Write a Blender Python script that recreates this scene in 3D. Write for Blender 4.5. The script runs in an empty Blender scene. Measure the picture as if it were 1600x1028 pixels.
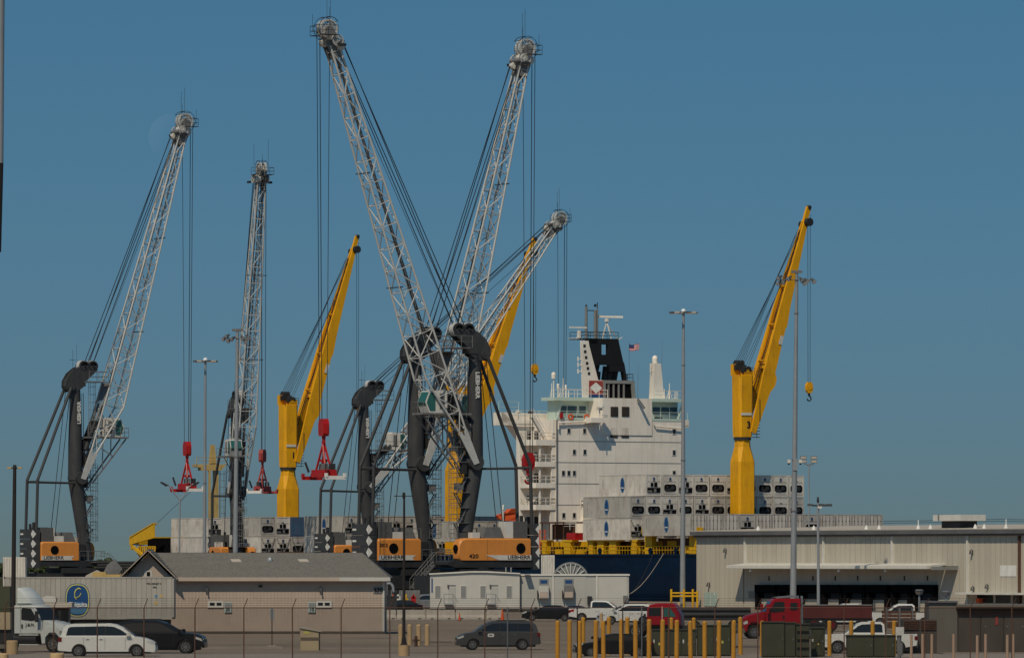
import bpy, math, random
from mathutils import Vector as V, Matrix as Mx
R = math.radians
random.seed(7)
sc = bpy.context.scene
col = sc.collection
# ---------------------------------------------------------------- camera
F = 9600.0; CX = 800.0; HY = 875.0; EYE = 5.4      # focal length in photo pixels, horizon row, eye height in metres
cd = bpy.data.cameras.new('camera'); cam = bpy.data.objects.new('camera', cd); col.objects.link(cam)
cam.location = (0, 0, EYE); cam.rotation_euler = (R(90), 0, 0)
cd.sensor_width = 36; cd.lens = 216; cd.shift_y = (HY-514)/1600.0
cd.clip_start = 1; cd.clip_end = 30000
sc.camera = cam
# ---------------------------------------------------------------- sky, sun, exposure
w = bpy.data.worlds.new('World'); sc.world = w; w.use_nodes = True
nt = w.node_tree; nt.nodes.clear()
SUN_EL, SUN_AZ = R(51), R(202)                      # azimuth clockwise from +Y
sky = nt.nodes.new('ShaderNodeTexSky'); sky.sky_type = 'NISHITA'; sky.sun_disc = False
sky.sun_elevation = SUN_EL; sky.sun_rotation = SUN_AZ; sky.air_density = 1.0; sky.dust_density = 0.3; sky.ozone_density = 3.0
tc = nt.nodes.new('ShaderNodeTexCoord'); sp = nt.nodes.new('ShaderNodeSeparateXYZ'); cb = nt.nodes.new('ShaderNodeCombineXYZ')
ma = nt.nodes.new('ShaderNodeMath'); ma.operation = 'MULTIPLY_ADD'; ma.inputs[1].default_value = 1.9; ma.inputs[2].default_value = 0.20
nt.links.new(tc.outputs['Generated'], sp.inputs[0]); nt.links.new(sp.outputs[0], cb.inputs[0]); nt.links.new(sp.outputs[1], cb.inputs[1])
nt.links.new(sp.outputs[2], ma.inputs[0]); nt.links.new(ma.outputs[0], cb.inputs[2])
nm = nt.nodes.new('ShaderNodeVectorMath'); nm.operation = 'NORMALIZE'; nt.links.new(cb.outputs[0], nm.inputs[0]); nt.links.new(nm.outputs[0], sky.inputs[0])
tint = nt.nodes.new('ShaderNodeMix'); tint.data_type = 'RGBA'; tint.blend_type = 'MULTIPLY'; tint.inputs[0].default_value = 1.0
tint.inputs[7].default_value = (0.475, 0.985, 1.0, 1)
nt.links.new(sky.outputs[0], tint.inputs[6])
bg = nt.nodes.new('ShaderNodeBackground'); bg.inputs[1].default_value = 0.095
hz1 = nt.nodes.new('ShaderNodeMath'); hz1.operation = 'MULTIPLY'; hz1.inputs[1].default_value = -20.0; nt.links.new(sp.outputs[2], hz1.inputs[0])
hz2 = nt.nodes.new('ShaderNodeMath'); hz2.operation = 'EXPONENT'; nt.links.new(hz1.outputs[0], hz2.inputs[0])
hz3 = nt.nodes.new('ShaderNodeMath'); hz3.operation = 'MULTIPLY'; hz3.use_clamp = True; hz3.inputs[1].default_value = 0.7; nt.links.new(hz2.outputs[0], hz3.inputs[0])
hzm = nt.nodes.new('ShaderNodeMix'); hzm.data_type = 'RGBA'; nt.links.new(hz3.outputs[0], hzm.inputs[0]); nt.links.new(tint.outputs[2], hzm.inputs[6])
hzm.inputs[7].default_value = (0.174/0.095, 0.151/0.095, 0.064/0.095, 1)   # thin dusty layer along the horizon
out = nt.nodes.new('ShaderNodeOutputWorld'); nt.links.new(hzm.outputs[2], bg.inputs[0]); nt.links.new(bg.outputs[0], out.inputs[0])
sl = bpy.data.lights.new('sun', 'SUN'); sl.energy = 3.65; sl.angle = R(0.5); sl.color = (1.0, 0.865, 0.66)
so = bpy.data.objects.new('sun', sl); col.objects.link(so)
SD = V((math.sin(SUN_AZ)*math.cos(SUN_EL), math.cos(SUN_AZ)*math.cos(SUN_EL), math.sin(SUN_EL)))
so.rotation_euler = SD.to_track_quat('Z', 'Y').to_euler()
sc.view_settings.view_transform = 'Standard'; sc.view_settings.look = 'None'; sc.view_settings.gamma = 1
sc.view_settings.use_curve_mapping = False; sc.view_settings.exposure = -0.35
sc.cycles.max_bounces = 5; sc.cycles.use_denoising = True

def W(px, py, s):                                  # a point seen at (px, py) where one metre spans s photo pixels
    return V(((px-CX)/s, F/s, EYE+(HY-py)/s))
# ---------------------------------------------------------------- materials
MATS = {}
def mat(name, c, rough=0.6, metal=0.0, var=0.12, vs=0.8, dirt=None, da=0.0, ds=(1.2, 1.2, 0.25), bump=0.0, bs=20, emit=None, spec=0.28, world=False):
    if name in MATS: return MATS[name]
    m = bpy.data.materials.new(name); m.use_nodes = True; t = m.node_tree; p = t.nodes['Principled BSDF']
    p.inputs['Roughness'].default_value = rough; p.inputs['Metallic'].default_value = metal
    p.inputs['Specular IOR Level'].default_value = spec
    tcn = t.nodes.new('ShaderNodeTexCoord')
    if world:
        g = t.nodes.new('ShaderNodeNewGeometry'); src = g.outputs['Position']
    else: src = tcn.outputs['Object']
    oi = t.nodes.new('ShaderNodeObjectInfo')
    ad = t.nodes.new('ShaderNodeVectorMath'); ad.operation = 'ADD'; t.links.new(src, ad.inputs[0])
    sm = t.nodes.new('ShaderNodeMath'); sm.operation = 'MULTIPLY'; sm.inputs[1].default_value = 0.0 if world else 50.0
    t.links.new(oi.outputs['Random'], sm.inputs[0]); t.links.new(sm.outputs[0], ad.inputs[1])
    n = t.nodes.new('ShaderNodeTexNoise'); n.inputs['Scale'].default_value = vs; n.inputs['Detail'].default_value = 5; n.inputs['Roughness'].default_value = 0.65
    t.links.new(ad.outputs[0], n.inputs['Vector'])
    mr = t.nodes.new('ShaderNodeMapRange'); mr.inputs[1].default_value = 0.3; mr.inputs[2].default_value = 0.7
    mr.inputs[3].default_value = 1-var; mr.inputs[4].default_value = 1+var*0.6
    t.links.new(n.outputs[0], mr.inputs[0])
    mx = t.nodes.new('ShaderNodeMix'); mx.data_type = 'RGBA'; mx.blend_type = 'MULTIPLY'; mx.inputs[0].default_value = 1
    mx.inputs[6].default_value = (*c, 1); t.links.new(mr.outputs[0], mx.inputs[7])
    last = mx.outputs[2]
    if dirt:
        mp = t.nodes.new('ShaderNodeMapping'); mp.inputs['Scale'].default_value = ds; t.links.new(ad.outputs[0], mp.inputs[0])
        n2 = t.nodes.new('ShaderNodeTexNoise'); n2.inputs['Scale'].default_value = 1.6; n2.inputs['Detail'].default_value = 7; n2.inputs['Roughness'].default_value = 0.7
        t.links.new(mp.outputs[0], n2.inputs['Vector'])
        m2 = t.nodes.new('ShaderNodeMapRange'); m2.inputs[1].default_value = 0.50; m2.inputs[2].default_value = 0.74; m2.inputs[4].default_value = da
        t.links.new(n2.outputs[0], m2.inputs[0])
        x2 = t.nodes.new('ShaderNodeMix'); x2.data_type = 'RGBA'; t.links.new(m2.outputs[0], x2.inputs[0]); t.links.new(last, x2.inputs[6]); x2.inputs[7].default_value = (*dirt, 1)
        last = x2.outputs[2]
    t.links.new(last, p.inputs['Base Color'])
    if bump:
        n3 = t.nodes.new('ShaderNodeTexNoise'); n3.inputs['Scale'].default_value = bs; n3.inputs['Detail'].default_value = 3; t.links.new(ad.outputs[0], n3.inputs['Vector'])
        b = t.nodes.new('ShaderNodeBump'); b.inputs['Strength'].default_value = bump; b.inputs['Distance'].default_value = 0.05
        t.links.new(n3.outputs[0], b.inputs['Height']); t.links.new(b.outputs[0], p.inputs['Normal'])
    if emit:
        p.inputs['Emission Color'].default_value = (*emit[0], 1); p.inputs['Emission Strength'].default_value = emit[1]
    MATS[name] = m; return m
RUST = (0.16, 0.065, 0.03)
mat('crane_grey', (0.046, 0.047, 0.050), 0.55, 0, 0.2, 0.5, (0.11, 0.10, 0.09), 0.4, (1, 1, .2))
mat('crane_light', (0.48, 0.48, 0.465), 0.5, 0, 0.15, 1, (0.14, 0.10, 0.08), 0.35)
mat('dark_steel', (0.03, 0.03, 0.032), 0.55, 0, 0.3, 1)
mat('mid_steel', (0.16, 0.16, 0.16), 0.5, 0, 0.25, 1, RUST, 0.3)
mat('rope', (0.018, 0.018, 0.02), 0.7, 0, 0.1)
mat('orange', (0.64, 0.24, 0.05), 0.45, 0, 0.08, 0.6, (0.30, 0.14, 0.06), 0.25)
mat('white_paint', (0.72, 0.70, 0.66), 0.5, 0, 0.1, 1, (0.34, 0.27, 0.21), 0.35)
mat('off_white', (0.60, 0.575, 0.53), 0.55, 0, 0.10, 1.2, (0.30, 0.24, 0.19), 0.35)
mat('black', (0.010, 0.010, 0.011), 0.6, 0, 0.1, spec=0.3)
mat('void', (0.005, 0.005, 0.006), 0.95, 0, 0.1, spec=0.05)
mat('teal_glass', (0.03, 0.12, 0.11), 0.12, 0, 0.1)
mat('dark_glass', (0.012, 0.015, 0.018), 0.08, 0, 0.1, spec=0.5)
mat('blue_glass', (0.04, 0.08, 0.11), 0.1, 0, 0.1)
mat('red', (0.40, 0.012, 0.012), 0.4, 0, 0.15, 1, (0.22, 0.05, 0.04), 0.4)
mat('faded_red', (0.32, 0.05, 0.045), 0.6, 0, 0.2, 1, (0.25, 0.08, 0.06), 0.5)
mat('yellow', (0.74, 0.35, 0.004), 0.55, 0, 0.12, 0.5, (0.30, 0.11, 0.02), 0.5, (1.3, 1.3, .22))
mat('deck_yellow', (0.66, 0.37, 0.008), 0.5, 0, 0.15, 1, (0.25, 0.10, 0.03), 0.5)
mat('bollard_yellow', (0.60, 0.28, 0.03), 0.6, 0, 0.1, 2, (0.35, 0.17, 0.05), 0.35)
mat('bollard_tan', (0.52, 0.36, 0.19), 0.7, 0, 0.1, 2, (0.32, 0.2, 0.12), 0.4)
mat('container_white', (0.60, 0.56, 0.50), 0.55, 0, 0.2, 0.35, (0.24, 0.155, 0.11), 0.7, (.7, .7, .3))
mat('container_grey', (0.43, 0.405, 0.365), 0.55, 0, 0.2, 0.35, (0.17, 0.115, 0.085), 0.7, (.7, .7, .3))
mat('container_blue', (0.07, 0.13, 0.22), 0.55, 0, 0.2, 0.5, RUST, 0.4)
mat('rust', (0.10, 0.050, 0.034), 0.85, 0, 0.3, 4, (0.07, 0.03, 0.02), 0.5)
mat('logo_blue', (0.012, 0.06, 0.18), 0.5, 0, 0.1)
mat('logo_blue_light', (0.07, 0.19, 0.33), 0.5, 0, 0.1)
mat('logo_yellow', (0.55, 0.50, 0.12), 0.5, 0, 0.1)
mat('hull_blue', (0.001, 0.010, 0.030), 0.5, 0, 0.3, 0.12, (0.005, 0.035, 0.075), 0.5, (.12, .12, .3), spec=0.15)
mat('ship_white', (0.83, 0.76, 0.67), 0.5, 0, 0.10, 0.25, (0.50, 0.38, 0.27), 0.42, (.8, .8, .06))
mat('ship_green_white', (0.50, 0.60, 0.53), 0.5, 0, 0.08, 0.5)
mat('deck_brown', (0.12, 0.055, 0.03), 0.8, 0, 0.3, 0.8)
mat('galv', (0.30, 0.31, 0.32), 0.45, 0.3, 0.12, 0.6)
mat('dark_pole', (0.022, 0.018, 0.017), 0.7, 0, 0.2)
mat('lamp_glass', (0.65, 0.68, 0.70), 0.15, 0, 0.05)
mat('lamp_body', (0.10, 0.10, 0.10), 0.4, 0.3, 0.1)
mat('warehouse_wall', (0.49, 0.445, 0.365), 0.6, 0, 0.06, 0.4, (0.27, 0.21, 0.16), 0.35, (1.2, 1.2, .12))
mat('warehouse_wall_b', (0.46, 0.415, 0.34), 0.6, 0, 0.06, 0.4, (0.25, 0.19, 0.15), 0.35, (1.2, 1.2, .12))
mat('roof_tan', (0.42, 0.37, 0.31), 0.8, 0, 0.12, 0.3)
mat('gutter', (0.12, 0.12, 0.125), 0.5, 0, 0.2, 0.5)
mat('trim_white', (0.62, 0.60, 0.55), 0.5, 0, 0.1, 1, (0.3, 0.2, 0.14), 0.3)
mat('house_wall', (0.40, 0.32, 0.26), 0.8, 0, 0.07, 0.5, (0.22, 0.17, 0.14), 0.3, (.6, .6, .5))
mat('house_trim', (0.42, 0.34, 0.28), 0.7, 0, 0.1, 0.8)
mat('shingle', (0.185, 0.174, 0.155), 0.9, 0, 0.3, 6, (0.12, 0.11, 0.10), 0.5, (1, 1, 1))
mat('office_white', (0.48, 0.46, 0.42), 0.6, 0, 0.06, 0.5, (0.40, 0.36, 0.31), 0.35, (.5, .5, .25))
mat('office_grey', (0.40, 0.39, 0.36), 0.6, 0, 0.06, 0.5, (0.36, 0.33, 0.29), 0.35, (.5, .5, .25))
mat('window_grey', (0.22, 0.22, 0.21), 0.3, 0, 0.1)
mat('concrete', (0.45, 0.40, 0.34), 0.85, 0, 0.15, 1.0, (0.22, 0.18, 0.15), 0.5, (1, 1, .6), 0.3, 10)
mat('concrete_dark', (0.085, 0.070, 0.060), 0.85, 0, 0.2, 0.8, (0.04, 0.033, 0.03), 0.6, (.8, .8, .3))
mat('shed_grey', (0.15, 0.135, 0.115), 0.8, 0, 0.10, 0.8, (0.12, 0.09, 0.07), 0.5, (.8, .8, .2))
mat('cabinet_green', (0.055, 0.056, 0.034), 0.55, 0, 0.12, 1.2, (0.10, 0.09, 0.06), 0.3)
mat('olive', (0.055, 0.058, 0.033), 0.7, 0, 0.15, 1)
mat('bin_cream', (0.42, 0.33, 0.21), 0.7, 0, 0.1, 1, (0.3, 0.22, 0.13), 0.4)
mat('trailer_grey', (0.36, 0.335, 0.295), 0.6, 0, 0.12, 0.5, (0.22, 0.17, 0.13), 0.45, (.8, .8, .25))
mat('car_white', (0.70, 0.68, 0.64), 0.25, 0, 0.02)
mat('car_black', (0.010, 0.010, 0.011), 0.22, 0, 0.05)
mat('car_grey', (0.085, 0.083, 0.082), 0.28, 0.4, 0.04)
mat('car_silver', (0.30, 0.31, 0.32), 0.28, 0.5, 0.04)
mat('car_navy', (0.015, 0.025, 0.07), 0.25, 0.2, 0.04)
mat('truck_red', (0.26, 0.005, 0.010), 0.28, 0, 0.06)
mat('truck_white', (0.52, 0.54, 0.52), 0.3, 0, 0.06, 1)
mat('tyre', (0.018, 0.017, 0.016), 0.85, 0, 0.1)
mat('alloy', (0.26, 0.25, 0.24), 0.35, 0.6, 0.08)
mat('chrome', (0.55, 0.55, 0.55), 0.15, 0.9, 0.02)
mat('tail_red', (0.14, 0.008, 0.008), 0.2)
mat('headlight', (0.50, 0.50, 0.48), 0.1)
mat('safety_orange', (0.70, 0.10, 0.02), 0.6)
mat('lifeboat', (0.60, 0.10, 0.03), 0.45, 0, 0.1)
mat('sign_green', (0.38, 0.46, 0.44), 0.5)
mat('door_teal', (0.33, 0.42, 0.38), 0.5, 0, 0.1, 1, RUST, 0.3)
mat('leaf', (0.055, 0.075, 0.028), 0.8, 0, 0.4, 1.5)
mat('leaf_dark', (0.035, 0.05, 0.022), 0.8, 0, 0.4, 1.5)
mat('bark', (0.10, 0.075, 0.055), 0.9)
mat('wire_grey', (0.028, 0.022, 0.018), 0.6, 0.3)
mat('louver', (0.10, 0.10, 0.10), 0.8, 0, 0.35, 6)
mat('tan_machine', (0.48, 0.33, 0.12), 0.6, 0, 0.15, 1, (0.2, 0.12, 0.06), 0.4)
mat('flag_red', (0.45, 0.04, 0.05), 0.8); mat('flag_white', (0.62, 0.58, 0.56), 0.8); mat('flag_blue', (0.03, 0.05, 0.16), 0.8)
mat('far_shore', (0.06, 0.06, 0.035), 0.9, 0, 0.3, 0.02)
mat('plaster_post', (0.46, 0.31, 0.22), 0.7)
# ---------------------------------------------------------------- mesh helper
class MB:
    def __init__(s): s.v = []; s.f = []; s.m = []
    def add(s, vs, fs, mi=0):
        o = len(s.v); s.v += [tuple(p) for p in vs]; s.f += [tuple(i+o for i in f) for f in fs]; s.m += [mi]*len(fs); return s
    def box(s, x0, x1, y0, y1, z0, z1, mi=0):
        return s.add([(x0,y0,z0),(x1,y0,z0),(x1,y1,z0),(x0,y1,z0),(x0,y0,z1),(x1,y0,z1),(x1,y1,z1),(x0,y1,z1)],
                     [(0,3,2,1),(4,5,6,7),(0,1,5,4),(1,2,6,5),(2,3,7,6),(3,0,4,7)], mi)
    def cyl(s, p0, p1, r0, r1=None, n=8, mi=0, caps=True):
        p0 = V(p0); p1 = V(p1); r1 = r0 if r1 is None else r1
        d = (p1-p0).normalized(); a = d.orthogonal().normalized() if abs(d.z) < .99 else V((1, 0, 0)); b = d.cross(a)
        vs = []
        for k in range(n):
            c = math.cos(2*math.pi*k/n+.3); q = math.sin(2*math.pi*k/n+.3); vs.append(p0+(a*c+b*q)*r0)
        for k in range(n):
            c = math.cos(2*math.pi*k/n+.3); q = math.sin(2*math.pi*k/n+.3); vs.append(p1+(a*c+b*q)*r1)
        fs = [(k, (k+1) % n, n+(k+1) % n, n+k) for k in range(n)]
        if caps: fs += [tuple(range(n-1, -1, -1)), tuple(range(n, 2*n))]
        return s.add(vs, fs, mi)
    def path(s, pts, r, n=6, mi=0):
        for a, b in zip(pts[:-1], pts[1:]): s.cyl(a, b, r, r, n, mi)
        return s
    def beam(s, p0, p1, w_, h_, up=(0, 0, 1), mi=0):
        p0 = V(p0); p1 = V(p1); d = (p1-p0).normalized(); u = V(up); a = d.cross(u)
        if a.length < 1e-4: a = V((1, 0, 0))
        a.normalize(); b = a.cross(d); a *= w_/2; b *= h_/2
        vs = [p0-a-b, p0+a-b, p0+a+b, p0-a+b, p1-a-b, p1+a-b, p1+a+b, p1-a+b]
        return s.add(vs, [(0,3,2,1),(4,5,6,7),(0,1,5,4),(1,2,6,5),(2,3,7,6),(3,0,4,7)], mi)
    def prism(s, pts, lo, hi, axis='y', mi=0, off=None):
        # polygon pts in the plane across axis, extruded from lo to hi; off(p) shifts the half extent per vertex
        n = len(pts); vs = []
        for q in (lo, hi):
            for (a, b) in pts:
                e = q
                if off: e = q + (off(a, b) if q == hi else -off(a, b))
                vs.append((a, e, b) if axis == 'y' else ((e, a, b) if axis == 'x' else (a, b, e)))
        fs = [tuple(range(n)), tuple(range(2*n-1, n-1, -1))] + [(k, n+k, n+(k+1) % n, (k+1) % n) for k in range(n)]
        return s.add(vs, fs, mi)
    def disc(s, c, nrm, r, t, n=16, mi=0):
        nrm = V(nrm).normalized(); return s.cyl(V(c)-nrm*t/2, V(c)+nrm*t/2, r, r, n, mi)
    def ring(s, c, nrm, ro, ri, t, n=20, mi=0):
        nrm = V(nrm).normalized(); a = nrm.orthogonal().normalized(); b = nrm.cross(a); c = V(c); vs = []
        for k in range(n):
            d = a*math.cos(2*math.pi*k/n)+b*math.sin(2*math.pi*k/n)
            vs += [c+d*ro-nrm*t/2, c+d*ro+nrm*t/2, c+d*ri+nrm*t/2, c+d*ri-nrm*t/2]
        fs = []
        for k in range(n):
            i = 4*k; j = 4*((k+1) % n)
            for q in range(4): fs.append((i+q, i+(q+1) % 4, j+(q+1) % 4, j+q))
        return s.add(vs, fs, mi)
    def dome(s, c, r, h=None, n=10, rings=5, mi=0, low=-0.0):
        h = r if h is None else h; vs = []; c = V(c)
        for j in range(rings):
            t = low*math.pi/2 + (math.pi/2)*(1-low)*j/rings
            for k in range(n): vs.append(c+V((r*math.cos(t)*math.cos(2*math.pi*k/n), r*math.cos(t)*math.sin(2*math.pi*k/n), h*math.sin(t))))
        vs.append(c+V((0, 0, h)))
        fs = [(j*n+k, j*n+(k+1) % n, (j+1)*n+(k+1) % n, (j+1)*n+k) for j in range(rings-1) for k in range(n)]
        fs += [((rings-1)*n+k, (rings-1)*n+(k+1) % n, rings*n) for k in range(n)] + [tuple(range(n-1, -1, -1))]
        return s.add(vs, fs, mi)
    def mesh(s, name, mats, smooth=False):
        me = bpy.data.meshes.new(name); me.from_pydata(s.v, [], s.f)
        for m_ in (mats if isinstance(mats, (list, tuple)) else [mats]): me.materials.append(MATS[m_] if isinstance(m_, str) else m_)
        if any(s.m): me.polygons.foreach_set('material_index', s.m)
        if smooth:
            me.polygons.foreach_set('use_smooth', [True]*len(s.f)); me.set_sharp_from_angle(angle=R(35))
        me.update(); return me
    def build(s, name, mats, parent=None, smooth=False):
        return link(name, s.mesh(name, mats, smooth), parent)
def link(name, me, parent=None, mx=None):
    o = bpy.data.objects.new(name, me); col.objects.link(o)
    if parent: o.parent = parent
    if mx is not None: o.matrix_basis = mx
    return o
def tag(o, label=None, cat=None, group=None, kind=None):
    if label: o['label'] = label
    if cat: o['category'] = cat
    if group: o['group'] = group
    if kind: o['kind'] = kind
    return o
def thing(name, label, cat, loc=(0, 0, 0), rz=0.0, group=None, scale=1.0):
    o = bpy.data.objects.new(name, None); col.objects.link(o); o.location = loc; o.rotation_euler = (0, 0, rz); o.scale = (scale,)*3
    o.empty_display_size = 0.3
    return tag(o, label, cat, group)
def copy_tree(o, parent=None):
    c = o.copy(); col.objects.link(c)
    if parent: c.parent = parent
    for ch in list(o.children): copy_tree(ch, c)
    return c
UN = {}
def bar(name, p0, p1, r, m, parent, n=6):          # one member: a shared unit tube, scaled to its place
    k = (m, n)
    if k not in UN: UN[k] = MB().cyl((0, 0, 0), (0, 0, 1), 1, 1, n).mesh('bar', m, n >= 8)
    p0 = V(p0); p1 = V(p1); d = p1-p0; L = d.length
    q = d.to_track_quat('Z', 'Y').to_matrix().to_4x4()
    return link(name, UN[k], parent, Mx.Translation(p0) @ q @ Mx.Diagonal((r, r, L, 1)))
# ---------------------------------------------------------------- lettering
TX = {}
def lettering(body, size=1.0, m='black', weight=0.02):
    k = (body, size, m, weight)
    if k in TX: return TX[k]
    cu = bpy.data.curves.new('lettering', 'FONT'); cu.body = body; cu.size = size; cu.extrude = 0.01; cu.offset = weight*size
    cu.align_x = 'CENTER'; cu.align_y = 'CENTER'; cu.resolution_u = 2
    o = bpy.data.objects.new('lettering', cu); col.objects.link(o); bpy.context.view_layer.update()
    me = bpy.data.meshes.new_from_object(o.evaluated_get(bpy.context.evaluated_depsgraph_get()))
    me.name = 'lettering'; me.materials.clear(); me.materials.append(MATS[m]); bpy.data.objects.remove(o); TX[k] = me; return me
def write(body, size, m, parent, at, right, up=(0, 0, 1), weight=0.02, sx=1.0, name='lettering'):
    r = V(right).normalized(); u = V(up).normalized(); n = r.cross(u)
    mx = Mx.Translation(V(at)+n*0.02) @ Mx(((r.x, u.x, n.x, 0), (r.y, u.y, n.y, 0), (r.z, u.z, n.z, 0), (0, 0, 0, 1))) @ Mx.Diagonal((sx, 1, 1, 1))
    return link(name, lettering(body, size, m, weight), parent, mx)
for b_ in (('LIEBHERR', 1.0, 'black', .06), ('LIEBHERR', 1.0, 'white_paint', .03)): lettering(*b_)
ORD = ['first', 'second', 'third', 'fourth', 'fifth', 'sixth', 'seventh', 'eighth', 'ninth', 'tenth', 'eleventh', 'twelfth', 'thirteenth', 'fourteenth', 'fifteenth', 'sixteenth', 'seventeenth', 'eighteenth', 'nineteenth', 'twentieth']
# ================================================================ the setting
AX = V((0.5, -0.866, 0)); BX = V((0.866, 0.5, 0))   # along the ship towards us, across the ship away from the quay
SO = V((30.8, 820.0, 0))
def ship(p, q, z=0.0): return SO + AX*p + BX*q + V((0, 0, z))
def quay(p): return ship(p, -17.0)
a, b = quay(-700), quay(900)
g = MB(); yard = mat('asphalt', (0.25, 0.195, 0.145), 0.95, 0, 0.25, 0.05, (0.13, 0.098, 0.074), 0.75, (.03, .30, 1), 0.4, 8, world=True)
g.add([(a.x, a.y, 0), (b.x, b.y, 0), (400, -60, 0), (-500, -60, 0), (-900, 700, 0)], [(0, 1, 2, 3, 4)])
g.add([(a.x, a.y, 0), (b.x, b.y, 0), (b.x, b.y, -4), (a.x, a.y, -4)], [(0, 1, 2, 3)])
tag(g.build('ground', yard), kind='structure')
g = MB(); g.add([(-9000, -300, -2.5), (9000, -300, -2.5), (9000, 12000, -2.5), (-9000, 12000, -2.5)], [(0, 1, 2, 3)])
wm = mat('water', (0.02, 0.04, 0.045), 0.12, 0, 0.1, 0.02, bump=0.4, bs=0.6, world=True)
tag(g.build('water', wm), kind='structure')
g = MB(); g.prism([(-9000, 1480), (9000, 1480), (9000, 11000), (-9000, 11000)], -2.4, 1.0, 'z'); tag(g.build('far_shore', 'far_shore'), kind='structure')
def strip(name, y0, y1, x0, x1, m, z): tag(MB().box(x0, x1, y0, y1, -0.2, z).build(name, m), kind='structure')
conc_ground = mat('concrete_ground', (0.30, 0.255, 0.215), 0.9, 0, 0.15, 0.3, (0.2, 0.16, 0.13), 0.5, (.3, .8, 1), world=True)
strip('pavement', 300, 352, -45, 45, conc_ground, 0.06)
strip('kerb', 376, 376.5, -42, -14, conc_ground, 0.14)
lw = mat('road_paint', (0.42, 0.40, 0.36), 0.8, 0, 0.4, 1.2, (0.14, 0.12, 0.10), 0.8, (1, 1, 1), world=True)
for (x0, x1, y) in ((-30, -22, 385), (-12, 8, 379), (-34, -24, 365), (2, 13, 405), (-9, 3, 366), (10, 20, 420)):
    tag(MB().box(x0, x1, y, y+0.7, -0.1, 0.004).build('road_marking', lw), kind='structure')
tag(MB().box(-300, 300, 560, 562, -.1, 0.008).build('road_marking', lw), kind='structure')
# tar seams, patches and stains wandering over the yard
tar = mat('tar', (0.045, 0.036, 0.03), 0.8, 0, 0.3, 1, world=True); pat_ = mat('asphalt_patch', (0.13, 0.10, 0.082), 0.95, 0, 0.25, 0.5, world=True)
for i in range(26):
    y = random.uniform(355, 460); x = random.uniform(-30, 34); mb = MB(); L_ = random.uniform(3, 12); pts = []
    for j in range(9): pts.append((x+L_*j/8, y+random.uniform(-.25, .25)+(j*.35*random.uniform(-.3, .3) if i % 3 else j*1.5)))
    for (xa, ya), (xb, yb) in zip(pts[:-1], pts[1:]): mb.add([(xa, ya-.09, .012), (xb, yb-.09, .012), (xb, yb+.09, .012), (xa, ya+.09, .012)], [(0, 1, 2, 3)])
    tag(mb.build('tar_seam', tar), kind='structure')
for i in range(10):
    y = random.uniform(356, 450); x = random.uniform(-30, 30); a_, b_ = random.uniform(1.5, 5), random.uniform(3, 9)
    tag(MB().add([(x, y, .008), (x+a_, y+random.uniform(-.5, .5), .008), (x+a_*.95, y+b_, .008), (x+.1, y+b_, .008)], [(0, 1, 2, 3)]).build('asphalt_patch', pat_), kind='structure')
# the day moon: far-off half ball, its lit side painted as a faint glow
mm = bpy.data.materials.new('moon'); mm.use_nodes = True; t = mm.node_tree; t.nodes.clear()
o_ = t.nodes.new('ShaderNodeOutputMaterial'); ads = t.nodes.new('ShaderNodeAddShader'); tr = t.nodes.new('ShaderNodeBsdfTransparent'); em = t.nodes.new('ShaderNodeEmission')
g_ = t.nodes.new('ShaderNodeNewGeometry'); dp = t.nodes.new('ShaderNodeVectorMath'); dp.operation = 'DOT_PRODUCT'; dp.inputs[1].default_value = V((-0.86, -0.05, 0.5)).normalized()
mr = t.nodes.new('ShaderNodeMapRange'); mr.inputs[1].default_value = 0.0; mr.inputs[2].default_value = 0.9; mr.inputs[4].default_value = 0.018
t.links.new(g_.outputs['Normal'], dp.inputs[0]); t.links.new(dp.outputs['Value'], mr.inputs[0]); t.links.new(mr.outputs[0], em.inputs[1])
em.inputs[0].default_value = (1, .97, .92, 1); t.links.new(tr.outputs[0], ads.inputs[0]); t.links.new(em.outputs[0], ads.inputs[1]); t.links.new(ads.outputs[0], o_.inputs[0])
c = W(268, 214, 0.8); rr = 36/0.8
vs = []; fs = []; n = 32                         # the half that faces us
for j in range(9):
    th = math.pi/2*j/8
    for k in range(n): vs.append((c.x+rr*math.sin(th)*math.cos(2*math.pi*k/n), c.y-rr*math.cos(th), c.z+rr*math.sin(th)*math.sin(2*math.pi*k/n)))
for j in range(8):
    for k in range(n): fs.append((j*n+k, j*n+(k+1) % n, (j+1)*n+(k+1) % n, (j+1)*n+k))
mb = MB(); mb.add(vs, fs); mo = mb.build('moon', mm, smooth=True); tag(mo, 'very faint pale day moon in the sky beside the leftmost crane head', 'moon')
# ---------------------------------------------------------------- far trees
def tree(px, s, h, rw, label, dark=False):
    b0 = W(px, HY, s); b0.z = 1.0
    root = thing('tree', label, 'tree', b0, random.uniform(0, 6), 'trees on the far shore')
    MB().cyl((0, 0, 0), (0.2, 0.1, h*.45), .35, .2, 7).cyl((0.2, .1, h*.42), (rw*.3, 0, h*.72), .18, .08, 5).cyl((.2, .1, h*.42), (-rw*.3, .2, h*.7), .18, .08, 5).build('trunk', 'bark', root)
    mb = MB(); lumps = [(random.uniform(-rw, rw)*.7, random.uniform(-rw, rw)*.7, random.uniform(.3, .85)*h, random.uniform(.25, .5)*rw) for _ in range(9)]
    for _ in range(900):
        l = random.choice(lumps); d = V((random.gauss(0, 1), random.gauss(0, 1), random.gauss(0, .8))).normalized()*l[3]*random.uniform(.6, 1.1)
        c = V(l[:3])+d; e = V((random.gauss(0, 1), random.gauss(0, 1), random.gauss(0, 1))).normalized()*.33; f_ = d.cross(e).normalized()*.3
        mb.add([c-e, c+f_, c+e, c-f_], [(0, 1, 2, 3)])
    mb.build('crown', 'leaf_dark' if dark else 'leaf', root)
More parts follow.
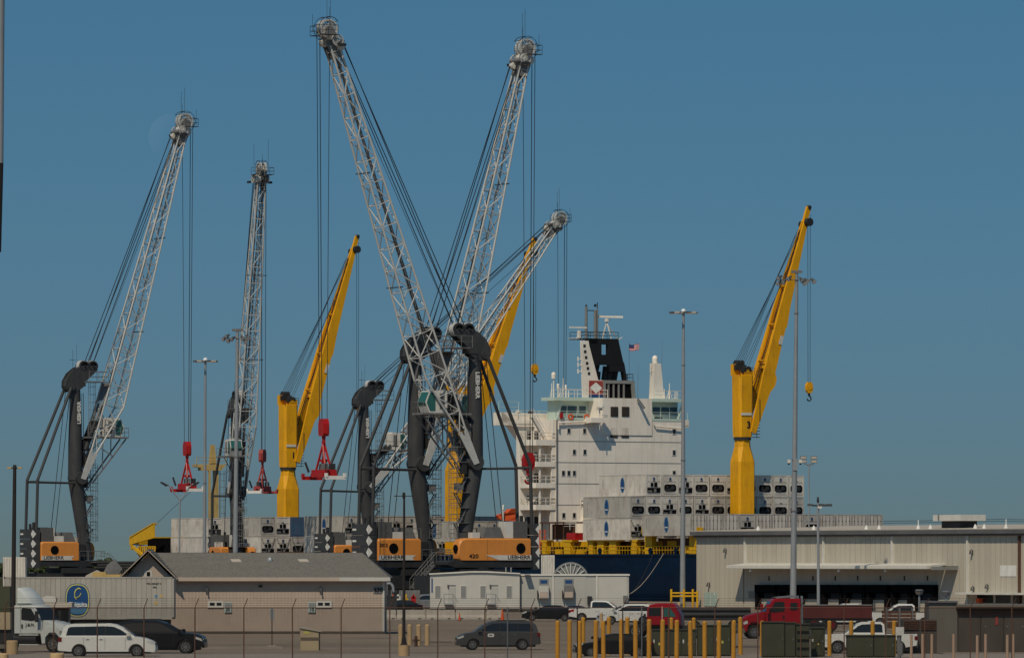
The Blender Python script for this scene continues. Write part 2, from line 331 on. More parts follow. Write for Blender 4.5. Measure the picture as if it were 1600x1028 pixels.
tl = [(-30, 'broad bushy tree on the far shore, cut by the left edge of the photo'), (2, 'low bushy tree far off, left of the dark pole'), (34, 'low bushy tree far off, right of the dark pole'),
      (152, 'round tree on the far shore just right of the leftmost crane base'), (163, 'tallest round tree on the far shore right of the leftmost crane'), (175, 'low tree on the far shore left of the utility pole'),
      (190, 'small tree on the far shore left of the utility pole, right of its twin'), (203, 'flat crowned tree touching the utility pole on its left'), (213, 'small round tree directly under the utility pole'), (226, 'dark tree just right of the utility pole'), (240, 'low dark tree under the yellow stern'),
      (60, 'tree on the far shore behind the leftmost crane base'), (100, 'tree on the far shore behind the orange housing of the leftmost crane'), (260, 'tree far off behind the gable roof')]
hs = [6, 5, 5, 7, 8.5, 5.5, 4.5, 5, 4.5, 4.5, 4, 5, 5, 5]
for (px, lab), h in zip(tl, hs): tree(px, 6.0 if px != 163 else 5.9, h*0.62, 2.4 if h < 8 else 2.9, lab, random.random() < .5)
# ================================================================ mobile harbour cranes
def solve_head(px, py, s, k, ang, hx, hy):
    # where the boom head stands for it to be seen at (hx, hy), given the crane's spot and heading
    base = W(px, HY, s); c, q = math.cos(ang), math.sin(ang)
    kx = (hx-CX)/F; f = 0.6*k
    r = (kx*base.y-base.x)/(c-kx*q)                 # distance along the heading
    Y = base.y+q*r; z = EYE+(HY-hy)*Y/F
    return r/k, z/k
def rail(mb, pts, h=1.1, r=.035, posts=True, mi=0):
    for a, b in zip(pts[:-1], pts[1:]):
        a = V(a); b = V(b); u = V((0, 0, h)); mb.cyl(a+u, b+u, r, r, 4, mi); mb.cyl(a+u*.5, b+u*.5, r*.8, r*.8, 4, mi)
        n = max(1, int((b-a).length/1.2))
        if posts:
            for i in range(n+1): p = a.lerp(b, i/n); mb.cyl(p, p+u, r, r, 4, mi)
    return mb
def ladder(mb, a, b, out, wd=.5, cage=True, mi=0, side=None):
    a = V(a); b = V(b); out = V(out); sd = V(side) if side else (b-a).normalized().cross(out).normalized()
    mb.cyl(a+sd*wd/2, b+sd*wd/2, .035, .035, 4, mi); mb.cyl(a-sd*wd/2, b-sd*wd/2, .035, .035, 4, mi)
    n = int((b-a).length/.45)
    for i in range(n): p = a.lerp(b, (i+.5)/n); mb.cyl(p+sd*wd/2, p-sd*wd/2, .022, .022, 4, mi)
    if cage:
        n = int((b-a).length/1.0)
        for i in range(n):
            p = a.lerp(b, (i+.5)/n); pts = [p+sd*wd/2*1.4*math.cos(t)+out*(.15+.75*math.sin(t)) for t in [math.pi*j/6 for j in range(7)]]
            mb.path(pts, .03, 4, mi)
        for t in (.25, .5, .75): mb.cyl(a+sd*.35*math.cos(math.pi*t)+out*(.15+.75*math.sin(math.pi*t)), b+sd*.35*math.cos(math.pi*t)+out*(.15+.75*math.sin(math.pi*t)), .025, .025, 4, mi)
def zig(mb, u0, u1, y0, y1, z0, z1, n):             # switchback stairs with landings
    dz = (z1-z0)/n
    for i in range(n):
        a = V((u0, y0 if i % 2 == 0 else y1, z0+dz*i)); b = V((u1, a.y, z0+dz*(i+1)))
        if i % 2: a, b = V((u1, a.y, a.z)), V((u0, b.y, b.z))
        for o in (-.3, .3):
            mb.beam(a+V((0, o, 0)), b+V((0, o, 0)), .06, .18); mb.cyl(a+V((0, o, 1)), b+V((0, o, 1)), .03, .03, 4)
        for j in range(6): p = a.lerp(b, (j+.5)/6); mb.box(p.x-.12, p.x+.12, p.y-.3, p.y+.3, p.z-.02, p.z+.02)
        xx = b.x; mb.box(xx-.35, xx+.35, min(y0, y1)-.4, max(y0, y1)+.4, b.z-.05, b.z)
        rail(mb, [(xx+(.35 if xx > (u0+u1)/2 else -.35), min(y0, y1)-.4, b.z), (xx+(.35 if xx > (u0+u1)/2 else -.35), max(y0, y1)+.4, b.z)], 1.0, .03)
def stair_column(mb, u0, u1, z0, z1, n):             # short landings one above the other, steep flights and hoops between
    dz = (z1-z0)/n
    for i in range(n):
        z = z0+dz*i; s_ = -1 if i % 2 else 1
        mb.box(u0-.2, u1+.25, -.9, .9, z-.05, z); rail(mb, [(u1+.25, -.9, z), (u1+.25, .9, z)], .95, .03); rail(mb, [(u0, -.9, z), (u1+.25, -.9, z)], .95, .03)
        a = V((u0+.1 if s_ > 0 else u1-.1, -.45*s_, z)); b = V((u1-.1 if s_ > 0 else u0+.1, -.45*s_, z+dz))
        for o in (-.25, .25): mb.beam(a+V((0, o, 0)), b+V((0, o, 0)), .05, .12)
        for j in range(5): p = a.lerp(b, (j+.5)/5); mb.box(p.x-.1, p.x+.1, p.y-.25, p.y+.25, p.z-.02, p.z+.02)
_cw = {}
def crane_common():
    d = {}
    for sg in (1, -1):                              # a diamond folded round the corner of the counterweight
        y = sg*2.0; ny = sg; m = MB()
        m.add([(-7.21, y, .55), (-7.21, y-ny*.52, 0), (-7.21, y, -.55), (-7.23, y+ny*.01, .55), (-7.23, y-ny*.52, 0), (-7.23, y+ny*.01, -.55)], [(0, 1, 2), (3, 4, 5), (0, 3, 4, 1), (1, 4, 5, 2)])
        m.add([(-7.21, y+ny*.01, .55), (-6.72, y+ny*.02, 0), (-7.21, y+ny*.01, -.55)], [(0, 1, 2)])
        d['diamond' if sg < 0 else 'diamond_left'] = m.mesh('diamond', 'white_paint')
    m = MB(); m.box(-7.225, -7.20, -.42, .42, -.11, .11); d['dash'] = m.mesh('dash', 'white_paint')
    m = MB(); m.box(-7.2, -6.15, -2.0, 2.0, 0.02, 1.27); d['slab'] = m.mesh('slab', 'crane_grey')
    m = MB(); m.ring((0, 0, 0), (0, 1, 0), 1.08, .92, .32, 24); m.ring((0, 0, 0), (0, 1, 0), .3, .12, .4, 12)
    for k in range(20): t = 2*math.pi*k/20; m.cyl((.2*math.cos(t), 0, .2*math.sin(t)), (.95*math.cos(t), 0, .95*math.sin(t)), .045, .045, 4)
    d['wheel'] = m.mesh('sheave', 'crane_light')
    m = MB(); m.ring((0, 0, 0), (0, 1, 0), .72, .5, .5, 18); m.disc((0, 0, 0), (0, 1, 0), .5, .2, 14); m.disc((0, 0, 0), (0, 1, 0), .16, .6, 8); m.ring((0, 0, 0), (0, 1, 0), .80, .60, .30, 18, 1); d['sheave'] = m.mesh('sheave', ['dark_steel', 'crane_light'])
    m = MB(); m.ring((0, 0, 0), (0, 1, 0), .62, .34, .35, 16); m.disc((0, 0, 0), (0, 1, 0), .34, .25, 12, 1); d['tyre'] = m.mesh('wheel', ['tyre', 'mid_steel'])
    return d
def harbour_crane(label, px, s, k, deg, hx, hy, number=None, rope_px=None, slim=False, cab_y=0.0, hook_z=None, face=-1, far=False):
    if not _cw: _cw.update(crane_common())
    D = _cw; ang = R(deg)
    root = thing('harbour_crane', label, 'harbour crane', W(px, HY, s), ang, 'grey mobile harbour cranes on the quay', k)
    root.location.z = 0
    r, hz = solve_head(px, 0, s, k, ang, hx, hy)
    Fo = V((0.6, 0, 16.5)); H = V((r, 0, hz)); L = (H-Fo).length; t = (H-Fo)/L; m = V((t.z, 0, -t.x)); Y = V((0, 1, 0))
    # --- carrier
    mb = MB(); mb.box(-6.4, 6.4, -2.3, 2.3, 1.3, 3.7); mb.box(-3, 3, -2.6, 2.6, 3.7, 4.4); mb.cyl((0, 0, 2.9), (0, 0, 4.6), 2.2, 2.2, 20)
    mb.box(-4.5, 4.5, -2.6, 2.6, 2.2, 2.7)
    for x in (-5.2, 5.2): mb.box(x-.45, x+.45, -5.8, 5.8, 1.3, 2.1)
    mb.build('chassis', 'dark_steel', root)
    for x in (-5.2, 5.2):
        for y in (-5.8, 5.8): MB().cyl((x, y, .25), (x, y, 1.9), .22, .22, 8).box(x-1.1, x+1.1, y-1.1, y+1.1, 0, .28).build('outrigger', 'mid_steel', root)
    for i in range(7):
        for y in (-2.0, 2.0): link('wheel', D['tyre'], root, Mx.Translation((-4.2+1.4*i, y, .62)))
    # --- upper platform and machinery house
    mb = MB(); mb.box(-6.2, 3.4, -2.15, 2.15, 4.6, 5.38); mb.prism([(3.4, 4.6), (4.3, 4.9), (4.3, 5.2), (3.4, 5.38)], -1.6, 1.6)
    mb.build('platform', 'dark_steel', root)
    MB().box(-6.1, 1.0, -.95, .95, 5.38, 7.5).build('winch_house', 'dark_steel', root)
    def hood(y0, y1, x0, x1):
        mb = MB(); yc = (y0+y1)/2; sgn = 1 if yc > 0 else -1
        pts = [(x0, 5.4), (x0, 7.65), (x0+.2, 7.85)]
        if x1 > 1: pts += [(x1-.9, 7.85), (x1-.35, 7.7), (x1-.08, 7.2), (x1, 6.4), (x1-.1, 5.6), (x1-.3, 5.4)]
        else: pts += [(x1-.25, 7.85), (x1, 7.6), (x1, 5.4)]
        e = .16; n = len(pts); cx = (x0+x1)/2
        def inn(p): return (p[0]+(e*.8 if p[0] < cx else -e*.8), p[1]-(e if p[1] > 7 else 0))
        vs = []
        lay = [(y0, [inn(p) for p in pts] if sgn < 0 else pts), (y0+.18, pts), (y1-.18, pts), (y1, pts if sgn < 0 else [inn(p) for p in pts])]
        for (yy, P_) in lay: vs += [(a, yy, b) for a, b in P_]
        fs = [tuple(range(n)), tuple(range(4*n-1, 3*n-1, -1))]
        for l_ in range(3): fs += [(l_*n+i, (l_+1)*n+i, (l_+1)*n+(i+1) % n, l_*n+(i+1) % n) for i in range(n)]
        mb.add(vs, fs); h_ = mb.build('engine_hood', 'orange', root, True)
        sy = y1 if sgn > 0 else y0
        MB().disc((-4.7 if x1 > 1 else -4.15, sy+sgn*.02, 6.75), (0, 1, 0), .58, .06, 20).build('fan_opening', 'void', h_)
        if x1 > 1: MB().disc((x1+.0, yc, 6.65), (1, 0, -.05), .5, .08, 20).build('fan_opening', 'void', h_)
        MB().prism([(x0+.05, 5.42), (x0+.05, 5.98), (x1-3.4 if x1 > 1 else x1-.7, 5.98), (x1-4.4 if x1 > 1 else x1-1.2, 5.70), (x1-5.2 if x1 > 1 else x1-1.0, 5.42)], min(sy, sy+sgn*.025), max(sy, sy+sgn*.025)).build('stripe', 'off_white', h_)
        rd = (-sgn, 0, 0)
        write('LIEBHERR', 0.62, 'black', h_, (-4.45 if x1 > 1 else -4.3, sy+sgn*.01, 5.72), rd, weight=.018, sx=1.12)
        if x1 > 1: MB().box(-.42, -.40, sy-.01*sgn if sgn < 0 else sy-.01, sy+.012, 5.45, 7.7).build('seam', 'dark_steel', h_)
        return h_
    hl = hood(.97, 2.25, -6.1, 3.3); hr = hood(-2.25, -.97, -6.1, -.5)
    if number == '420': write('420', .62, 'black', hl, (1.35, 2.26, 5.85), (-1, 0, 0), weight=.012, sx=1.3)
    if number == '2012': write('2012', .52, 'black', hr, (-5.42, -2.26, 7.1), (1, 0, 0), weight=.015)
    # --- counterweight: four slabs with their marks
    for i in range(4):
        o = link('counterweight_slab', D['slab'], root, Mx.Translation((0, 0, 4.35+1.29*i)))
        link('diamond', D['diamond' if face < 0 else 'diamond_left'], o, Mx.Translation((0, 0, .64))); link('dash', D['dash'], o, Mx.Translation((0, 1.35*-face, .64)))
    # --- things on the deck
    MB().box(-5.9, -4.2, -2.0, -.3, 7.87, 9.7).build('radiator_box', 'louver', root)
    MB().box(-5.7, -3.9, .3, 2.0, 7.87, 9.75).build('radiator_box', 'louver', root); MB().box(-3.89, -2.9, .35, 1.95, 7.87, 9.7).build('equipment_box', 'trim_white', root)
    MB().prism([(-2.7, 7.87), (-2.2, 9.1), (-.4, 9.1), (.1, 7.87)], .2, 2.0).build('exhaust_housing', 'mid_steel', root)
    MB().box(.35, 1.3, .9, 1.9, 7.87, 8.5).build('equipment_box', 'off_white', root)
    MB().box(-4.1, -2.7, -2.0, -1.1, 7.87, 8.6).build('equipment_box', 'off_white', root)
    mb = MB(); rail(mb, [(-2.6, -2.2, 7.87), (-.6, -2.2, 7.87)]); rail(mb, [(-.4, -2.1, 5.4), (3.3, -2.1, 5.4)], 1.2); rail(mb, [(3.3, -2.1, 5.4), (3.3, -.9, 5.4)]); mb.build('railing', 'mid_steel', root)
    mb = MB(); mb.cyl((-6.3, -.4, 9.5), (-6.3, -.4, 10.4), .22, .22, 8); mb.cyl((-6.4, .5, 9.5), (-6.4, .5, 10.2), .18, .18, 8); mb.build('exhaust_stack', 'dark_steel', root)
    mb = MB()                                       # access stairs beside the platform
    for o in (-2.5, -3.3):
        mb.beam((3.4, o, 5.2), (6.4, o, 2.2), .08, .25); mb.cyl((3.4, o, 6.3), (6.4, o, 3.3), .04, .04, 4); mb.cyl((2.4, o, 6.3), (3.4, o, 6.3), .04, .04, 4)
        for i in range(5): q = i/4; mb.cyl((3.4+3*q, o, 5.2-3*q), (3.4+3*q, o, 6.3-3*q), .03, .03, 4)
    for i in range(10): q = (i+.5)/10; mb.box(3.4+3*q-.13, 3.4+3*q+.13, -3.3, -2.5, 5.18-3*q, 5.22-3*q)
    mb.box(1.2, 3.5, -3.35, -2.2, 5.1, 5.2); mb.build('stairs', 'mid_steel', root)
    # --- tower
    mb = MB(); mb.cyl((1.55, 0, 5.4), (1.15, 0, 8.5), .85, .82, 18); mb.cyl((1.15, 0, 8.5), (0, 0, 16.0), .82, 1.0, 18, caps=False); mb.cyl((0, 0, 16.0), (-.05, 0, 21), 1.0, .92, 18, caps=False); mb.cyl((-.05, 0, 21), (-.05, 0, 29.6), .92, .62, 18)
    tw = mb.build('tower', 'crane_grey', root, True)
    for sg in (-1, 1):
        write('LIEBHERR', .70, 'white_paint', tw, (.10, sg*.88, 24.9), (0, 0, 1 if sg < 0 else -1), up=(-1 if sg < 0 else -1, 0, 0), weight=.03)
    MB().disc((.35, 0, 16.3), (0, 1, 0), .86, 2.7, 20).build('boom_pivot', 'crane_grey', root, True)
    MB().box(1.0, 1.06, -.12, .12, 10.4, 11.4).build('tower_lamp', 'logo_yellow', root)
    for (x0, x1, y0, y1, z0, z1, m_) in ((1.0, 1.9, -.7, .1, 17.9, 19.2, 'dark_steel'), (.9, 1.5, .2, .9, 18.6, 20.6, 'mid_steel'), (1.1, 1.7, -.6, .3, 20.0, 21.2, 'dark_steel'), (1.6, 2.3, -.5, .5, 13.2, 14.0, 'mid_steel'), (1.4, 2.0, .3, .8, 15.0, 16.4, 'dark_steel')):
        MB().box(x0, x1, y0, y1, z0, z1).build('equipment_box', m_, root)
    mb = MB()
    for y in (-.35, -.2, .25): mb.path([(1.75, y, 8), (1.25, y, 12), (1.05, y, 17), (1.0, y, 27.5)], .035, 4)
    mb.build('cable_run', 'dark_steel', root)
    # --- head
    prof = [(-1.35, 27.6), (-1.75, 28.3), (-1.7, 29.1), (-1.1, 30.1), (-.2, 30.8), (.5, 31.1), (2.7, 31.15), (2.95, 30.6), (2.3, 30.0), (1.3, 29.2), (.75, 28.2), (-.2, 27.7)]
    mb = MB(); mb.prism(prof, -.70, -.60).prism(prof, .60, .70); mb.prism([(-1.6, 28.4), (-1.5, 29.1), (-.2, 30.6), (1.0, 31.0), (1.0, 30.8), (-.1, 30.3), (-1.2, 28.9)], -.6, .6)
    mb.box(-.5, 1.2, -.6, .6, 28.4, 29.6); mb.cyl((-1.0, -.95, 28.3), (-1.0, .95, 28.3), .52, .52, 14); mb.build('tower_head', 'crane_grey', root)
    for u in (1.0, 2.3): link('sheave', D['sheave'], root, Mx.Translation((u, 0, 31.1)) @ Mx.Diagonal((.95, 2.9, .95, 1)))
    mb = MB(); mb.box(1.4, 4.0, -1.7, 1.7, 28.95, 29.05); mb.box(.8, 1.4, -1.7, -1.0, 28.95, 29.05); rail(mb, [(1.2, -1.7, 29.05), (4.0, -1.7, 29.05), (4.0, 1.7, 29.05), (1.2, 1.7, 29.05)], 1.3, .04)
    mb.build('head_platform', 'mid_steel', root)
    MB().cyl((-.4, 0, 30.5), (-.4, 0, 33.2), .03, .03, 4).cyl((-.9, 0, 31.9), (.0, 0, 31.9), .03, .03, 4).cyl((.6, .9, 31), (.6, .9, 34), .02, .02, 4).build('aerial', 'dark_steel', root)
    mb = MB(); ladder(mb, (1.9, -.3, 17.5), (1.9, -.3, 28.9), (1, 0, 0), .55); mb.build('ladder', 'mid_steel', root)
    mb = MB(); stair_column(mb, 1.25, 2.35, 7.9, 18.0, 6); mb.build('stairs', 'mid_steel', root)
    mb = MB(); stair_column(mb, 1.1, 2.0, 18.0, 21.6, 2); mb.build('stairs', 'mid_steel', root)
    mb = MB(); ladder(mb, (2.45, .1, 7.9), (2.45, .1, 18.2), (1, 0, 0), .7); mb.build('caged_ladder', 'mid_steel', root)
    # --- backstays
    for y in (-1.6, 1.6):
        bar('backstay', (-1.1, y*.6, 28.2), (-6.3, y, 16.0), .2, 'crane_grey', root, 8)
        bar('backstay_post', (-6.3, y, 16.0), (-6.5, y, 9.4), .2, 'crane_grey', root, 8)
        bar('cross_strut', (-6.3, y, 15.7), (-.5, y*.5, 15.6), .13, 'crane_grey', root, 8)
    bar('cross_strut', (-6.3, -1.6, 15.8), (-6.3, 1.6, 15.8), .1, 'crane_grey', root, 8)
    for y in (-.7, .7): bar('hoist_rope', (-1.1, y, 28), (-3.4, y, 8.2), .045, 'rope', root)
    # --- cab on its platform
    mb = MB(); mb.box(1.0, 7.2, cab_y-1.3, cab_y+1.2, 21.55, 21.75); mb.beam((7.0, cab_y-.9, 21.5), (2.2, cab_y*.3-.6, 15.6), .16, .16); mb.beam((7.0, cab_y+.9, 21.5), (2.2, cab_y*.3+.6, 15.6), .16, .16)
    mb.beam((5.0, cab_y-.9, 19.2), (1.5, -.8, 21.4), .1, .1); mb.beam((3.6, cab_y-.9, 21.5), (3.6, -.7, 17.2), .1, .1); mb.beam((5.2, cab_y, 21.5), (5.2, cab_y, 19.3), .1, .1)
    rail(mb, [(1.2, cab_y-1.3, 21.75), (7.2, cab_y-1.3, 21.75), (7.2, cab_y+1.2, 21.75)], 1.2, .04); mb.build('cab_platform', 'mid_steel', root)
    cab = MB().prism([(4.0, 21.76), (4.0, 24.1), (4.3, 24.3), (6.2, 24.2), (6.75, 22.9), (6.3, 21.76)], cab_y-.95, cab_y+.95).build('cab', 'off_white', root)
    for y in (cab_y-.97, cab_y+.95): MB().prism([(5.5, 21.95), (5.5, 24.0), (6.15, 24.0), (6.6, 22.9), (6.2, 21.95)], y, y+.02).build('window', 'teal_glass', cab)
    MB().prism([(6.32, 21.95), (6.79, 22.9), (6.27, 24.08), (6.23, 24.05), (6.74, 22.9), (6.28, 21.95)], cab_y-.85, cab_y+.85).build('window', 'teal_glass', cab)
    for y in (cab_y-.98, cab_y+.95): MB().box(4.35, 4.95, y, y+.03, 22.2, 23.9).build('vent', 'mid_steel', cab)
    # --- boom
    def wd(d): return (2.7 if d < 11 else 2.7-(d-11)/(L-11)*1.5)/2
    def ed(d):
        if d < 10.5: return .35+max(0, (d-1.8))/8.7*2.45
        return 2.8-(d-10.5)/(L-10.5)*1.85
    U = lambda d, y: Fo+t*d+Y*(y*wd(d)); B = lambda d, y: Fo+t*d+Y*(y*wd(d))+m*ed(d)
    for y in (-1, 1):
        bar('chord', U(3.4, y), U(11, y), .12, 'crane_light', root, 8); bar('chord', U(11, y), U(L-1.6, y), .12, 'crane_light', root, 8)
        bar('chord', B(3.4, y), B(10.5, y), .12, 'crane_light', root, 8); bar('chord', B(10.5, y), B(L-1.6, y), .12, 'crane_light', root, 8)
        a0 = Fo+Y*(y*wd(0)); q = .16                # plated foot
        pts = [a0-m*.35-t*.4, a0+m*.35-t*.4, B(3.6, y)+m*.15, B(3.6, y)-m*.2, (U(2.9, y)+B(2.9, y))/2, U(3.6, y)+m*.2, U(3.6, y)-m*.15]
        vs = [p_-Y*q/2 for p_ in pts]+[p_+Y*q/2 for p_ in pts]; n = 7
        MB().add(vs, [tuple(range(n)), tuple(range(2*n-1, n-1, -1))]+[(i, n+i, n+(i+1) % n, (i+1) % n) for i in range(n)]).build('boom_foot', 'crane_light', root)
    ds = [3.6, 5.9, 8.2, 10.5]; nn = 15
    ds += [10.5+(L-2.4-10.5)*(i+1)/nn for i in range(nn)]
    br = .066
    for i, (d0, d1) in enumerate(zip(ds[:-1], ds[1:])):
        for y in (-1, 1):
            p, q = (U(d0, y), B(d1, y)) if i % 2 else (B(d0, y), U(d1, y))
            bar('brace', p, q, br, 'crane_light', root); bar('brace', U(d1, y), B(d1, y), br*.8, 'crane_light', root)
        for G in (U, B):
            sg = 1 if i % 2 else -1
            bar('brace', G(d0, -sg), G(d1, sg), br, 'crane_light', root)
            bar('cross_brace', G(d1, -1), G(d1, 1), br*.9, 'crane_light', root)
    for y in (-.25, .15): bar('cable_run', U(4, 0)+m*.5+Y*y, U(L-2, 0)+m*.35+Y*y, .07, 'dark_steel', root)
    mb = MB(); ladder(mb, U(11, 0)+m*.9+Y*.5, U(L-2, 0)+m*.5+Y*.25, m, .45, False); mb.build('walkway', 'mid_steel', root)
    for f_ in (.42, .68):
        d = L*f_; mb = MB(); mb.box(-.05, .05, -wd(d)-.7, wd(d)+.7, -.06, .06); o = mb.build('lamp_bracket', 'dark_steel', root); o.location = B(d, 0)
    # plate between chords near the knee
    mb = MB(); a1, a2, a3, a4 = U(10.6, -.8), U(10.6, .8), U(13.0, .8), U(13.0, -.8)
    mb.add([a1, a2, a3, a4]+[p_-m*.06 for p_ in (a1, a2, a3, a4)], [(0, 1, 2, 3), (7, 6, 5, 4), (0, 4, 5, 1), (1, 5, 6, 2), (2, 6, 7, 3), (3, 7, 4, 0)]); mb.build('knee_plate', 'mid_steel', root)
    # luffing cylinders
    for y in (-.75, .75):
        c0 = V((1.1, y, 20.0)); c1 = U(10.2, y*.5); mid = c0.lerp(c1, .62)
        MB().cyl(c0, mid, .3, .3, 10).build('luffing_cylinder', 'dark_steel', root, True); bar('cylinder_rod', mid, c1, .16, 'mid_steel', root, 8)
    # boom head
    up = V((0, 0, 1)); hd = Fo+t*(L-.6)
    mb = MB()
    for y in (-.55, .55):
        pts = [U(L-3.2, 0)-m*.15, B(L-3.2, 0)+m*.1, B(L-1.2, 0)+m*.35, hd+t*1.0+m*.9, hd+t*1.1+m*.2, U(L-.9, 0)-m*.3]
        vs = [p_+Y*(y-.08) for p_ in pts]+[p_+Y*(y+.08) for p_ in pts]; n = 6
        mb.add(vs, [tuple(range(n)), tuple(range(2*n-1, n-1, -1))]+[(i, n+i, n+(i+1) % n, (i+1) % n) for i in range(n)])
    mb.cyl(hd-Y*1.2-m*.35-t*1.0, hd+Y*1.2-m*.35-t*1.0, .22, .22, 8); mb.build('boom_head', 'mid_steel', root)
    mb = MB(); mb.cyl(hd-Y*.8+m*.2-t*.5, hd+Y*.8+m*.2-t*.5, .45, .45, 10); mb.cyl(hd-Y*.95+m*1.0-t*.6, hd-Y*.3+m*1.0-t*.6, .5, .5, 12); mb.cyl(hd+Y*.95-m*.1-t*1.5, hd+Y*.2-m*.1-t*1.5, .45, .45, 12)
    mb.build('head_pulleys', 'off_white', root)
    wc = hd+t*.75+m*.45
    for y in (-.38, .38): link('sheave', D['wheel'], root, Mx.Translation(wc+Y*y))
    for y in (-1.15, 1.15): link('sheave', D['wheel'], root, Mx.Translation(hd+Y*y-t*.7+m*.2) @ Mx.Scale(.62, 4))
    mb = MB(); pts = [wc+(t*math.cos(a_)+m*math.sin(a_))*1.35 for a_ in [R(x_) for x_ in range(-70, 150, 20)]]
    for y in (-.6, .6): mb.path([p_+Y*y for p_ in pts], .04, 4)
    for p_ in pts[::2]: mb.cyl(p_-Y*.6, p_+Y*.6, .035, .035, 4)
    fp = V((hd.x+.3, 0, hd.z-.2)); mb.box(fp.x-.2, fp.x+1.7, -1.5, -.9, fp.z, fp.z+.08); mb.box(fp.x-.2, fp.x+1.7, .9, 1.5, fp.z, fp.z+.08)
    rail(mb, [(fp.x-.2, -1.5, fp.z), (fp.x+1.7, -1.5, fp.z), (fp.x+1.7, 1.5, fp.z), (fp.x-.2, 1.5, fp.z)], 1.1, .035)
    mb.box(fp.x-1.0, fp.x-.1, -1.9, -1.5, fp.z-1.2, fp.z-.9); mb.box(fp.x-1.0, fp.x-.1, 1.5, 1.9, fp.z-1.2, fp.z-.9)
    mb.build('head_guard', 'dark_steel', root)
    for (x, y, h) in ((-.9, -.9, 3.9), (.5, .9, 4.6), (1.6, -.4, 1.6), (-.2, .2, 2.4)):
        bar('lightning_rod', (wc.x+x, y, wc.z-.4), (wc.x+x+h*.0, y, wc.z+h), .028, 'dark_steel', root, 4)
    # luffing ropes from tower head to boom head
    for y, o in ((-1.25, 0), (-1.0, .12), (1.0, .12), (1.25, 0)):
        bar('luffing_rope', (2.3-o*6, y*.5, 31.6), hd-m*.45-t*1.1+Y*(y*.72), .052, 'rope', root)
    bar('luffing_rope', (2.2, 0.1, 30.4), U(L*.86, 0)-m*.05, .03, 'rope', root)
    # hoist ropes to the load
    hz_ = hook_z/k
    for (x, y, r_) in ((1.1, .35, .045), (1.1, -.35, .045), (-.25, .1, .036)):
        bar('hoist_rope', (wc.x+x, y, wc.z-.2 if x > 0 else wc.z-1.5), (wc.x+(x-.42)*.55+.42, y*.8, hz_), r_, 'rope', root)
    hook_at = root.matrix_basis if False else None
    Wd = Mx.Translation(root.location) @ Mx.Rotation(ang, 4, 'Z') @ Mx.Scale(k, 4)
    return root, Wd @ V((wc.x+.42, 0, hz_))
def spreader(label, at, s_, rz, faded=False, group=None):
    root = thing('container_spreader', label, 'crane spreader', (at.x, at.y, at.z-6.7*s_), rz, group, s_)
    rd = 'faded_red' if faded else 'red'
    mb = MB(); mb.prism([(-.5, 4.85), (-.68, 5.2), (-.68, 6.2), (-.45, 6.75), (.45, 6.75), (.68, 6.2), (.68, 5.2), (.5, 4.85)], -.35, .35); mb.box(-.85, -.55, -.2, .2, 5.1, 6.1); mb.box(.55, .85, -.2, .2, 5.1, 6.1); mb.build('hook_block', rd, root)
    mb = MB(); mb.cyl((0, 0, 4.85), (0, 0, 4.3), .24, .16, 10); mb.ring((0, 0, 4.15), (0, 1, 0), .3, .13, .2, 12); mb.cyl((0, 0, 4.2), (0, 0, 3.7), .13, .13, 8); mb.build('swivel', rd, root)
    for y in (-.35, .35):
        for x in (-1.15, 1.15): bar('leg', (0, y*.3, 3.9), (x, y, 1.15), .13, rd, root)
    MB().box(-.25, .25, -.35, .35, 2.0, 2.3).cyl((0, 0, 3.9), (0, 0, 1.2), .09, .09, 6).build('tie', rd, root)
    mb = MB(); mb.box(-2.0, 2.0, -.55, .55, .45, 1.15); mb.box(-1.4, 1.4, -.8, .8, .35, .9); mb.box(-2.9, -2.0, -.2, .2, .3, .75); mb.box(2.0, 2.9, -.2, .2, .3, .75); mb.build('beam', rd, root)
    for x in (-2.9, 2.9):
        MB().box(x-.14, x+.14, -1.22, 1.22, .05, .45).box(x-.2, x+.2, -1.25, -1.0, .3, .75).box(x-.2, x+.2, 1.0, 1.25, .3, .75).build('end_beam', 'white_paint' if x > 0 else rd, root)
    for x, y, m_ in ((-1.0, .3, 'mid_steel'), (.9, -.3, 'mid_steel'), (1.7, .2, 'dark_steel')): MB().box(x-.3, x+.3, y-.25, y+.25, 1.15, 1.8).build('motor', m_, root)
    for x in (-1, 1): MB().beam((x*2.1, -.8, .9), (x*2.6, -1.0, 2.0), .1, .25).build('flipper', 'dark_steel', root)
    return root
cr = {}
_, h1 = harbour_crane('leftmost grey harbour crane with white lattice boom leaning right, beside the dark pole', 118, 11.8, 1.0, 30, 283, 190, hook_z=21.2)
_, h2 = harbour_crane('grey harbour crane seen almost end on, just left of the left yellow crane', 368, 10.92, .93, -68, 407, 266, hook_z=21.0, cab_y=-2.2)
_, h3 = harbour_crane('farther grey harbour crane whose low boom reaches far right across the yellow boom', 569, 11.16, .96, 30, 870, 340, hook_z=8)
_, h4 = harbour_crane('grey harbour crane marked 2012 with white boom rising to the upper right', 650, 13.8, 1.0, 30, 815, 76, number='2012', hook_z=17.7)
_, h5 = harbour_crane('grey harbour crane marked 420 whose tall boom leans left over the others', 741, 14.0, 1.0, 210, 517, 46, number='420', hook_z=20.9, face=1)
gs = 'red spreaders hanging from the harbour cranes'
spreader('red spreader hanging from the leftmost grey crane, behind the two armed lamp', h1, 1.0, R(-65), group=gs)
spreader('faded red spreader hanging beside the left yellow ship crane, on its left', h2, .93, R(-112), True, gs)
spreader('bright red spreader hanging just right of the left yellow ship crane', h5, 1.0, R(-62), group=gs)
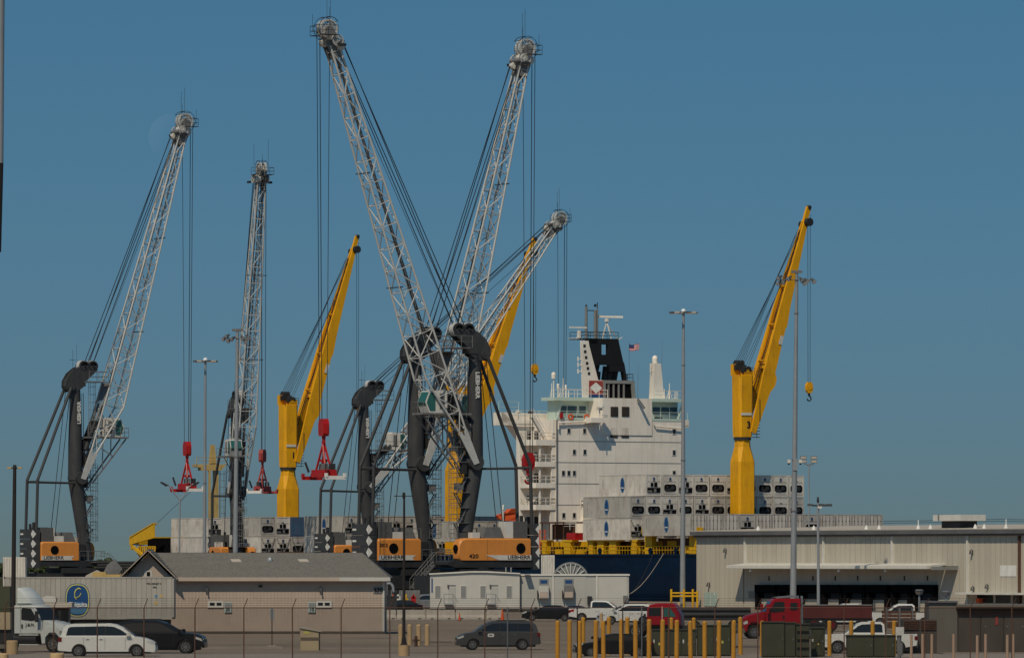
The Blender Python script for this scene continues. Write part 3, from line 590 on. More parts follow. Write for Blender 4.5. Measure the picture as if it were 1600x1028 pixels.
def hook_block(label, at, s_, m_, cat='hook block', big=False):
    root = thing('hook_block', label, cat, (at.x, at.y, at.z-3.2*s_), .5, None, s_)
    MB().prism([(-.3, 1.4), (-.6, 1.9), (-.62, 2.6), (-.35, 3.2), (.35, 3.2), (.62, 2.6), (.6, 1.9), (.3, 1.4)], -.3, .3).disc((0, -.32, 2.3), (0, 1, 0), .42, .1, 12).build('block', m_, root)
    mb = MB(); mb.cyl((0, 0, 1.45), (0, 0, .95), .2, .2, 8); pts = [V((.0+.38*math.sin(a_), 0, .5+.38*math.cos(a_))) for a_ in [R(x_) for x_ in range(0, 300, 30)]]; mb.path([V((0, 0, 1.0))]+pts, .11, 6)
    mb.build('hook', 'red' if m_ == 'red' else 'dark_steel', root); return root
hook_block('bright red hook block hanging in front of the white ship balconies', h4, 1.15, 'red')
hook_block('dark hook block low behind the ship containers under the far right boom', h3, 1.0, 'dark_steel')
# ================================================================ the container ship
def sq(px, p):                                      # how far across the ship the sight line through column px cuts station p
    k = (px-CX)/F; return (k*(SO.y-.866*p)-SO.x-.5*p)/(.866-.5*k)
def sz(py, p, q=0.0): return EYE+(HY-py)*(SO.y-.866*p+.5*q)/F
hullroot = thing('container_ship', 'long blue hulled container ship with white deckhouse, moored behind the cranes', 'ship', SO, R(-60))
HS = hullroot
outl = [(-152, -9), (-151, -12.5), (-146, -15.5), (-60, -15.5), (20, -15.5), (45, -12), (62, -5), (70, 0), (62, 5), (45, 12), (20, 15.5), (-146, 15.5), (-152, 9)]
mb = MB(); n = len(outl); lv = [(-3, .93), (1.0, .985), (3.5, 1.0), (6.2, 1.0)]
for z, s_ in lv: mb.v += [(p*(s_ if abs(p) > 100 or p > 40 else 1), q*s_, z) for p, q in outl]
for l_ in range(3):
    for i in range(n): mb.f.append((l_*n+i, l_*n+(i+1) % n, (l_+1)*n+(i+1) % n, (l_+1)*n+i)); mb.m.append(0)
mb.f.append(tuple(range(3*n, 4*n))); mb.m.append(1)
mb.build('hull', ['hull_blue', 'deck_brown'], HS)
MB().box(-143, 20, -15.62, -15.5, 5.95, 6.24).build('fender_rail', 'hull_blue', HS)
# raised stern with its yellow sheer
mb = MB(); mb.prism([(-152, 7.8), (-152, 8.9), (-144, 11.0), (-144, 8.8)], -15.6, -15.3); mb.prism([(-152, 8.85), (-152, 9.0), (-144, 11.1), (-144, 10.95)], -15.7, -14.9)
mb.prism([(-152.2, 7.8), (-151.9, 7.8), (-151.9, 9.0), (-152.2, 9.0)], -15.6, -6); mb.build('stern_bulwark', 'deck_yellow', HS)
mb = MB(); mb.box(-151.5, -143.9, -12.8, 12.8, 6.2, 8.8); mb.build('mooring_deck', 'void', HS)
mb = MB(); mb.beam((-151.8, -15.5, 7.7), (-146.5, -15.5, 5.7), .3, .45); mb.beam((-151.5, -15.5, 7.9), (-151.5, -15.5, 7.0), .3, .3)
for i in range(9): mb.cyl((-149.5+i*.7, -15.4, 6.2), (-149.5+i*.7, -15.4, 7.5), .09, .09, 5); mb.cyl((-149.5+i*.7, -15.4, 6.2), (-149.2+i*.7, -15.4, 7.5), .07, .07, 5)
mb.cyl((-149.6, -15.4, 7.5), (-143.8, -15.4, 7.5), .07, .07, 5); mb.build('mooring_frame', 'deck_yellow', HS)
for p in (-150.5, -147): MB().dome((p, -14.5, 6.9), .45, .45, 8, 4).cyl((p, -14.5, 6.2), (p, -14.5, 6.9), .3, .3, 8).build('winch', 'cabinet_green', HS)
# hatch coamings and the yellow stanchions along the near side
mb = MB(); mb.box(-143, -131, -12.6, 12.6, 6.2, 6.6); mb.box(-127, -80, -12.9, 12.9, 6.2, 6.65); mb.box(-31, -2.6, -13.2, 12.9, 6.2, 7.9); mb.box(.6, 30, -13.6, 13.2, 6.2, 8.3)
mb.build('hatch_coaming', 'deck_brown', HS)
def stan(px, p, z0, z1, wpx, q=-15.0):
    # stations along the near rail: find p for that column instead
    k = (px-CX)/F; pp = (k*(SO.y+.5*q)-SO.x-.866*q)/(.5+.866*k)
    return pp
def pat(px, q=-15.0):
    k = (px-CX)/F; return (k*(SO.y+.5*q)-SO.x-.866*q)/(.5+.866*k)
for px, wv in ((853, .5), (889, .8), (926, .5), (941, .8), (960, .9), (993, .6), (1016, .9), (1085, .8), (1131, .8), (1190, .8)):
    pp = pat(px); z1 = 8.15 if px < 1010 else 9.0
    mb = MB(); mb.box(pp-wv, pp+wv, -15.3, -14.6, 6.2, z1); mb.prism([(pp-wv*1.6, z1-.3), (pp+wv*1.6, z1-.3), (pp+wv*1.9, z1), (pp-wv*1.9, z1)], -15.35, -14.3); mb.build('stanchion', 'deck_yellow', HS)
for a_, b_, m_ in ((862, 888, 'deck_yellow'), (893, 918, 'deck_yellow'), (945, 957, 'deck_brown'), (965, 990, 'deck_brown'), (1018, 1035, 'deck_yellow'), (1043, 1057, 'deck_yellow')):
    pa, pb = pat(a_, -13.7), pat(b_, -13.7); MB().box(pa, pb, -13.75, -13.62, 7.2, 7.95).build('hatch_panel', m_, HS)
for a_, b_ in ((868, 876), (897, 912)): MB().box(pat(a_, -14.2), pat(b_, -14.2), -14.3, -13.9, 6.2, 6.9).build('vent_box', 'deck_yellow', HS)
MB().box(pat(1070, -14.6), pat(1086, -14.6), -15, -14.2, 6.2, 7.3).build('vent_box', 'deck_yellow', HS)
mb = MB(); q = -15.3
for z in (6.75, 7.25): mb.cyl((pat(846), q, z), (pat(1200), q, z), .05, .05, 4)
for i in range(80): pp = pat(846)+(pat(1200)-pat(846))*i/79; mb.cyl((pp, q, 6.2), (pp, q, 7.25), .03, .03, 4)
for a_, b_ in ((926, 914), (960, 951), (1016, 1005)): mb.beam((pat(a_), -15, 8.0), (pat(b_), -15, 6.3), .25, .25)
mb.build('railing', 'deck_yellow', HS)
for px in (941, 1020, 1060): MB().disc((pat(px), -15.32, 6.65), (0, 1, 0), .42, .3, 12).build('fairlead', 'hull_blue', HS)
for px in (1012, 1087): MB().box(pat(px)-.9, pat(px)+.9, -15.4, -14.4, 9.0, 9.7).cyl((pat(px), -15, 9.6), (pat(px), -15, 10.3), .4, .3, 8).build('bollard_head', 'deck_yellow', HS)
# crew shelter and red crate left of the white block
mb = MB(); 
for px in (847, 858, 867, 880): mb.box(pat(px)-.08, pat(px)+.08, -15, -14.9, 8.2, 10.4)
mb.box(pat(845), pat(882), -15.2, -12, 10.4, 10.6); mb.build('shelter_frame', 'rust', HS)
MB().box(pat(847), pat(881), -13.4, -13.2, 8.2, 10.3).build('shelter_back', 'deck_brown', HS)
mb = MB()
for px in (838, 842, 846, 850): mb.box(pat(px)-.06, pat(px)+.06, -14.9, -14.8, 6.9, 9.6)
for z in (7.6, 8.4, 9.2): mb.box(pat(837), pat(851), -14.9, -14.82, z, z+.1)
mb.build('ladder_frame', 'safety_orange', HS)
MB().box(pat(884), pat(897), -14.9, -13.6, 8.1, 9.1).build('red_crate', 'red', HS)
mb = MB(); rail(mb, [(pat(880), -14.9, 9.5), (pat(899), -14.9, 9.5)], 1.0, .05); mb.build('railing', 'off_white', HS)
# ---- superstructure
P0 = -32.3
zt = sz(657, P0)
ac = MB().box(-42, P0, -10.0, 10.3, 6.2, zt).build('deckhouse', 'ship_white', HS)
qa, qb = sq(941, P0), sq(1018, P0); zc = sz(622, P0)
MB().box(-41, P0+.12, qa, qb, zt-2, zc).build('casing', 'ship_white', HS)
for y in (690, 723, 756, 789): 
    z = sz(y, P0); MB().box(P0, P0+.03, -10, 10.3, z-.03, z+.04).build('deck_seam', 'mid_steel', ac)
for px in (905, 962, 1012):
    q = sq(px, P0); MB().box(P0, P0+.02, q-.02, q+.02, 6.3, zt-.3).build('plate_seam', 'off_white', ac)
MB().cyl((P0+.15, -9.9, 6.3), (P0+.15, -9.9, zt), .09, .09, 6).build('pipe', 'mid_steel', ac)
MB().path([(P0+.3, sq(871, P0), zt-1.3), (P0+.3, sq(871, P0), zt-.4), (P0+.3, sq(922, P0), zt-.15), (P0+.3, sq(922, P0), zt-.9)], .12, 6).build('pipe', 'ship_white', ac)
MB().path([(P0+.3, sq(1019, P0), zt-.2), (P0+.3, sq(1022, P0), zt-.7), (P0+.3, sq(1063, P0), zt-1.0)], .1, 6).build('pipe', 'ship_white', ac)
for px, py in ((888.5, 673), (913, 673), (897, 706), (913.5, 706), (880, 739), (888.5, 739), (897, 739), (880.5, 805), (897, 805), (1053, 674), (1053, 707), (1053, 739), (1053, 771)):
    q = sq(px, P0); z = sz(py, P0, q); f_ = MB().box(P0, P0+.06, q-.3, q+.3, z-.42, z+.42).build('window_frame', 'off_white', ac)
    MB().box(P0+.05, P0+.08, q-.2, q+.2, z-.31, z+.31).build('window', 'dark_glass', f_)
for px, py in ((959, 643), (976.5, 643), (959, 676), (976.5, 676)):
    q = sq(px, P0); z = sz(py, P0, q); b_ = P0+(.12 if py < 660 else .0)
    mb = MB(); mb.box(b_, b_+.05, q-.6, q+.6, z-.68, z+.68)
    for i in range(9): mb.box(b_+.05, b_+.12, q-.55, q+.55, z-.6+i*.145, z-.53+i*.145)
    mb.build('louver', 'concrete_dark', ac)
# overhanging platform that throws the long shadow
q0, q1 = sq(913, P0), sq(930, P0); z = sz(661, P0)
MB().prism([(P0, z-.1), (P0+1.9, z), (P0+1.9, z+.65), (P0, z+.75)], q0, q1+.2).build('platform', 'ship_white', HS)
mb = MB(); mb.cyl((P0+1.5, q1-.2, z+.6), (P0+1.5, q1-.2, z+2.0), .1, .1, 6); mb.box(P0+1.2, P0+1.8, q1-.5, q1+.1, z+1.7, z+2.2); mb.box(P0+1.5, P0+1.9, q1+.2, q1+.9, z+.7, z+1.1); mb.cyl((P0+1.7, q1-.3, z-1.0), (P0+1.7, q1-.3, z+.2), .06, .06, 5)
mb.dome((P0+1.8, q0+1.6, z+2.0), .45, .5, 8, 4); mb.build('searchlight', 'off_white', HS)
MB().beam((P0+.4, sq(994, P0), zc-.1), (P0+1.2, sq(1000, P0), zc-1.4), .25, .3).build('boom_crutch', 'mid_steel', HS)
# wheelhouse, its windows and roof
PW = -36.0
for (xa, xb) in ((868, 942), (1016, 1059)):
    qa_, qb_ = sq(xa, PW), sq(xb, PW); z0, z1 = zt, sz(627, PW)
    mb = MB(); left = xa < 900
    mb.box(-38.2, PW, qa_, qb_, z0-.2, z1); o = mb.build('wheelhouse', 'ship_green_white', HS)
    for (a_, b_) in (((876, 885), (887, 901), (905, 915)) if left else ((1020, 1031), (1033, 1045), (1047, 1057))):
        MB().box(PW, PW+.06, sq(a_, PW), sq(b_, PW), sz(645.5, PW), sz(635, PW)).build('window', 'blue_glass', o)
    MB().prism([(sq(xa-(4 if left else 0), PW+1), z1), (sq(xb+(0 if left else 4), PW+1), z1), (sq(xb+(0 if left else 4), PW+1), z1+.45), (sq(xa-(4 if left else 0), PW+1), z1+.45)], -38.2, PW+1.4, 'x').build('roof', 'ship_green_white', HS)
    for (c_, d_) in (((868, 872),) if left else ((1056, 1062),)): MB().beam((PW+.3, sq(c_, PW), z0), (PW+.9, sq(d_, PW), z1), .2, .3).build('window_post', 'ship_green_white', o)
    mb = MB(); za = zt
    mb.box(P0-.15, P0+.05, sq(870 if left else 1018, P0), sq(917 if left else 1064, P0), za, za+.35)
    rail(mb, [(P0, sq(870 if left else 1018, P0), za), (P0, sq(917 if left else 1074, P0), za)], 1.2, .045); mb.build('bulwark', 'ship_green_white', HS)
    mb = MB(); zr = z1+.45
    rail(mb, [(PW+1.2, sq(xa-3 if left else xa, PW), zr), (PW+1.2, sq(xb if left else xb+3, PW), zr)], 1.1, .04); rail(mb, [(-38, sq(xa-6 if left else xa, -38), zr), (-38, sq(xb, -38), zr)], 1.1, .04); mb.build('railing', 'ship_white', HS)
for px in (891, 916): MB().ring((P0+.12, sq(px, P0), sz(652, P0)), (1, 0, 0), .42, .24, .14, 14).build('lifebuoy', 'safety_orange', HS)
MB().box(P0+.1, P0+.4, sq(874, P0), sq(877.5, P0), sz(655, P0), sz(646, P0)).build('fire_box', 'red', HS)
for px in (898, 904, 910, 1028, 1034): MB().disc((P0-.4, sq(px, P0), sz(653, P0)), (1, 0, 0), .3, .3, 10).build('deck_light', 'dark_steel', HS)
# bridge wings
PB = -38.0
qa_, qb_ = sq(785, PB), sq(870, PB); z0, z1 = sz(668, PB), sz(646, PB)
mb = MB(); mb.prism([(qa_, z0+.7), (qa_, z1), (qa_+.01, z1), (sq(800, PB), z0+.9), (qb_, z0+.9), (qb_, z0), (sq(803, PB), z0), ], PB-.2, PB, 'x')
mb.box(PB-2.6, PB, qa_, qb_, z0+.2, z0+.45); mb.box(PB-.15, PB, qa_, sq(800, PB), z0+.4, z1); mb.box(PB-2.6, PB-2.45, qa_, qb_, z0+.2, z1)
mb.prism([(sq(800, PB), z0+.3), (qb_, z0+.3), (qb_, z0-1.9), (sq(818, PB), z0-1.9)], PB-2, PB-.3, 'x'); mb.box(PB-2.6, PB, qa_, qa_+.15, z0+.4, z1); mb.build('bridge_wing', 'ship_white', HS)
mb = MB(); rail(mb, [(PB, sq(800, PB), z0+.9), (PB, qb_, z0+.9)], 1.3, .05); rail(mb, [(PB-1, qa_, z1), (PB-1, sq(816, PB), z1)], 1.5, .04, False); mb.cyl((PB-1, qa_, z1), (PB-1, qa_, z1+1.5), .05, .05, 4); mb.cyl((PB-1, sq(816, PB), z1-1), (PB-1, sq(816, PB), z1+1.5), .05, .05, 4); mb.build('railing', 'ship_green_white', HS)
for px in (812, 832): MB().dome((PB-.5, sq(px, PB), z1-.1), .4, .5, 8, 4).build('deck_light', 'off_white' if px < 820 else 'dark_steel', HS)
PR = -40.5; qr0, qr1 = sq(1050, PR), sq(1076.5, PR); zr0, zr1 = sz(668, PR), sz(654, PR)
mb = MB(); mb.box(PR-2.4, PR, qr0, qr1, zr0+.2, zr0+.5); mb.box(PR-.15, PR, qr0, qr1, zr0+.3, zr1); mb.prism([(qr0, zr0+.2), (qr1-.6, zr0+.2), (qr0, zr0-2.5)], PR-2, PR-.3, 'x'); mb.build('bridge_wing', 'ship_white', HS)
# open decks at the left side: slabs, posts, back wall, doors, rails
PD = -35.0; qd0, qd1 = -14.3, -10.02
MB().box(-36.2, PD, qd0+.3, -10.0, 6.2, zt-1.5).build('side_deckhouse', 'ship_white', HS)
lev = [(697, 688), (730, 722), (763, 755), (797, 789)]
for i, (ya, yb) in enumerate(lev):
    z0, z1 = sz(ya, P0), sz(yb, P0)
    pts = [(PD, qd0+.25), (P0-.6, qd0+.25), (P0, qd0+1.2), (P0, qd1), (PD, qd1)]
    MB().prism(pts, z0, z0+.18, 'z').build('deck', 'ship_white', HS)
    mb = MB()
    for a_, b_ in zip(pts[:-2], pts[1:-1]): mb.beam((*a_, (z0+z1)/2), (*b_, (z0+z1)/2), .08, z1-z0)
    mb.build('bulwark', 'ship_white', HS)
    mb = MB(); rail(mb, [(*pts[0], z1), (*pts[1], z1), (*pts[2], z1), (*pts[3], z1)], .95, .05); mb.build('railing', 'ship_white', HS)
for i, ya in enumerate([668, 697, 730, 763, 797, 830]):
    zb = sz(ya, P0)-.1
    for px in (826, 838): 
        if i: z_ = zb; q = sq(px, PD); MB().box(PD, PD+.06, q-.32, q+.32, z_+.3, z_+2.1).build('door', 'dark_steel' if (px+i) % 2 else 'window_grey', HS)
for px in (845, 866): MB().beam((P0-.3, sq(px, P0)-(0 if px < 850 else 0), 6.2), (P0-.3, sq(px, P0), zt-1.8), .22, .22).build('deck_post', 'ship_white', HS)
MB().prism([(-10.9, 6.2), (-10.02, 6.2), (-10.02, zt), (-10.35, zt)], P0-.4, P0-.1, 'x').build('frame_edge', 'ship_white', HS)
mb = MB(); a_ = (P0-1.5, sq(840, P0), sz(652, P0)); b_ = (P0-1.5, sq(861, P0), sz(688, P0))
for o in (-.35, .35): mb.beam((a_[0]+o, a_[1], a_[2]), (b_[0]+o, b_[1], b_[2]), .1, .25); mb.cyl((a_[0]+o, a_[1], a_[2]+1), (b_[0]+o, b_[1], b_[2]+1), .05, .05, 4)
for i in range(14): p_ = V(a_).lerp(V(b_), (i+.5)/14); mb.box(p_.x-.35, p_.x+.35, p_.y-.12, p_.y+.12, p_.z-.02, p_.z+.02)
mb.build('stairs', 'ship_white', HS)
for (ya, yb, xa, xb) in ((697, 712, 850, 858), (790, 775, 832, 848)):
    mb = MB()
    for o in (0, .7): mb.beam((P0-1.8+o, sq(xa, P0), sz(ya, P0)), (P0-1.8+o, sq(xb, P0), sz(yb, P0)), .08, .22)
    mb.build('stairs', 'ship_white', HS)
MB().box(P0, P0+2.2, sq(904, P0), sq(930, P0), 6.2, sz(813, P0)).build('deck_store', 'ship_white', HS); MB().box(P0, P0+1.6, sq(915, P0), sq(926, P0), sz(813, P0), sz(788, P0)).build('deck_store', 'ship_white', HS)
mb = MB(); rail(mb, [(P0+.1, sq(907, P0), sz(792, P0)), (P0+.1, sq(917, P0), sz(792, P0))], 1, .05); mb.beam((P0+.3, sq(908, P0), sz(786, P0)), (P0+.3, sq(916, P0), sz(792, P0)), .3, .2); mb.build('davit', 'ship_white', HS)
# ---- funnel
PF = -36.5
def fq(px): return sq(px, PF)
def fz(py): return sz(py, PF)
def quad(pts, pa=PF-.8, pb=PF, mb=None): return (mb or MB()).prism([(fq(x), fz(y)) for x, y in pts], pa, pb, 'x')
mb = MB()
quad([(916, 536), (921, 529), (934, 529), (934, 565), (925, 565)], mb=mb); quad([(921, 529), (966, 529), (968, 538), (921, 538)], mb=mb)
quad([(951, 538), (968, 538), (974, 565), (951, 565)], mb=mb); quad([(934, 538), (940, 538), (940, 555), (934, 555)], mb=mb)
quad([(934, 554), (951, 554), (951, 566), (934, 566)], mb=mb)
quad([(923, 565), (933, 565), (931, 575), (936, 594), (929, 594)], mb=mb); quad([(933, 565), (975, 565), (976, 570), (932, 570)], mb=mb)
quad([(952, 569), (976, 569), (980, 594), (976, 594), (974, 580), (954, 580)], mb=mb)
mb.build('funnel', 'black', HS)
for px, a_, lean, r_ in ((938, 569, 3, .55), (944, 580, .5, .3), (955, 572, 2, .42), (962, 570, 2, .5), (970, 575, 2, .4)):
    MB().cyl((PF-1.6, fq(px-lean), fz(596)), (PF-1.6, fq(px+lean*.6), fz(a_)), r_, r_*1.1, 12).build('exhaust_pipe', 'dark_steel', HS, True)
mb = MB(); quad([(906, 533), (918, 533), (919, 540), (933, 594), (940, 594), (940, 622), (909, 622)], PF+.05, PF+.3, mb); mb.build('mast_plate', 'ship_white', HS)
for px, py in ((911.5, 541), (912.5, 550), (914, 559), (915.5, 568), (916.7, 576), (918.5, 584)): MB().box(PF+.3, PF+.34, fq(px-1.8), fq(px+1.8), fz(py+2.2), fz(py-2.2)).build('lightening_hole', 'dark_steel', HS)
for py in (563, 572, 582): MB().cyl((PF+.2, fq(909), fz(py)), (PF+.2, fq(902), fz(py-2)), .08, .08, 5).cyl((PF+.2, fq(902), fz(py+2)), (PF+.2, fq(902), fz(py-5)), .1, .1, 5).build('aerial_bracket', 'ship_white', HS)
o = MB().box(PF+.3, PF+.36, fq(918.5), fq(940), fz(617), fz(595)).build('house_flag_panel', 'faded_red', HS)
MB().prism([(fq(919.5), fz(606)), (fq(929), fz(597.5)), (fq(938.5), fz(606)), (fq(929), fz(615))], PF+.36, PF+.39, 'x').build('diamond', 'white_paint', o)
MB().box(PF+.3, PF+.37, fq(918.5), fq(940), fz(623), fz(617)).build('blue_band', 'logo_blue', HS)
MB().box(PF-4.5, PF+.2, fq(941), fq(990), fz(624), fz(595)).build('funnel_base', 'void', HS)
mb = MB(); quad([(940, 594), (989, 594), (989, 599), (940, 599)], PF-4.6, PF+.45, mb); quad([(984, 599), (989, 599), (991, 622), (986, 622)], PF-.2, PF+.45, mb); quad([(940, 599), (944, 599), (944, 622), (940, 622)], PF-.2, PF+.45, mb); mb.build('funnel_frame', 'window_grey', HS)
for px in (949, 957, 965, 973): MB().cyl((PF+.3, fq(px), fz(622)), (PF+.3, fq(px), fz(600)), .16, .16, 8).build('vent_pipe', 'mid_steel', HS)
mb = MB(); rail(mb, [(PF, fq(979), fz(594)), (PF, fq(989), fz(594)), (PF-3, fq(989), fz(594))], .9, .05); rail(mb, [(PF, fq(908), fz(529)), (PF, fq(966), fz(529))], .9, .05); rail(mb, [(PF-3, fq(908), fz(529)), (PF-3, fq(966), fz(529))], .9, .05); mb.box(PF-3.2, PF, fq(908), fq(967), fz(530.5), fz(529)); mb.build('railing', 'dark_steel', HS)
for px, py, w_ in ((922.8, 479, .22), (937, 484, .25), (940.5, 480, .12)):
    MB().cyl((PF-1.2, fq(px), fz(529)), (PF-1.2, fq(px), fz(py)), w_, w_*.85, 8).build('mast', 'window_grey', HS, True)
MB().cyl((PF-1.2, fq(922.8), fz(479)), (PF-1.2, fq(922.8), fz(476)), .12, .12, 6).cyl((PF-1.2, fq(940.5), fz(480)), (PF-1.2, fq(940.5), fz(472)), .06, .06, 5).beam((PF-1.2, fq(924), fz(485)), (PF-1.2, fq(937), fz(485)), .12, .12).box(PF-1.4, PF-1, fq(936), fq(938), fz(479), fz(475)).build('mast_light', 'dark_steel', HS)
mb = MB(); rc = (PF-1, fq(954), fz(502))
for dx, dp_ in ((-7, 0), (7, 0), (0, -1.5), (1, 1.0)): mb.cyl(rc, (PF-1+dp_, fq(954+dx), fz(529)), .09, .09, 6)
mb.cyl(rc, (PF-1, fq(954), fz(497)), .35, .3, 8); mb.path([(PF-1, fq(957), fz(510)), (PF-1, fq(972), fz(530)), (PF-1, fq(978), fz(526))], .08, 5); mb.build('radar_mast', 'off_white', HS)
mb = MB(); mb.beam((PF-1-.6, fq(943.5), fz(494)), (PF-1+.6, fq(975.5), fz(494.5)), .25, .28); mb.build('radar_scanner', 'ship_white', HS)
mb = MB(); mb.cyl((PF, fq(905), fz(529)), (PF, fq(905), fz(517)), .3, .3, 8); 
for dx in (-4, 4): mb.cyl((PF, fq(905+dx), fz(530)), (PF, fq(905), fz(518)), .08, .08, 5)
mb.cyl((PF, fq(888), fz(530)), (PF, fq(906), fz(530)), .06, .06, 5); mb.build('radar_mast', 'off_white', HS)
MB().beam((PF, fq(890), fz(512.5)), (PF, fq(916.5), fz(512.5)), .2, .2).build('radar_scanner', 'ship_white', HS)
# white mast right, domes and whips left
zb = fz(622)
MB().prism([(fq(1022), zb), (fq(1039), zb), (fq(1034), fz(566)), (fq(1024.5), fz(566))], PF-1.4, PF-.2, 'x').build('mast', 'ship_white', HS)
def ball(c, r_, h_): return MB().dome(c, r_, r_*1.2, 12, 6).cyl((c[0], c[1], c[2]-h_), c, r_*.95, r_, 12)
ball((PF-.8, fq(1028), fz(559)), .42, .6).cyl((PF-.8, fq(1028), fz(566)), (PF-.8, fq(1028), fz(560)), .15, .15, 6).build('satellite_dome', 'ship_white', HS, True)
MB().cyl((PF-.8, fq(1020), fz(568)), (PF-.8, fq(1025), fz(568)), .05, .05, 4).cyl((PF-.8, fq(1020), fz(577)), (PF-.8, fq(1025), fz(577)), .05, .05, 4).cyl((PF-.8, fq(1020.5), fz(580)), (PF-.8, fq(1020.5), fz(566)), .05, .05, 4).build('mast_light', 'ship_white', HS)
for px, py in ((1046, 597), (1055, 610), (1038, 606)):
    mb = MB(); mb.cyl((PF, fq(px), zb), (PF, fq(px), fz(py)), .1, .05, 6)
    for dx in (-4.5, 4.5): mb.cyl((PF, fq(px+dx), zb), (PF, fq(px), fz(py+10)), .05, .05, 4)
    mb.build('aerial_mast', 'ship_white', HS)
for px, py in ((1008, 565), (1045, 530)): MB().cyl((PF-2, fq(px), fz(622)), (PF-2, fq(px+1), fz(py)), .04, .02, 4).build('whip_aerial', 'mid_steel', HS)
for px, py, r_ in ((865, 587, .33), (872, 603, .2), (884, 604, .15)):
    ball((PF, fq(px), fz(py)), r_, .5).cyl((PF, fq(px), zb-.3), (PF, fq(px), fz(py+3)), .1, .08, 6).build('satellite_dome', 'ship_white', HS, True)
for px, py in ((862, 600), (875, 606), (880, 592), (888, 612)): MB().cyl((PF, fq(px), zb-.3), (PF, fq(px), fz(py)), .07, .05, 5).cyl((PF, fq(px-3), zb-.3), (PF, fq(px), fz(py+8)), .04, .04, 4).build('whip_aerial', 'ship_white', HS)
# signal flag on its halyard: stripes and canton
o = thing('flag', 'small striped flag with a blue canton flying right of the black funnel', 'flag', ship(PF, fq(983), fz(546)), R(-8))
s_ = F and 840/F
mb = MB(); W_, H_ = 16*s_, 9.5*s_; nc = 8
for r_ in range(7):
    for c_ in range(nc):
        def fp(cc, rr_): x = cc/nc*W_; return (x, .12*math.sin(cc*.9), H_*rr_/7 - .10*math.sin(cc*.55+.4)*1.0 - x*.06)
        q_ = [fp(c_, r_), fp(c_+1, r_), fp(c_+1, r_+1), fp(c_, r_+1)]
        k_ = 2 if (r_ >= 3 and c_ < 4) else (0 if r_ % 2 == 0 else 1)
        mb.add(q_+[(x, y+.015, z) for x, y, z in q_], [(0, 1, 2, 3), (7, 6, 5, 4)], k_)
mb.build('cloth', ['flag_red', 'flag_white', 'flag_blue'], o)
MB().cyl((0, 0, -6.4), (0, 0, H_+.2), .02, .02, 4).build('halyard', 'dark_steel', o)
# lifeboat with its davit
lb = thing('lifeboat', 'orange enclosed lifeboat hanging left of the white balconies', 'lifeboat', ship(-40, sq(801, -40), sz(814, -40)), R(-60-90), None, .72)
mb = MB(); pr = [(-3.6, .9), (-3.0, .25), (-1.5, 0), (1.8, 0), (3.2, .35), (3.6, 1.0), (3.0, 1.3), (1.6, 1.5), (.8, 2.3), (-.8, 2.4), (-2.4, 1.6), (-3.2, 1.35)]
mb.prism(pr, -.75, .75, off=lambda a, b_: .3-abs(a)*.18); mb.build('boat_shell', 'lifeboat', lb)
for x in (-1.5, -.5, .5): MB().box(x-.2, x+.2, -1.12, -1.05, 1.0, 1.4).build('window', 'dark_glass', lb)
dv = thing('lifeboat_davit', 'red and white davit arms above the orange lifeboat', 'davit', ship(-40, sq(801, -40), sz(815, -40)), R(-60-90), None, .72)
for x in (-2.7, 2.7):
    MB().beam((x, .9, 0), (x, .9, 2.2), .3, .3).beam((x, .9, 2.2), (x*.8, .2, 3.1), .25, .3).build('davit_arm', 'faded_red' if x < 0 else 'off_white', dv)
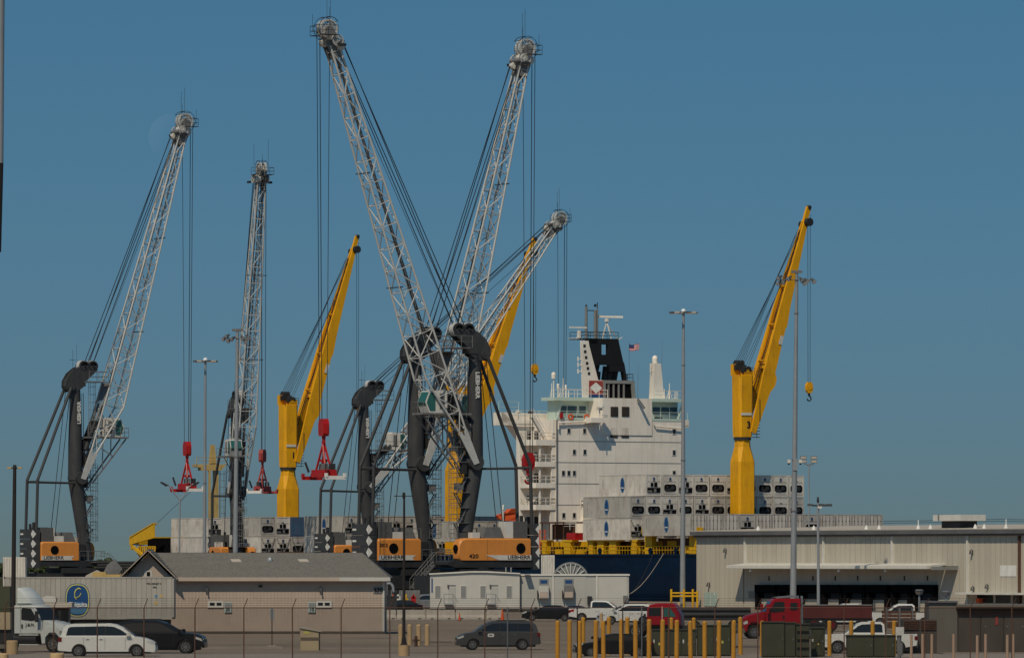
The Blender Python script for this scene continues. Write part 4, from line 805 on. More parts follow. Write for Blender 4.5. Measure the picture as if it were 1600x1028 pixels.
# ---------------------------------------------------------------- yellow ship cranes
def deck_crane(label, px, p, zbase, ring_y, top_y, hx, hy, width, number, deg, foot_y, hooklabel=None, hook=(0, 0, 0)):
    q = sq(px, p); at = ship(p, q); Yd = at.y; s = F/Yd
    Z = lambda y: EYE+(HY-y)/s
    root = thing('ship_crane', label, 'ship crane', (at.x, at.y, 0), R(-60), 'yellow deck cranes of the ship')
    w2 = width/2; zr, ztp = Z(ring_y), Z(top_y)
    def oc(w_, c): return [(-w_, -w_+c), (-w_+c, -w_), (w_-c, -w_), (w_, -w_+c), (w_, w_-c), (w_-c, w_), (-w_+c, w_), (-w_, w_-c)]
    def loft(levels, name, m_):
        mb = MB()
        for z, w_, c in levels: mb.v += [(x, y, z) for x, y in oc(w_, c)]
        for l_ in range(len(levels)-1):
            for i in range(8): mb.f.append((l_*8+i, l_*8+(i+1) % 8, (l_+1)*8+(i+1) % 8, (l_+1)*8+i)); mb.m.append(0)
        mb.f.append(tuple(range(7, -1, -1))); mb.m.append(0); mb.f.append(tuple(range(8*len(levels)-8, 8*len(levels)))); mb.m.append(0)
        return mb.build(name, m_, root)
    loft([(zbase, w2, .25), (zr-3.2, w2, .25), (zr-1.2, w2*.78, w2*.42), (zr-.25, w2*.76, w2*.45)], 'column', 'yellow')
    MB().cyl((0, 0, zr-.3), (0, 0, zr+.1), w2*.92, w2*.92, 20).build('slewing_ring', 'dark_steel', root)
    a_ = R(deg)-R(-60); tur_o = loft([(zr+.1, w2*.80, .3), (zr+1.2, w2*.84, .3), (ztp-2.2, w2*.90, .35), (ztp-2.0, w2*.90, .35)], 'tower_house', 'yellow')
    write(number, 1.25, 'black', tur_o, (w2*.86, w2*.25, Z(foot_y)+1.0), (0, 1, 0), weight=.03)
    MB().box(w2*.88, w2*.93, -.9, .7, Z(foot_y)+2.3, Z(foot_y)+2.65).build('name_plate', 'off_white', tur_o)
    mb = MB(); mb.box(-w2*.9, -w2*.4, -w2*.9, w2*.5, ztp-2.0, ztp-.5); mb.box(w2*.0, w2*.8, -w2*.2, w2*.8, ztp-2.0, ztp-1.2); mb.build('top_frame', 'yellow', root)
    mb = MB()
    for y in (-.7, -.1, .5): mb.disc((-.75, y*.8, ztp-.45), (0, 1, 0), .5, .26, 12)
    mb.box(-1.3, -.2, -w2*.8, w2*.6, ztp-1.3, ztp-.6)
    for y in (-.2, .6): mb.disc((.6, y, ztp-1.3), (0, 1, 0), .5, .3, 12)
    rail(mb, [(w2*.9, -w2*.9, ztp-2), (w2*.9, w2*.9, ztp-2)], 1, .04); mb.build('rope_sheaves', 'dark_steel', root)
    # jib in its own plane, seen as children placed along the heading
    cs, sn = math.cos(a_), math.sin(a_)
    zf = Z(foot_y); c0, q0 = math.cos(R(deg)), math.sin(R(deg)); kx = (hx-CX)/F
    r = (kx*at.y-at.x)/(c0-kx*q0); Yh = at.y+q0*r; zh = EYE+(HY-hy)*Yh/F
    f0 = .9; Lj = math.hypot(r-f0, zh-zf); tx, tz = (r-f0)/Lj, (zh-zf)/Lj
    def J(d, e, y): u = f0+tx*d+tz*e; z = zf+tz*d-tx*e; return (cs*u-sn*y, sn*u+cs*y, z)   # e: towards the underside
    wj = w2*1.0
    def hw(d): return wj if d < Lj*.25 else wj-(wj-.36)*(d-Lj*.25)/(Lj*.75)
    prof = [(0, -.5), (0, .5), (Lj*.20, 1.15), (Lj*.235, 1.75), (Lj*.27, 1.7), (Lj*.29, 1.15), (Lj*.5, 1.05), (Lj*.51, 1.25), (Lj*.6, .95), (Lj, .35), (Lj, -.4), (Lj*.6, -1.0), (Lj*.27, -1.1)]
    prof = [(d, e*.82) for d, e in prof]
    for sg in (-1, 1):
        mb = MB(); n = len(prof); vs = [J(d, e, sg*hw(d)) for d, e in prof]+[J(d, e, sg*(hw(d)-.3)) for d, e in prof]
        mb.add(vs, [tuple(range(n)), tuple(range(2*n-1, n-1, -1))]+[(i, n+i, n+(i+1) % n, (i+1) % n) for i in range(n)]); mb.build('jib_girder', 'yellow', root)
    mb = MB(); st = [Lj*.30, Lj*.45, Lj*.6, Lj*.8, Lj*.985]
    for d0, d1 in zip(st[:-1], st[1:]):
        for e0, e1 in (((.75, .95)), ((-.3, -.1))):
            vs = [J(d, e, y) for d in (d0, d1) for y in (-hw(d)+.29, hw(d)-.29) for e in (e0*(1 if d < Lj*.8 else .3), e1*(1 if d < Lj*.8 else .3))]
            mb.add(vs, [(0, 1, 3, 2), (4, 6, 7, 5), (0, 4, 5, 1), (1, 5, 7, 3), (3, 7, 6, 2), (2, 6, 4, 0)])
    mb.build('jib_plate', 'yellow', root)
    for d in (Lj*.33, Lj*.5, Lj*.68, Lj*.85): bar('jib_tie', J(d, -.8 if d < Lj*.7 else -.45, -hw(d)+.2), J(d, -.8 if d < Lj*.7 else -.45, hw(d)-.2), .1, 'yellow', root)
    mb = MB()
    nosep = [(Lj-.3, -.35), (Lj-.3, .3), (Lj+1.9, .3), (Lj+2.1, -.1), (Lj+1.9, -.35)]; n = 5
    vs = [J(d, e, -.2) for d, e in nosep]+[J(d, e, .2) for d, e in nosep]; mb.add(vs, [tuple(range(n)), tuple(range(2*n-1, n-1, -1))]+[(i, n+i, n+(i+1) % n, (i+1) % n) for i in range(n)]); mb.build('jib_nose', 'yellow', root)
    mb = MB(); A = V(J(Lj-.2, .1, -1.1)); B_ = V(J(Lj-.2, .1, -.4)); mb.cyl(A, B_, .55, .55, 12); mb.cyl(V(J(Lj-.5, .1, .35)), V(J(Lj-.5, .1, .8)), .5, .5, 12); mb.cyl(V(J(Lj+1.9, 0, -.3)), V(J(Lj+1.9, 0, .3)), .28, .28, 10); mb.build('jib_sheaves', 'dark_steel', root)
    y_ = -(hw(Lj*.38)+.02); vs = [J(d, e, y_) for d, e in ((Lj*.42, .25), (Lj*.42, .8), (Lj*.46, .8), (Lj*.46, .25))]; MB().add(vs+[J(d, e, y_-.03) for d, e in ((Lj*.42, .25), (Lj*.42, .8), (Lj*.46, .8), (Lj*.46, .25))], [(0, 1, 2, 3), (7, 6, 5, 4), (0, 4, 5, 1), (1, 5, 6, 2), (2, 6, 7, 3), (3, 7, 4, 0)]).build('load_plate', 'off_white', root)
    for y in (-.6, -.3, 0, .3, .6): bar('luffing_rope', (-.75, y, ztp-.1), J(Lj-1.5-abs(y)*1.5, -.7, y*.6), .03, 'rope', root)
    for y in (-.4, .1, .5): bar('hoist_rope', (.6, y, ztp-1.0), J(Lj*.75, -.75, y*.5), .03, 'rope', root)
    bar('jib_rope', J(Lj*.1, -.9, .2), J(Lj*.95, -.5, 0), .05, 'rope', root); bar('jib_rope', J(Lj*.25, -.9, -.3), J(Lj*.95, -.5, -.1), .04, 'dark_steel', root)
    mb = MB(); 
    for i in range(7): z = zf-.6+i*.42; mb.cyl((w2*.3, w2*1.0, z), (w2*.3, w2*1.0+.75, z), .05, .05, 4); mb.cyl((w2*.3, w2*1.0+.75, z), (w2*.9, w2*1.0+.75, z), .05, .05, 4)
    mb.cyl((w2*.3, w2+.75, zf-.7), (w2*.3, w2+.75, zf+4.5), .05, .05, 4); mb.cyl((w2*.9, w2+.75, zf+1.5), (w2*.9, w2+.75, zf+4.5), .05, .05, 4); mb.build('ladder', 'dark_steel', root)
    hk = None
    if hooklabel:
        tipu = J(Lj+1.2, .3, 0); tip = root.matrix_basis
        Wm = Mx.Translation(root.location) @ Mx.Rotation(R(-60), 4, 'Z'); tw = Wm @ V(tipu)
        hz_ = EYE+(HY-hook[0])*tw.y/F
        for o in (-.32, .32): bar('hoist_rope', V(tipu)+V((o, 0, -.2)), V((tipu[0]+o*.8, tipu[1], hz_)), .03, 'rope', root)
        hook_block(hooklabel, V((tw.x, tw.y, hz_)), .82, 'yellow')
    return root
deck_crane('yellow ship crane marked 3 standing alone at the right above the warehouse', 1160, -1.0, 8.2, 684, 563, 1258, 345, 2.55, '3', 35, 676, 'yellow hook hanging from the right ship crane marked 3', (597, 0))
deck_crane('yellow ship crane marked 1 at the left between two red spreaders', 450, -129, 6.3, 731, 612, 553, 388, 2.65, '1', 35, 722, 'yellow hook hanging left of the far grey crane head, near its top', (625, 0))
deck_crane('yellow ship crane partly hidden behind the crossing grey cranes in the middle', 716, -76.7, 6.3, 700, 590, 829, 392, 3.0, '2', 35, 690, 'yellow hook hanging in open sky left of the ship masts', (569, 0))
# yellow gantry far behind the second grey crane
g = thing('port_tower', 'slim yellow tower with a wide head far behind the slim light mast', 'tower', W(332, HY, 9.6), R(20)); g.location.z = 0
mb = MB(); zt_ = 5.4+(875-735)/9.6
mb.box(-.9, -.55, -.9, -.55, -2, zt_); mb.box(.2, .9, -.5, .5, -2, zt_); mb.build('column', 'tan_machine', g)
mb = MB(); mb.box(-2.2, 1.2, -.9, .9, zt_, zt_+.9); mb.prism([(-3.2, zt_+.6), (-3.2, zt_+1.0), (2.2, zt_+1.0), (1.2, zt_)], -.8, .8); rail(mb, [(-3, -.9, zt_+1), (2, -.9, zt_+1)], 1.1, .06); mb.build('head_platform', 'tan_machine', g)
MB().prism([(-.6, zt_+1), (.6, zt_+1), (.3, zt_+4.2), (-.3, zt_+4.2)], -.3, .3).build('mast_top', 'tan_machine', g)
mb = MB(); ladder(mb, (1.3, 0, 4), (1.3, 0, zt_), (1, 0, 0), .6); mb.build('ladder', 'mid_steel', g)
# mooring lines
for k_, (x0, y0, x1, y1) in enumerate(((1038, 868, 966, 906), (1022, 868, 972, 902))):
    a_ = ship(pat(x0, -15.6), -15.7, 6.3); kk = (x1-CX)/F
    b_ = ship(pat(x1, -19), -19, .3); mb = MB(); pts = [V(a_).lerp(V(b_), i/10)+V((0, 0, -1.2*math.sin(math.pi*i/10))) for i in range(11)]
    mb.path(pts, .05, 5); tag(mb.build('mooring_line', 'roof_tan' if k_ == 0 else 'dark_steel'), ['pale mooring rope slanting down from the blue hull to the quay', 'dark mooring rope slanting down the blue hull, beside the pale one'][k_], 'rope')
# ---------------------------------------------------------------- containers on board
CM = {}
def cont_mesh(m_, corr):
    k = (m_, corr)
    if k in CM: return CM[k]
    L_, W2, H_ = 12.19, 1.22, 2.86; mb = MB(); f_ = .14
    mb.box(0.04, L_-.04, -W2+.03, W2-.03, .05, H_-.03)
    for x in (0, L_-f_):
        for y in (-W2, W2-f_): mb.box(x, x+f_, y, y+f_, 0, H_)
    for y in (-W2, W2-.1):
        mb.box(f_, L_-f_, y, y+.1, 0, .16); mb.box(f_, L_-f_, y, y+.1, H_-.1, H_)
    for x in (0, L_-.1): mb.box(x, x+.1, -W2+f_, W2-f_, 0, .14); mb.box(x, x+.1, -W2+f_, W2-f_, H_-.12, H_)
    n = 16
    for i in range(n):
        x = .35+(L_-.7)*i/(n-1)
        mb.box(x-.03, x+.03, -W2+.01, -W2+.04, .16, H_-.1)
    CM[k] = mb.mesh('shell', m_); return CM[k]
def rprism(mb, y0, y1, z0, z1, x0, x1, ch=.18, mi=0): return mb.prism([(y0+ch, z0), (y1-ch, z0), (y1, z0+ch), (y1, z1-ch), (y1-ch, z1), (y0+ch, z1), (y0, z1-ch), (y0, z0+ch)], x0, x1, 'x', mi)
X0 = 12.19
m = MB(); rprism(m, -.92, .92, .62, 1.55, X0-.02, X0+.02, .22); EM = {'fan': m.mesh('reefer_opening', 'void')}
m = MB(); m.box(X0, X0+.05, -.75, .1, .65, 1.0); m.disc((X0+.02, .35, 1.1), (1, 0, 0), .3, .06, 12); m.box(X0, X0+.06, -.6, -.3, 1.05, 1.35); EM['fan_in'] = m.mesh('condenser', 'dark_steel')
m = MB(); m.box(X0-.03, X0+.02, -1.0, 1.0, .45, 1.05); m.box(X0-.02, X0+.03, -.5, -.1, 1.25, 1.75); m.box(X0-.02, X0+.03, .05, .5, 1.2, 1.8); EM['unit'] = m.mesh('reefer_opening', 'void')
m = MB(); m.box(X0, X0+.05, -.95, -.3, .5, .75); m.box(X0, X0+.05, .0, .35, .5, .95); m.box(X0, X0+.06, -1.0, 1.0, 1.06, 1.16); EM['unit_in'] = m.mesh('condenser', 'mid_steel')
m = MB(); m.ring((X0+.015, 0, 2.3), (1, 0, 0), .17, .05, .02, 12); m.disc((X0+.015, 0, 2.3), (1, 0, 0), .1, .02, 10); EM['badge'] = m.mesh('badge', 'logo_blue')
m = MB(); m.box(X0, X0+.015, -.2, .2, 2.0, 2.1); m.box(X0, X0+.012, -.95, .95, 1.92, 1.95); m.box(X0, X0+.012, -.95, .95, .3, .34); EM['trim'] = m.mesh('panel_line', 'mid_steel')
m = MB(); m.box(X0, X0+.02, -1.05, -.01, .16, 2.7); m.box(X0, X0+.02, .01, 1.05, .16, 2.7); EM['doors'] = m.mesh('door', 'container_white')
m = MB()
for y in (-.85, -.3, .3, .85): m.cyl((X0+.05, y, .1), (X0+.05, y, 2.75), .035, .035, 5)
for z in (.9, 2.0):
    for y in (-.85, -.3, .3, .85): m.box(X0+.02, X0+.07, y-.1, y+.1, z-.03, z+.03)
EM['bars'] = m.mesh('locking_bars', 'mid_steel')
m = MB(); n = 20
m.add([(6.1+.55*math.cos(2*math.pi*i/n), -1.235, 1.5+1.02*math.sin(2*math.pi*i/n)) for i in range(n)], [tuple(range(n))]); EM['oval'] = m.mesh('logo', 'logo_blue_light')
m = MB(); m.add([(6.1+.43*math.cos(2*math.pi*i/n), -1.245, 1.5+.9*math.sin(2*math.pi*i/n)) for i in range(n)], [tuple(range(n))]); EM['oval_in'] = m.mesh('logo_field', 'logo_blue')
m = MB(); m.box(1.05, 1.1, -1.24, -1.235, 1.0, 2.3); EM['code'] = m.mesh('code', 'mid_steel')
m = MB(); 
for i in range(14): m.box(X0-.01, X0+.04, -1.05+i*.155, -.97+i*.155, .16, 2.7)
EM['ribs'] = m.mesh('door', 'container_blue')
m = MB()
for y in (-1, 1): m.beam((X0+.10, y*1.1, 2.7), (X0+.10, y*.15, .5), .06, .06)
EM['lash'] = m.mesh('lashing_rod', 'mid_steel')
txt = lettering('Chiquita', .24, 'white_paint', .02)
TM = Mx(((1, 0, 0, 6.1), (0, 0, -1, -1.25), (0, 1, 0, 1.12), (0, 0, 0, 1)))
def container(p1, q, z, kind, label, logo, lash=False, m_='container_white', grp=None, jit=0.06):
    at = ship(p1-X0, q+random.uniform(-jit, jit), z); o = thing('shipping_container', label, 'shipping container', at, R(-60), grp)
    if kind == 'blue': m_ = 'container_blue'
    link('shell', cont_mesh(m_, 0), o)
    if kind in ('fan', 'unit'):
        a_ = link('reefer_opening', EM[kind], o); link('condenser', EM[kind+'_in'], a_); link('panel_line', EM['trim'], o)
        if random.random() < .7: link('badge', EM['badge'], o)
    elif kind == 'doors': link('door', EM['doors'], o); link('locking_bars', EM['bars'], o)
    elif kind == 'blue': link('door', EM['ribs'], o)
    if logo:
        a_ = link('logo', EM['oval'], o); link('logo_field', EM['oval_in'], a_); link('lettering', txt, a_, TM); link('code', EM['code'], o)
    if lash: link('lashing_rod', EM['lash'], o)
    return o
def bay(p1, q0, n, z, kinds, where, tier, logo=True, m_=None, lash=False, code=False):
    kd = {'f': 'fan', 'u': 'unit', 'd': 'doors', 'b': 'blue'}; nm = {'fan': 'white fan front container', 'unit': 'white compressor front container', 'doors': 'grey container with lock bars', 'blue': 'dark blue ribbed container'}
    for i in range(n):
        k_ = kd[kinds[i % len(kinds)]]; mm_ = m_[i % len(m_)] if m_ else ('container_white' if random.random() < .6 else 'container_grey')
        ordi = 'leftmost' if i == 0 else ('rightmost' if i == n-1 else ORD[i]+' from left')
        lab = f"{nm[k_]}, {ordi}, {tier} {where}"
        container(p1, q0+2.5*i, z, k_, lab, logo and i == 0, lash, mm_, 'containers stacked on the ship')
PA = -3.1
bay(PA, -12.0, 10, 13.95, 'ufuffuffff', 'behind the right yellow crane', 'top row', m_=['container_white'])
bay(PA, -14.5, 11, 11.02, 'ffufuffffff', 'behind the right yellow crane', 'middle row')
bay(PA, -14.5, 4, 8.1, 'ufuf', 'behind the right yellow crane', 'bottom row', lash=True, m_=['container_white', 'container_grey'])
bay(13.1, -15.0, 12, 8.6, 'dddudddfdddd', 'above the warehouse roof', 'single row', m_=['container_grey'], lash=False)
bay(-108.5, -14.5, 7, 8.93, 'fubufuu', 'by the left yellow crane', 'upper row', m_=['container_grey', 'container_white'])
bay(-108.5, -14.5, 7, 6.02, 'uuffuuf', 'by the left yellow crane', 'lower row', lash=True, m_=['container_white', 'container_white', 'container_grey'])
bay(-82.8, -14.5, 11, 8.93, 'ufuuffufuff', 'left of the middle yellow crane', 'upper row', m_=['container_grey'])
bay(-82.8, -14.5, 11, 6.02, 'fuufufuffuu', 'left of the middle yellow crane', 'lower row', lash=True)
bay(-131.5, -11.5, 4, 8.93, 'uffu', 'beside the yellow stern', 'upper row', m_=['container_white'], logo=False)
bay(-131.5, -11.5, 4, 6.02, 'fufu', 'beside the yellow stern', 'lower row', logo=False)
bay(-50.0, -14.5, 9, 8.0, 'fuubffuff', 'left of the white deckhouse', 'single row', m_=['container_grey'])
# big serial marks
for (p1, q, z, tx_) in ((PA, -12.0, 13.95, 'TH'), (-131.5, -11.5, 8.93, 'H')): pass
# ================================================================ dock warehouse, aligned with the quay
WO = V((20.6, 686.0, 0))                             # its left corner; local x runs along the wall towards us, -y faces us
wh = thing('warehouse', 'long beige metal clad dock warehouse with a row of dark loading doors under a canopy', 'warehouse', WO, R(-60))
def wt(px): k = (px-CX)/F; return (k*WO.y-WO.x)/(.5+.866*k)
def wz(py, t): return EYE+(HY-py)*(WO.y-.866*t)/F
LW = 92.0; HW = 8.55
MB().box(0, LW, .15, 40, 0, HW).build('wall_core', 'warehouse_wall_b', wh)
# roof: low slope above the gutter
MB().prism([(-.6, HW+.12), (20, HW+.75), (40.5, HW+.1), (40.5, HW), (-.6, HW)], -.3, LW+.3, 'x').build('roof', 'roof_tan', wh)
MB().box(-.35, LW+.3, -.65, -.25, HW-.38, HW+.04).build('gutter', 'gutter', wh)
MB().box(-.3, LW+.3, -.25, .12, HW-.6, HW-.1).build('soffit', 'gutter', wh)
zc = 4.7                                            # canopy height
pw = 0.98; n = int(LW/pw)
pm = [MB().box(0, pw-.06, 0, .12, 0, 1).box(pw*.45, pw*.5, -.02, 0, 0, 1).mesh('cladding_panel', m_) for m_ in ('warehouse_wall', 'warehouse_wall_b')]
tl_, tr_ = wt(1163), wt(1497)                        # the canopy spans this
for i in range(n):
    x = i*pw; low = tl_ < x+pw/2 < tr_
    link('cladding_panel', pm[0 if random.random() < .7 else 1], wh, Mx.Translation((x, 0, (zc+.1) if low else 0.0)) @ Mx.Diagonal((1, 1, HW-.5-((zc+.1) if low else 0), 1)))
for px in (1165, 1288, 1395, 1513):
    t = wt(px); MB().box(t-.12, t+.12, -.2, 0, 0 if px > 1500 else zc, HW-.35).build('downspout', 'trim_white', wh)
t = wt(1594); MB().box(t-.15, t+.15, -.2, 0, 0, HW-.35).build('downspout', 'rust', wh)
can = MB().prism([(-2.3, zc-.22), (-2.3, zc+.14), (0, zc+.38), (0, zc+.2)], tl_, wt(1478), 'x').build('canopy', 'trim_white', wh)
mb = MB(); t = tl_
while t < wt(1478)-.1: mb.box(t, t+.17, -2.36, -2.3, zc-.17, zc+.13); t += .34
tag(mb.build('corrugation', 'trim_white', can), kind='stuff')
MB().box(wt(1478)+.1, tr_, -2.0, 0, zc-.3, zc+.05).build('canopy_end', 'window_grey', wh)
t0, t1 = wt(1163), wt(1500)
MB().box(t0, t1, .0, .14, 0, zc).build('dock_wall', 'warehouse_wall_b', wh)
doors = [(1186, 1218), (1221, 1251), (1254, 1287), (1290, 1321), (1324, 1357), (1360, 1392), (1399, 1428), (1433, 1466)]
for i, (a, b) in enumerate(doors):
    ta, tb = wt(a), wt(b); zd = wz(913, ta)
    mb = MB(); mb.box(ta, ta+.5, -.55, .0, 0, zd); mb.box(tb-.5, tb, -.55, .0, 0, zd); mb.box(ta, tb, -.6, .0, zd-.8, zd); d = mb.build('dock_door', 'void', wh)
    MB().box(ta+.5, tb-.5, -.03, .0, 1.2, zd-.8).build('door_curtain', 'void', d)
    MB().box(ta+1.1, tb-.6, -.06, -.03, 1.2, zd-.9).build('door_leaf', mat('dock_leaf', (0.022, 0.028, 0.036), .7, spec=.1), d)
    MB().box((ta+tb)/2-.15, (ta+tb)/2+.1, -.03, 0, zd+.45, zd+.95).build('number_plate', 'dark_steel', wh)
    MB().cyl(((ta+tb)/2-.6, -2.0, zc-.5), ((ta+tb)/2-.6, -2.0, zc-.15), .18, .08, 8).build('canopy_lamp', 'white_paint', wh) if i % 2 == 0 else None
a, b = wt(1101), wt(1121); zd = wz(925, a)
d = MB().box(a, b, -.06, 0, .3, zd).build('entrance_door', 'door_teal', wh); MB().box((a+b)/2-.02, (a+b)/2+.02, -.08, -.06, .3, zd).build('seam', 'trim_white', d); MB().box(a+.7+(b-a)/2, a+.9+(b-a)/2, -.1, -.06, 1.5, 1.8).build('handle', 'off_white', d)
a, b = wt(1170), wt(1182); MB().box(a, b, -.05, 0, 1.2, wz(923, a)).build('entrance_door', 'window_grey', wh)
for px, py in ((1135, 858), (1109, 911), (1520, 860), (1522, 917), (1544, 914)):
    t = wt(px); z = wz(py, t); MB().path([(t, 0, z), (t, -.2, z+.12), (t, -.32, z)], .04, 5).cyl((t, -.32, z+.0), (t, -.32, z-.35), .08, .14, 8).box(t-.08, t+.08, -.08, 0, z-.45, z+.05).build('wall_lamp', 'lamp_body', wh)
a, b = wt(1563), wt(1588); MB().box(a, b, -.05, 0, wz(900, a), wz(883, a)).build('sign_board', 'white_paint', wh)
# side awning and window bays at the right end
a, b = wt(1512), LW; MB().box(a, b, -1.6, 0, wz(928, a), wz(925, a)).build('awning', 'trim_white', wh)
for x0_, x1_ in ((1527, 1552), (1556, 1579), (1583, 1597)): MB().box(wt(x0_), wt(x1_), -.04, 0, wz(941, a), wz(929, a)).build('window', 'dark_glass', wh)
MB().box(wt(1531), wt(1536), -.5, -.05, wz(941, a), wz(934, a)).build('fire_extinguisher_box', 'safety_orange', wh)
for i, (px, py) in enumerate(((1175, 829), (1262, 827), (1344, 823), (1364, 821), (1425, 823), (1444, 823), (1514, 822), (1528, 820), (1562, 819))):
    t = wt(px); MB().cyl((t, .8, HW+.1), (t, .8, HW+.55), .26, .1, 8).cyl((t, .8, HW+.5), (t, .8, HW+1.1 if i in (4, 8) else HW+.62), .06, .06, 5).build('roof_vent', 'white_paint', wh)
k = MB(); kk = (1468-CX)/F; a = (kk*(WO.y+.5*3.4)-WO.x-.866*3.4)/(.5+.866*kk); b = a+4.2; k.box(a+.4, b-.4, 3.4, 5.6, HW+.2, HW+1.0); ru = k.build('roof_unit', 'dark_steel', wh)
MB().box(a-.5, b+.5, 2.9, 6.1, HW+1.0, HW+1.65).build('roof_hood', 'off_white', ru); MB().box(a+.5, a+.7, 2.85, 6.05, HW+1.02, HW+1.68).build('seam', 'mid_steel', ru)
# ================================================================ building 630
HB = W(600, 990, 21.3); hx0 = -18.6                  # right front corner
hb = thing('service_building', 'low beige sided building with grey shingle hip roof and number 630 at its corner', 'building', (HB.x, HB.y, 0))
MB().box(hx0, 0, 0.06, 10, 0, 4.15).build('wall', 'house_wall', hb)
mb = MB(); nb = 74
for i in range(nb): x = hx0+(-hx0)*i/nb; mb.box(x+.005, x-hx0/nb-.006, .022, .06, .18, 4.1)
tag(mb.build('siding', 'house_wall', hb), kind='stuff')
MB().box(hx0-.05, .06, -.03, .05, 0, .2).build('footing', 'concrete_dark', hb)
MB().box(-.12, .03, -.04, .0, .2, 4.0).build('corner_board', 'office_white', hb)
ez = 4.1; ov = .55; rz = 5.95; xr0, xr1 = hx0-.4, .45
# hip roof in shingle courses
def course_roof(e0, e1, r0, r1, nc, name):           # eave line e0-e1 up to ridge r0-r1
    mb = MB(); e0, e1, r0, r1 = map(V, (e0, e1, r0, r1))
    for i in range(nc):
        a0, a1 = i/nc, (i+1)/nc+.01
        p0, p1 = e0.lerp(r0, a0), e1.lerp(r1, a0); p2, p3 = e1.lerp(r1, a1), e0.lerp(r0, a1); u = V((0, 0, .055)); 
        mb.add([p0+u, p1+u, p2+u*.1, p3+u*.1, p0, p1], [(0, 1, 2, 3), (4, 5, 1, 0)])
    return tag(mb.build(name, 'shingle', hb), kind='stuff')
cy = 5.0
course_roof((xr0, -ov, ez), (xr1, -ov, ez), (xr0+1.5, cy, rz), (xr1-2.2, cy, rz), 22, 'roof')
course_roof((xr1, -ov, ez), (xr1, 10.5, ez), (xr1-2.2, cy, rz), (xr1-2.2, cy+.1, rz), 22, 'roof')
course_roof((xr1, 10.5, ez), (xr0, 10.5, ez), (xr1-2.2, cy, rz), (xr0+1.5, cy, rz), 22, 'roof')
course_roof((xr0, 10.5, ez), (xr0, -ov, ez), (xr0+1.5, cy+.1, rz), (xr0+1.5, cy, rz), 22, 'roof')
MB().box(xr0, xr1-3.7, -ov-.03, -ov+.02, ez-.22, ez+.05).build('fascia', 'house_trim', hb); MB().box(xr1-3.7, xr1+.02, -ov-.03, -ov+.02, ez-.22, ez+.05).build('fascia', 'office_white', hb)
MB().box(xr0, xr1, -ov, .05, ez-.02, ez+.0).build('soffit', 'house_trim', hb)
# front gable at the left end
gx = (235-800)/21.2-HB.x; gw = 2.15; gz = rz+.25
for sg in (-1, 1):
    mb = MB()
    for i in range(18):
        a0, a1 = i/18, (i+1)/18+.01
        f_ = lambda a: (gx+sg*gw*(1-a), ez+(gz-ez)*a)
        (xa, za), (xb, zb) = f_(a0), f_(a1); mb.add([(xa, -1.0, za+.05), (xa, 5, za+.05), (xb, 5, zb+.005), (xb, -1.0, zb+.005), (xa, -1.0, za), (xa, 5, za)], [(0, 1, 2, 3), (4, 5, 1, 0)])
    tag(mb.build('gable_roof', 'shingle', hb), kind='stuff')
    MB().beam((gx+sg*gw, -1.02, ez-.06), (gx, -1.02, gz-.06), .06, .24, (0, -1, 0)).build('bargeboard', 'house_trim', hb)
MB().prism([(gx-gw+.25, ez-.2), (gx+gw-.25, ez-.2), (gx, gz-.3)], -.3, -.2).build('gable_wall', 'house_wall', hb)
MB().prism([(gx-.3, ez+.1), (gx+.3, ez+.1), (gx+.3, ez+.55), (gx-.3, ez+.55)], -.34, -.3).build('attic_vent', 'office_white', hb); MB().box(gx-.12, gx+.12, -.36, -.34, ez+.15, ez+.45).build('attic_opening', 'void', hb)
def hp(px): return (px-CX)/21.3-HB.x
def hpz(py): return EYE+(HY-py)/21.3
for px in (337, 506):
    x = hp(px); z = hpz(943.5); f_ = MB().box(x-.58, x+.58, -.06, 0, z-.26, z+.26).build('window', 'office_white', hb)
    for o in (-.25, .25): MB().box(x+o-.18, x+o+.18, -.075, -.06, z-.1, z+.12).build('pane', 'dark_glass', f_)
for px, num in ((356, '20'), (487, '10')):
    x = hp(px); z0, z1 = hpz(956), hpz(940); b_ = MB().box(x-.26, x+.26, -.1, -.07, z0, z1).build('parking_sign', 'sign_green', hb)
    MB().box(x-.22, x+.22, -.11, -.10, z0+.38, z1-.06).build('sign_print', 'window_grey', b_); write(num, .34, 'black', b_, (x, -.10, z0+.19), (1, 0, 0), weight=.02)
o = MB().box(hp(591)-.36, hp(591)+.36, -.05, 0, hpz(926), hpz(917)).build('number_board', 'window_grey', hb); write('630', .42, 'black', o, (hp(591), -.05, hpz(921.5)), (1, 0, 0), weight=.05)
for px, py in ((323, 920), (501, 920)): x, z = hp(px), hpz(py); MB().box(x-.1, x+.1, -.2, 0, z-.15, z+.12).cyl((x+.05, -.15, z-.15), (x+.08, -.2, z-.38), .05, .07, 6).build('wall_lamp', 'lamp_body', hb)
MB().box(hp(404), hp(410), -.04, 0, hpz(917), hpz(913.5)).build('vent', 'dark_steel', hb)
for px, kind in ((364, 0), (417, 1), (470, 0)):
    x = hp(px)+.1; yy = 3.2; zz = ez+(rz-ez)*(yy+ov)/(cy+ov)
    if kind: MB().dome((x, yy, zz), .22, .3, 10, 4).cyl((x, yy, zz-.05), (x, yy, zz+.03), .3, .3, 10).build('roof_vent', 'galv', hb)
    else: MB().add([(x-.3, yy-.3, zz-.02), (x+.4, yy-.3, zz-.02), (x+.25, yy+.2, zz+.14), (x-.45, yy+.2, zz+.14), (x-.3, yy-.3, zz-.3), (x+.4, yy-.3, zz-.3), (x+.25, yy+.2, zz-.1), (x-.45, yy+.2, zz-.1)], [(0, 1, 2, 3), (0, 4, 5, 1), (1, 5, 6, 2), (2, 6, 7, 3), (3, 7, 4, 0)]).build('skylight', 'roof_tan', hb)
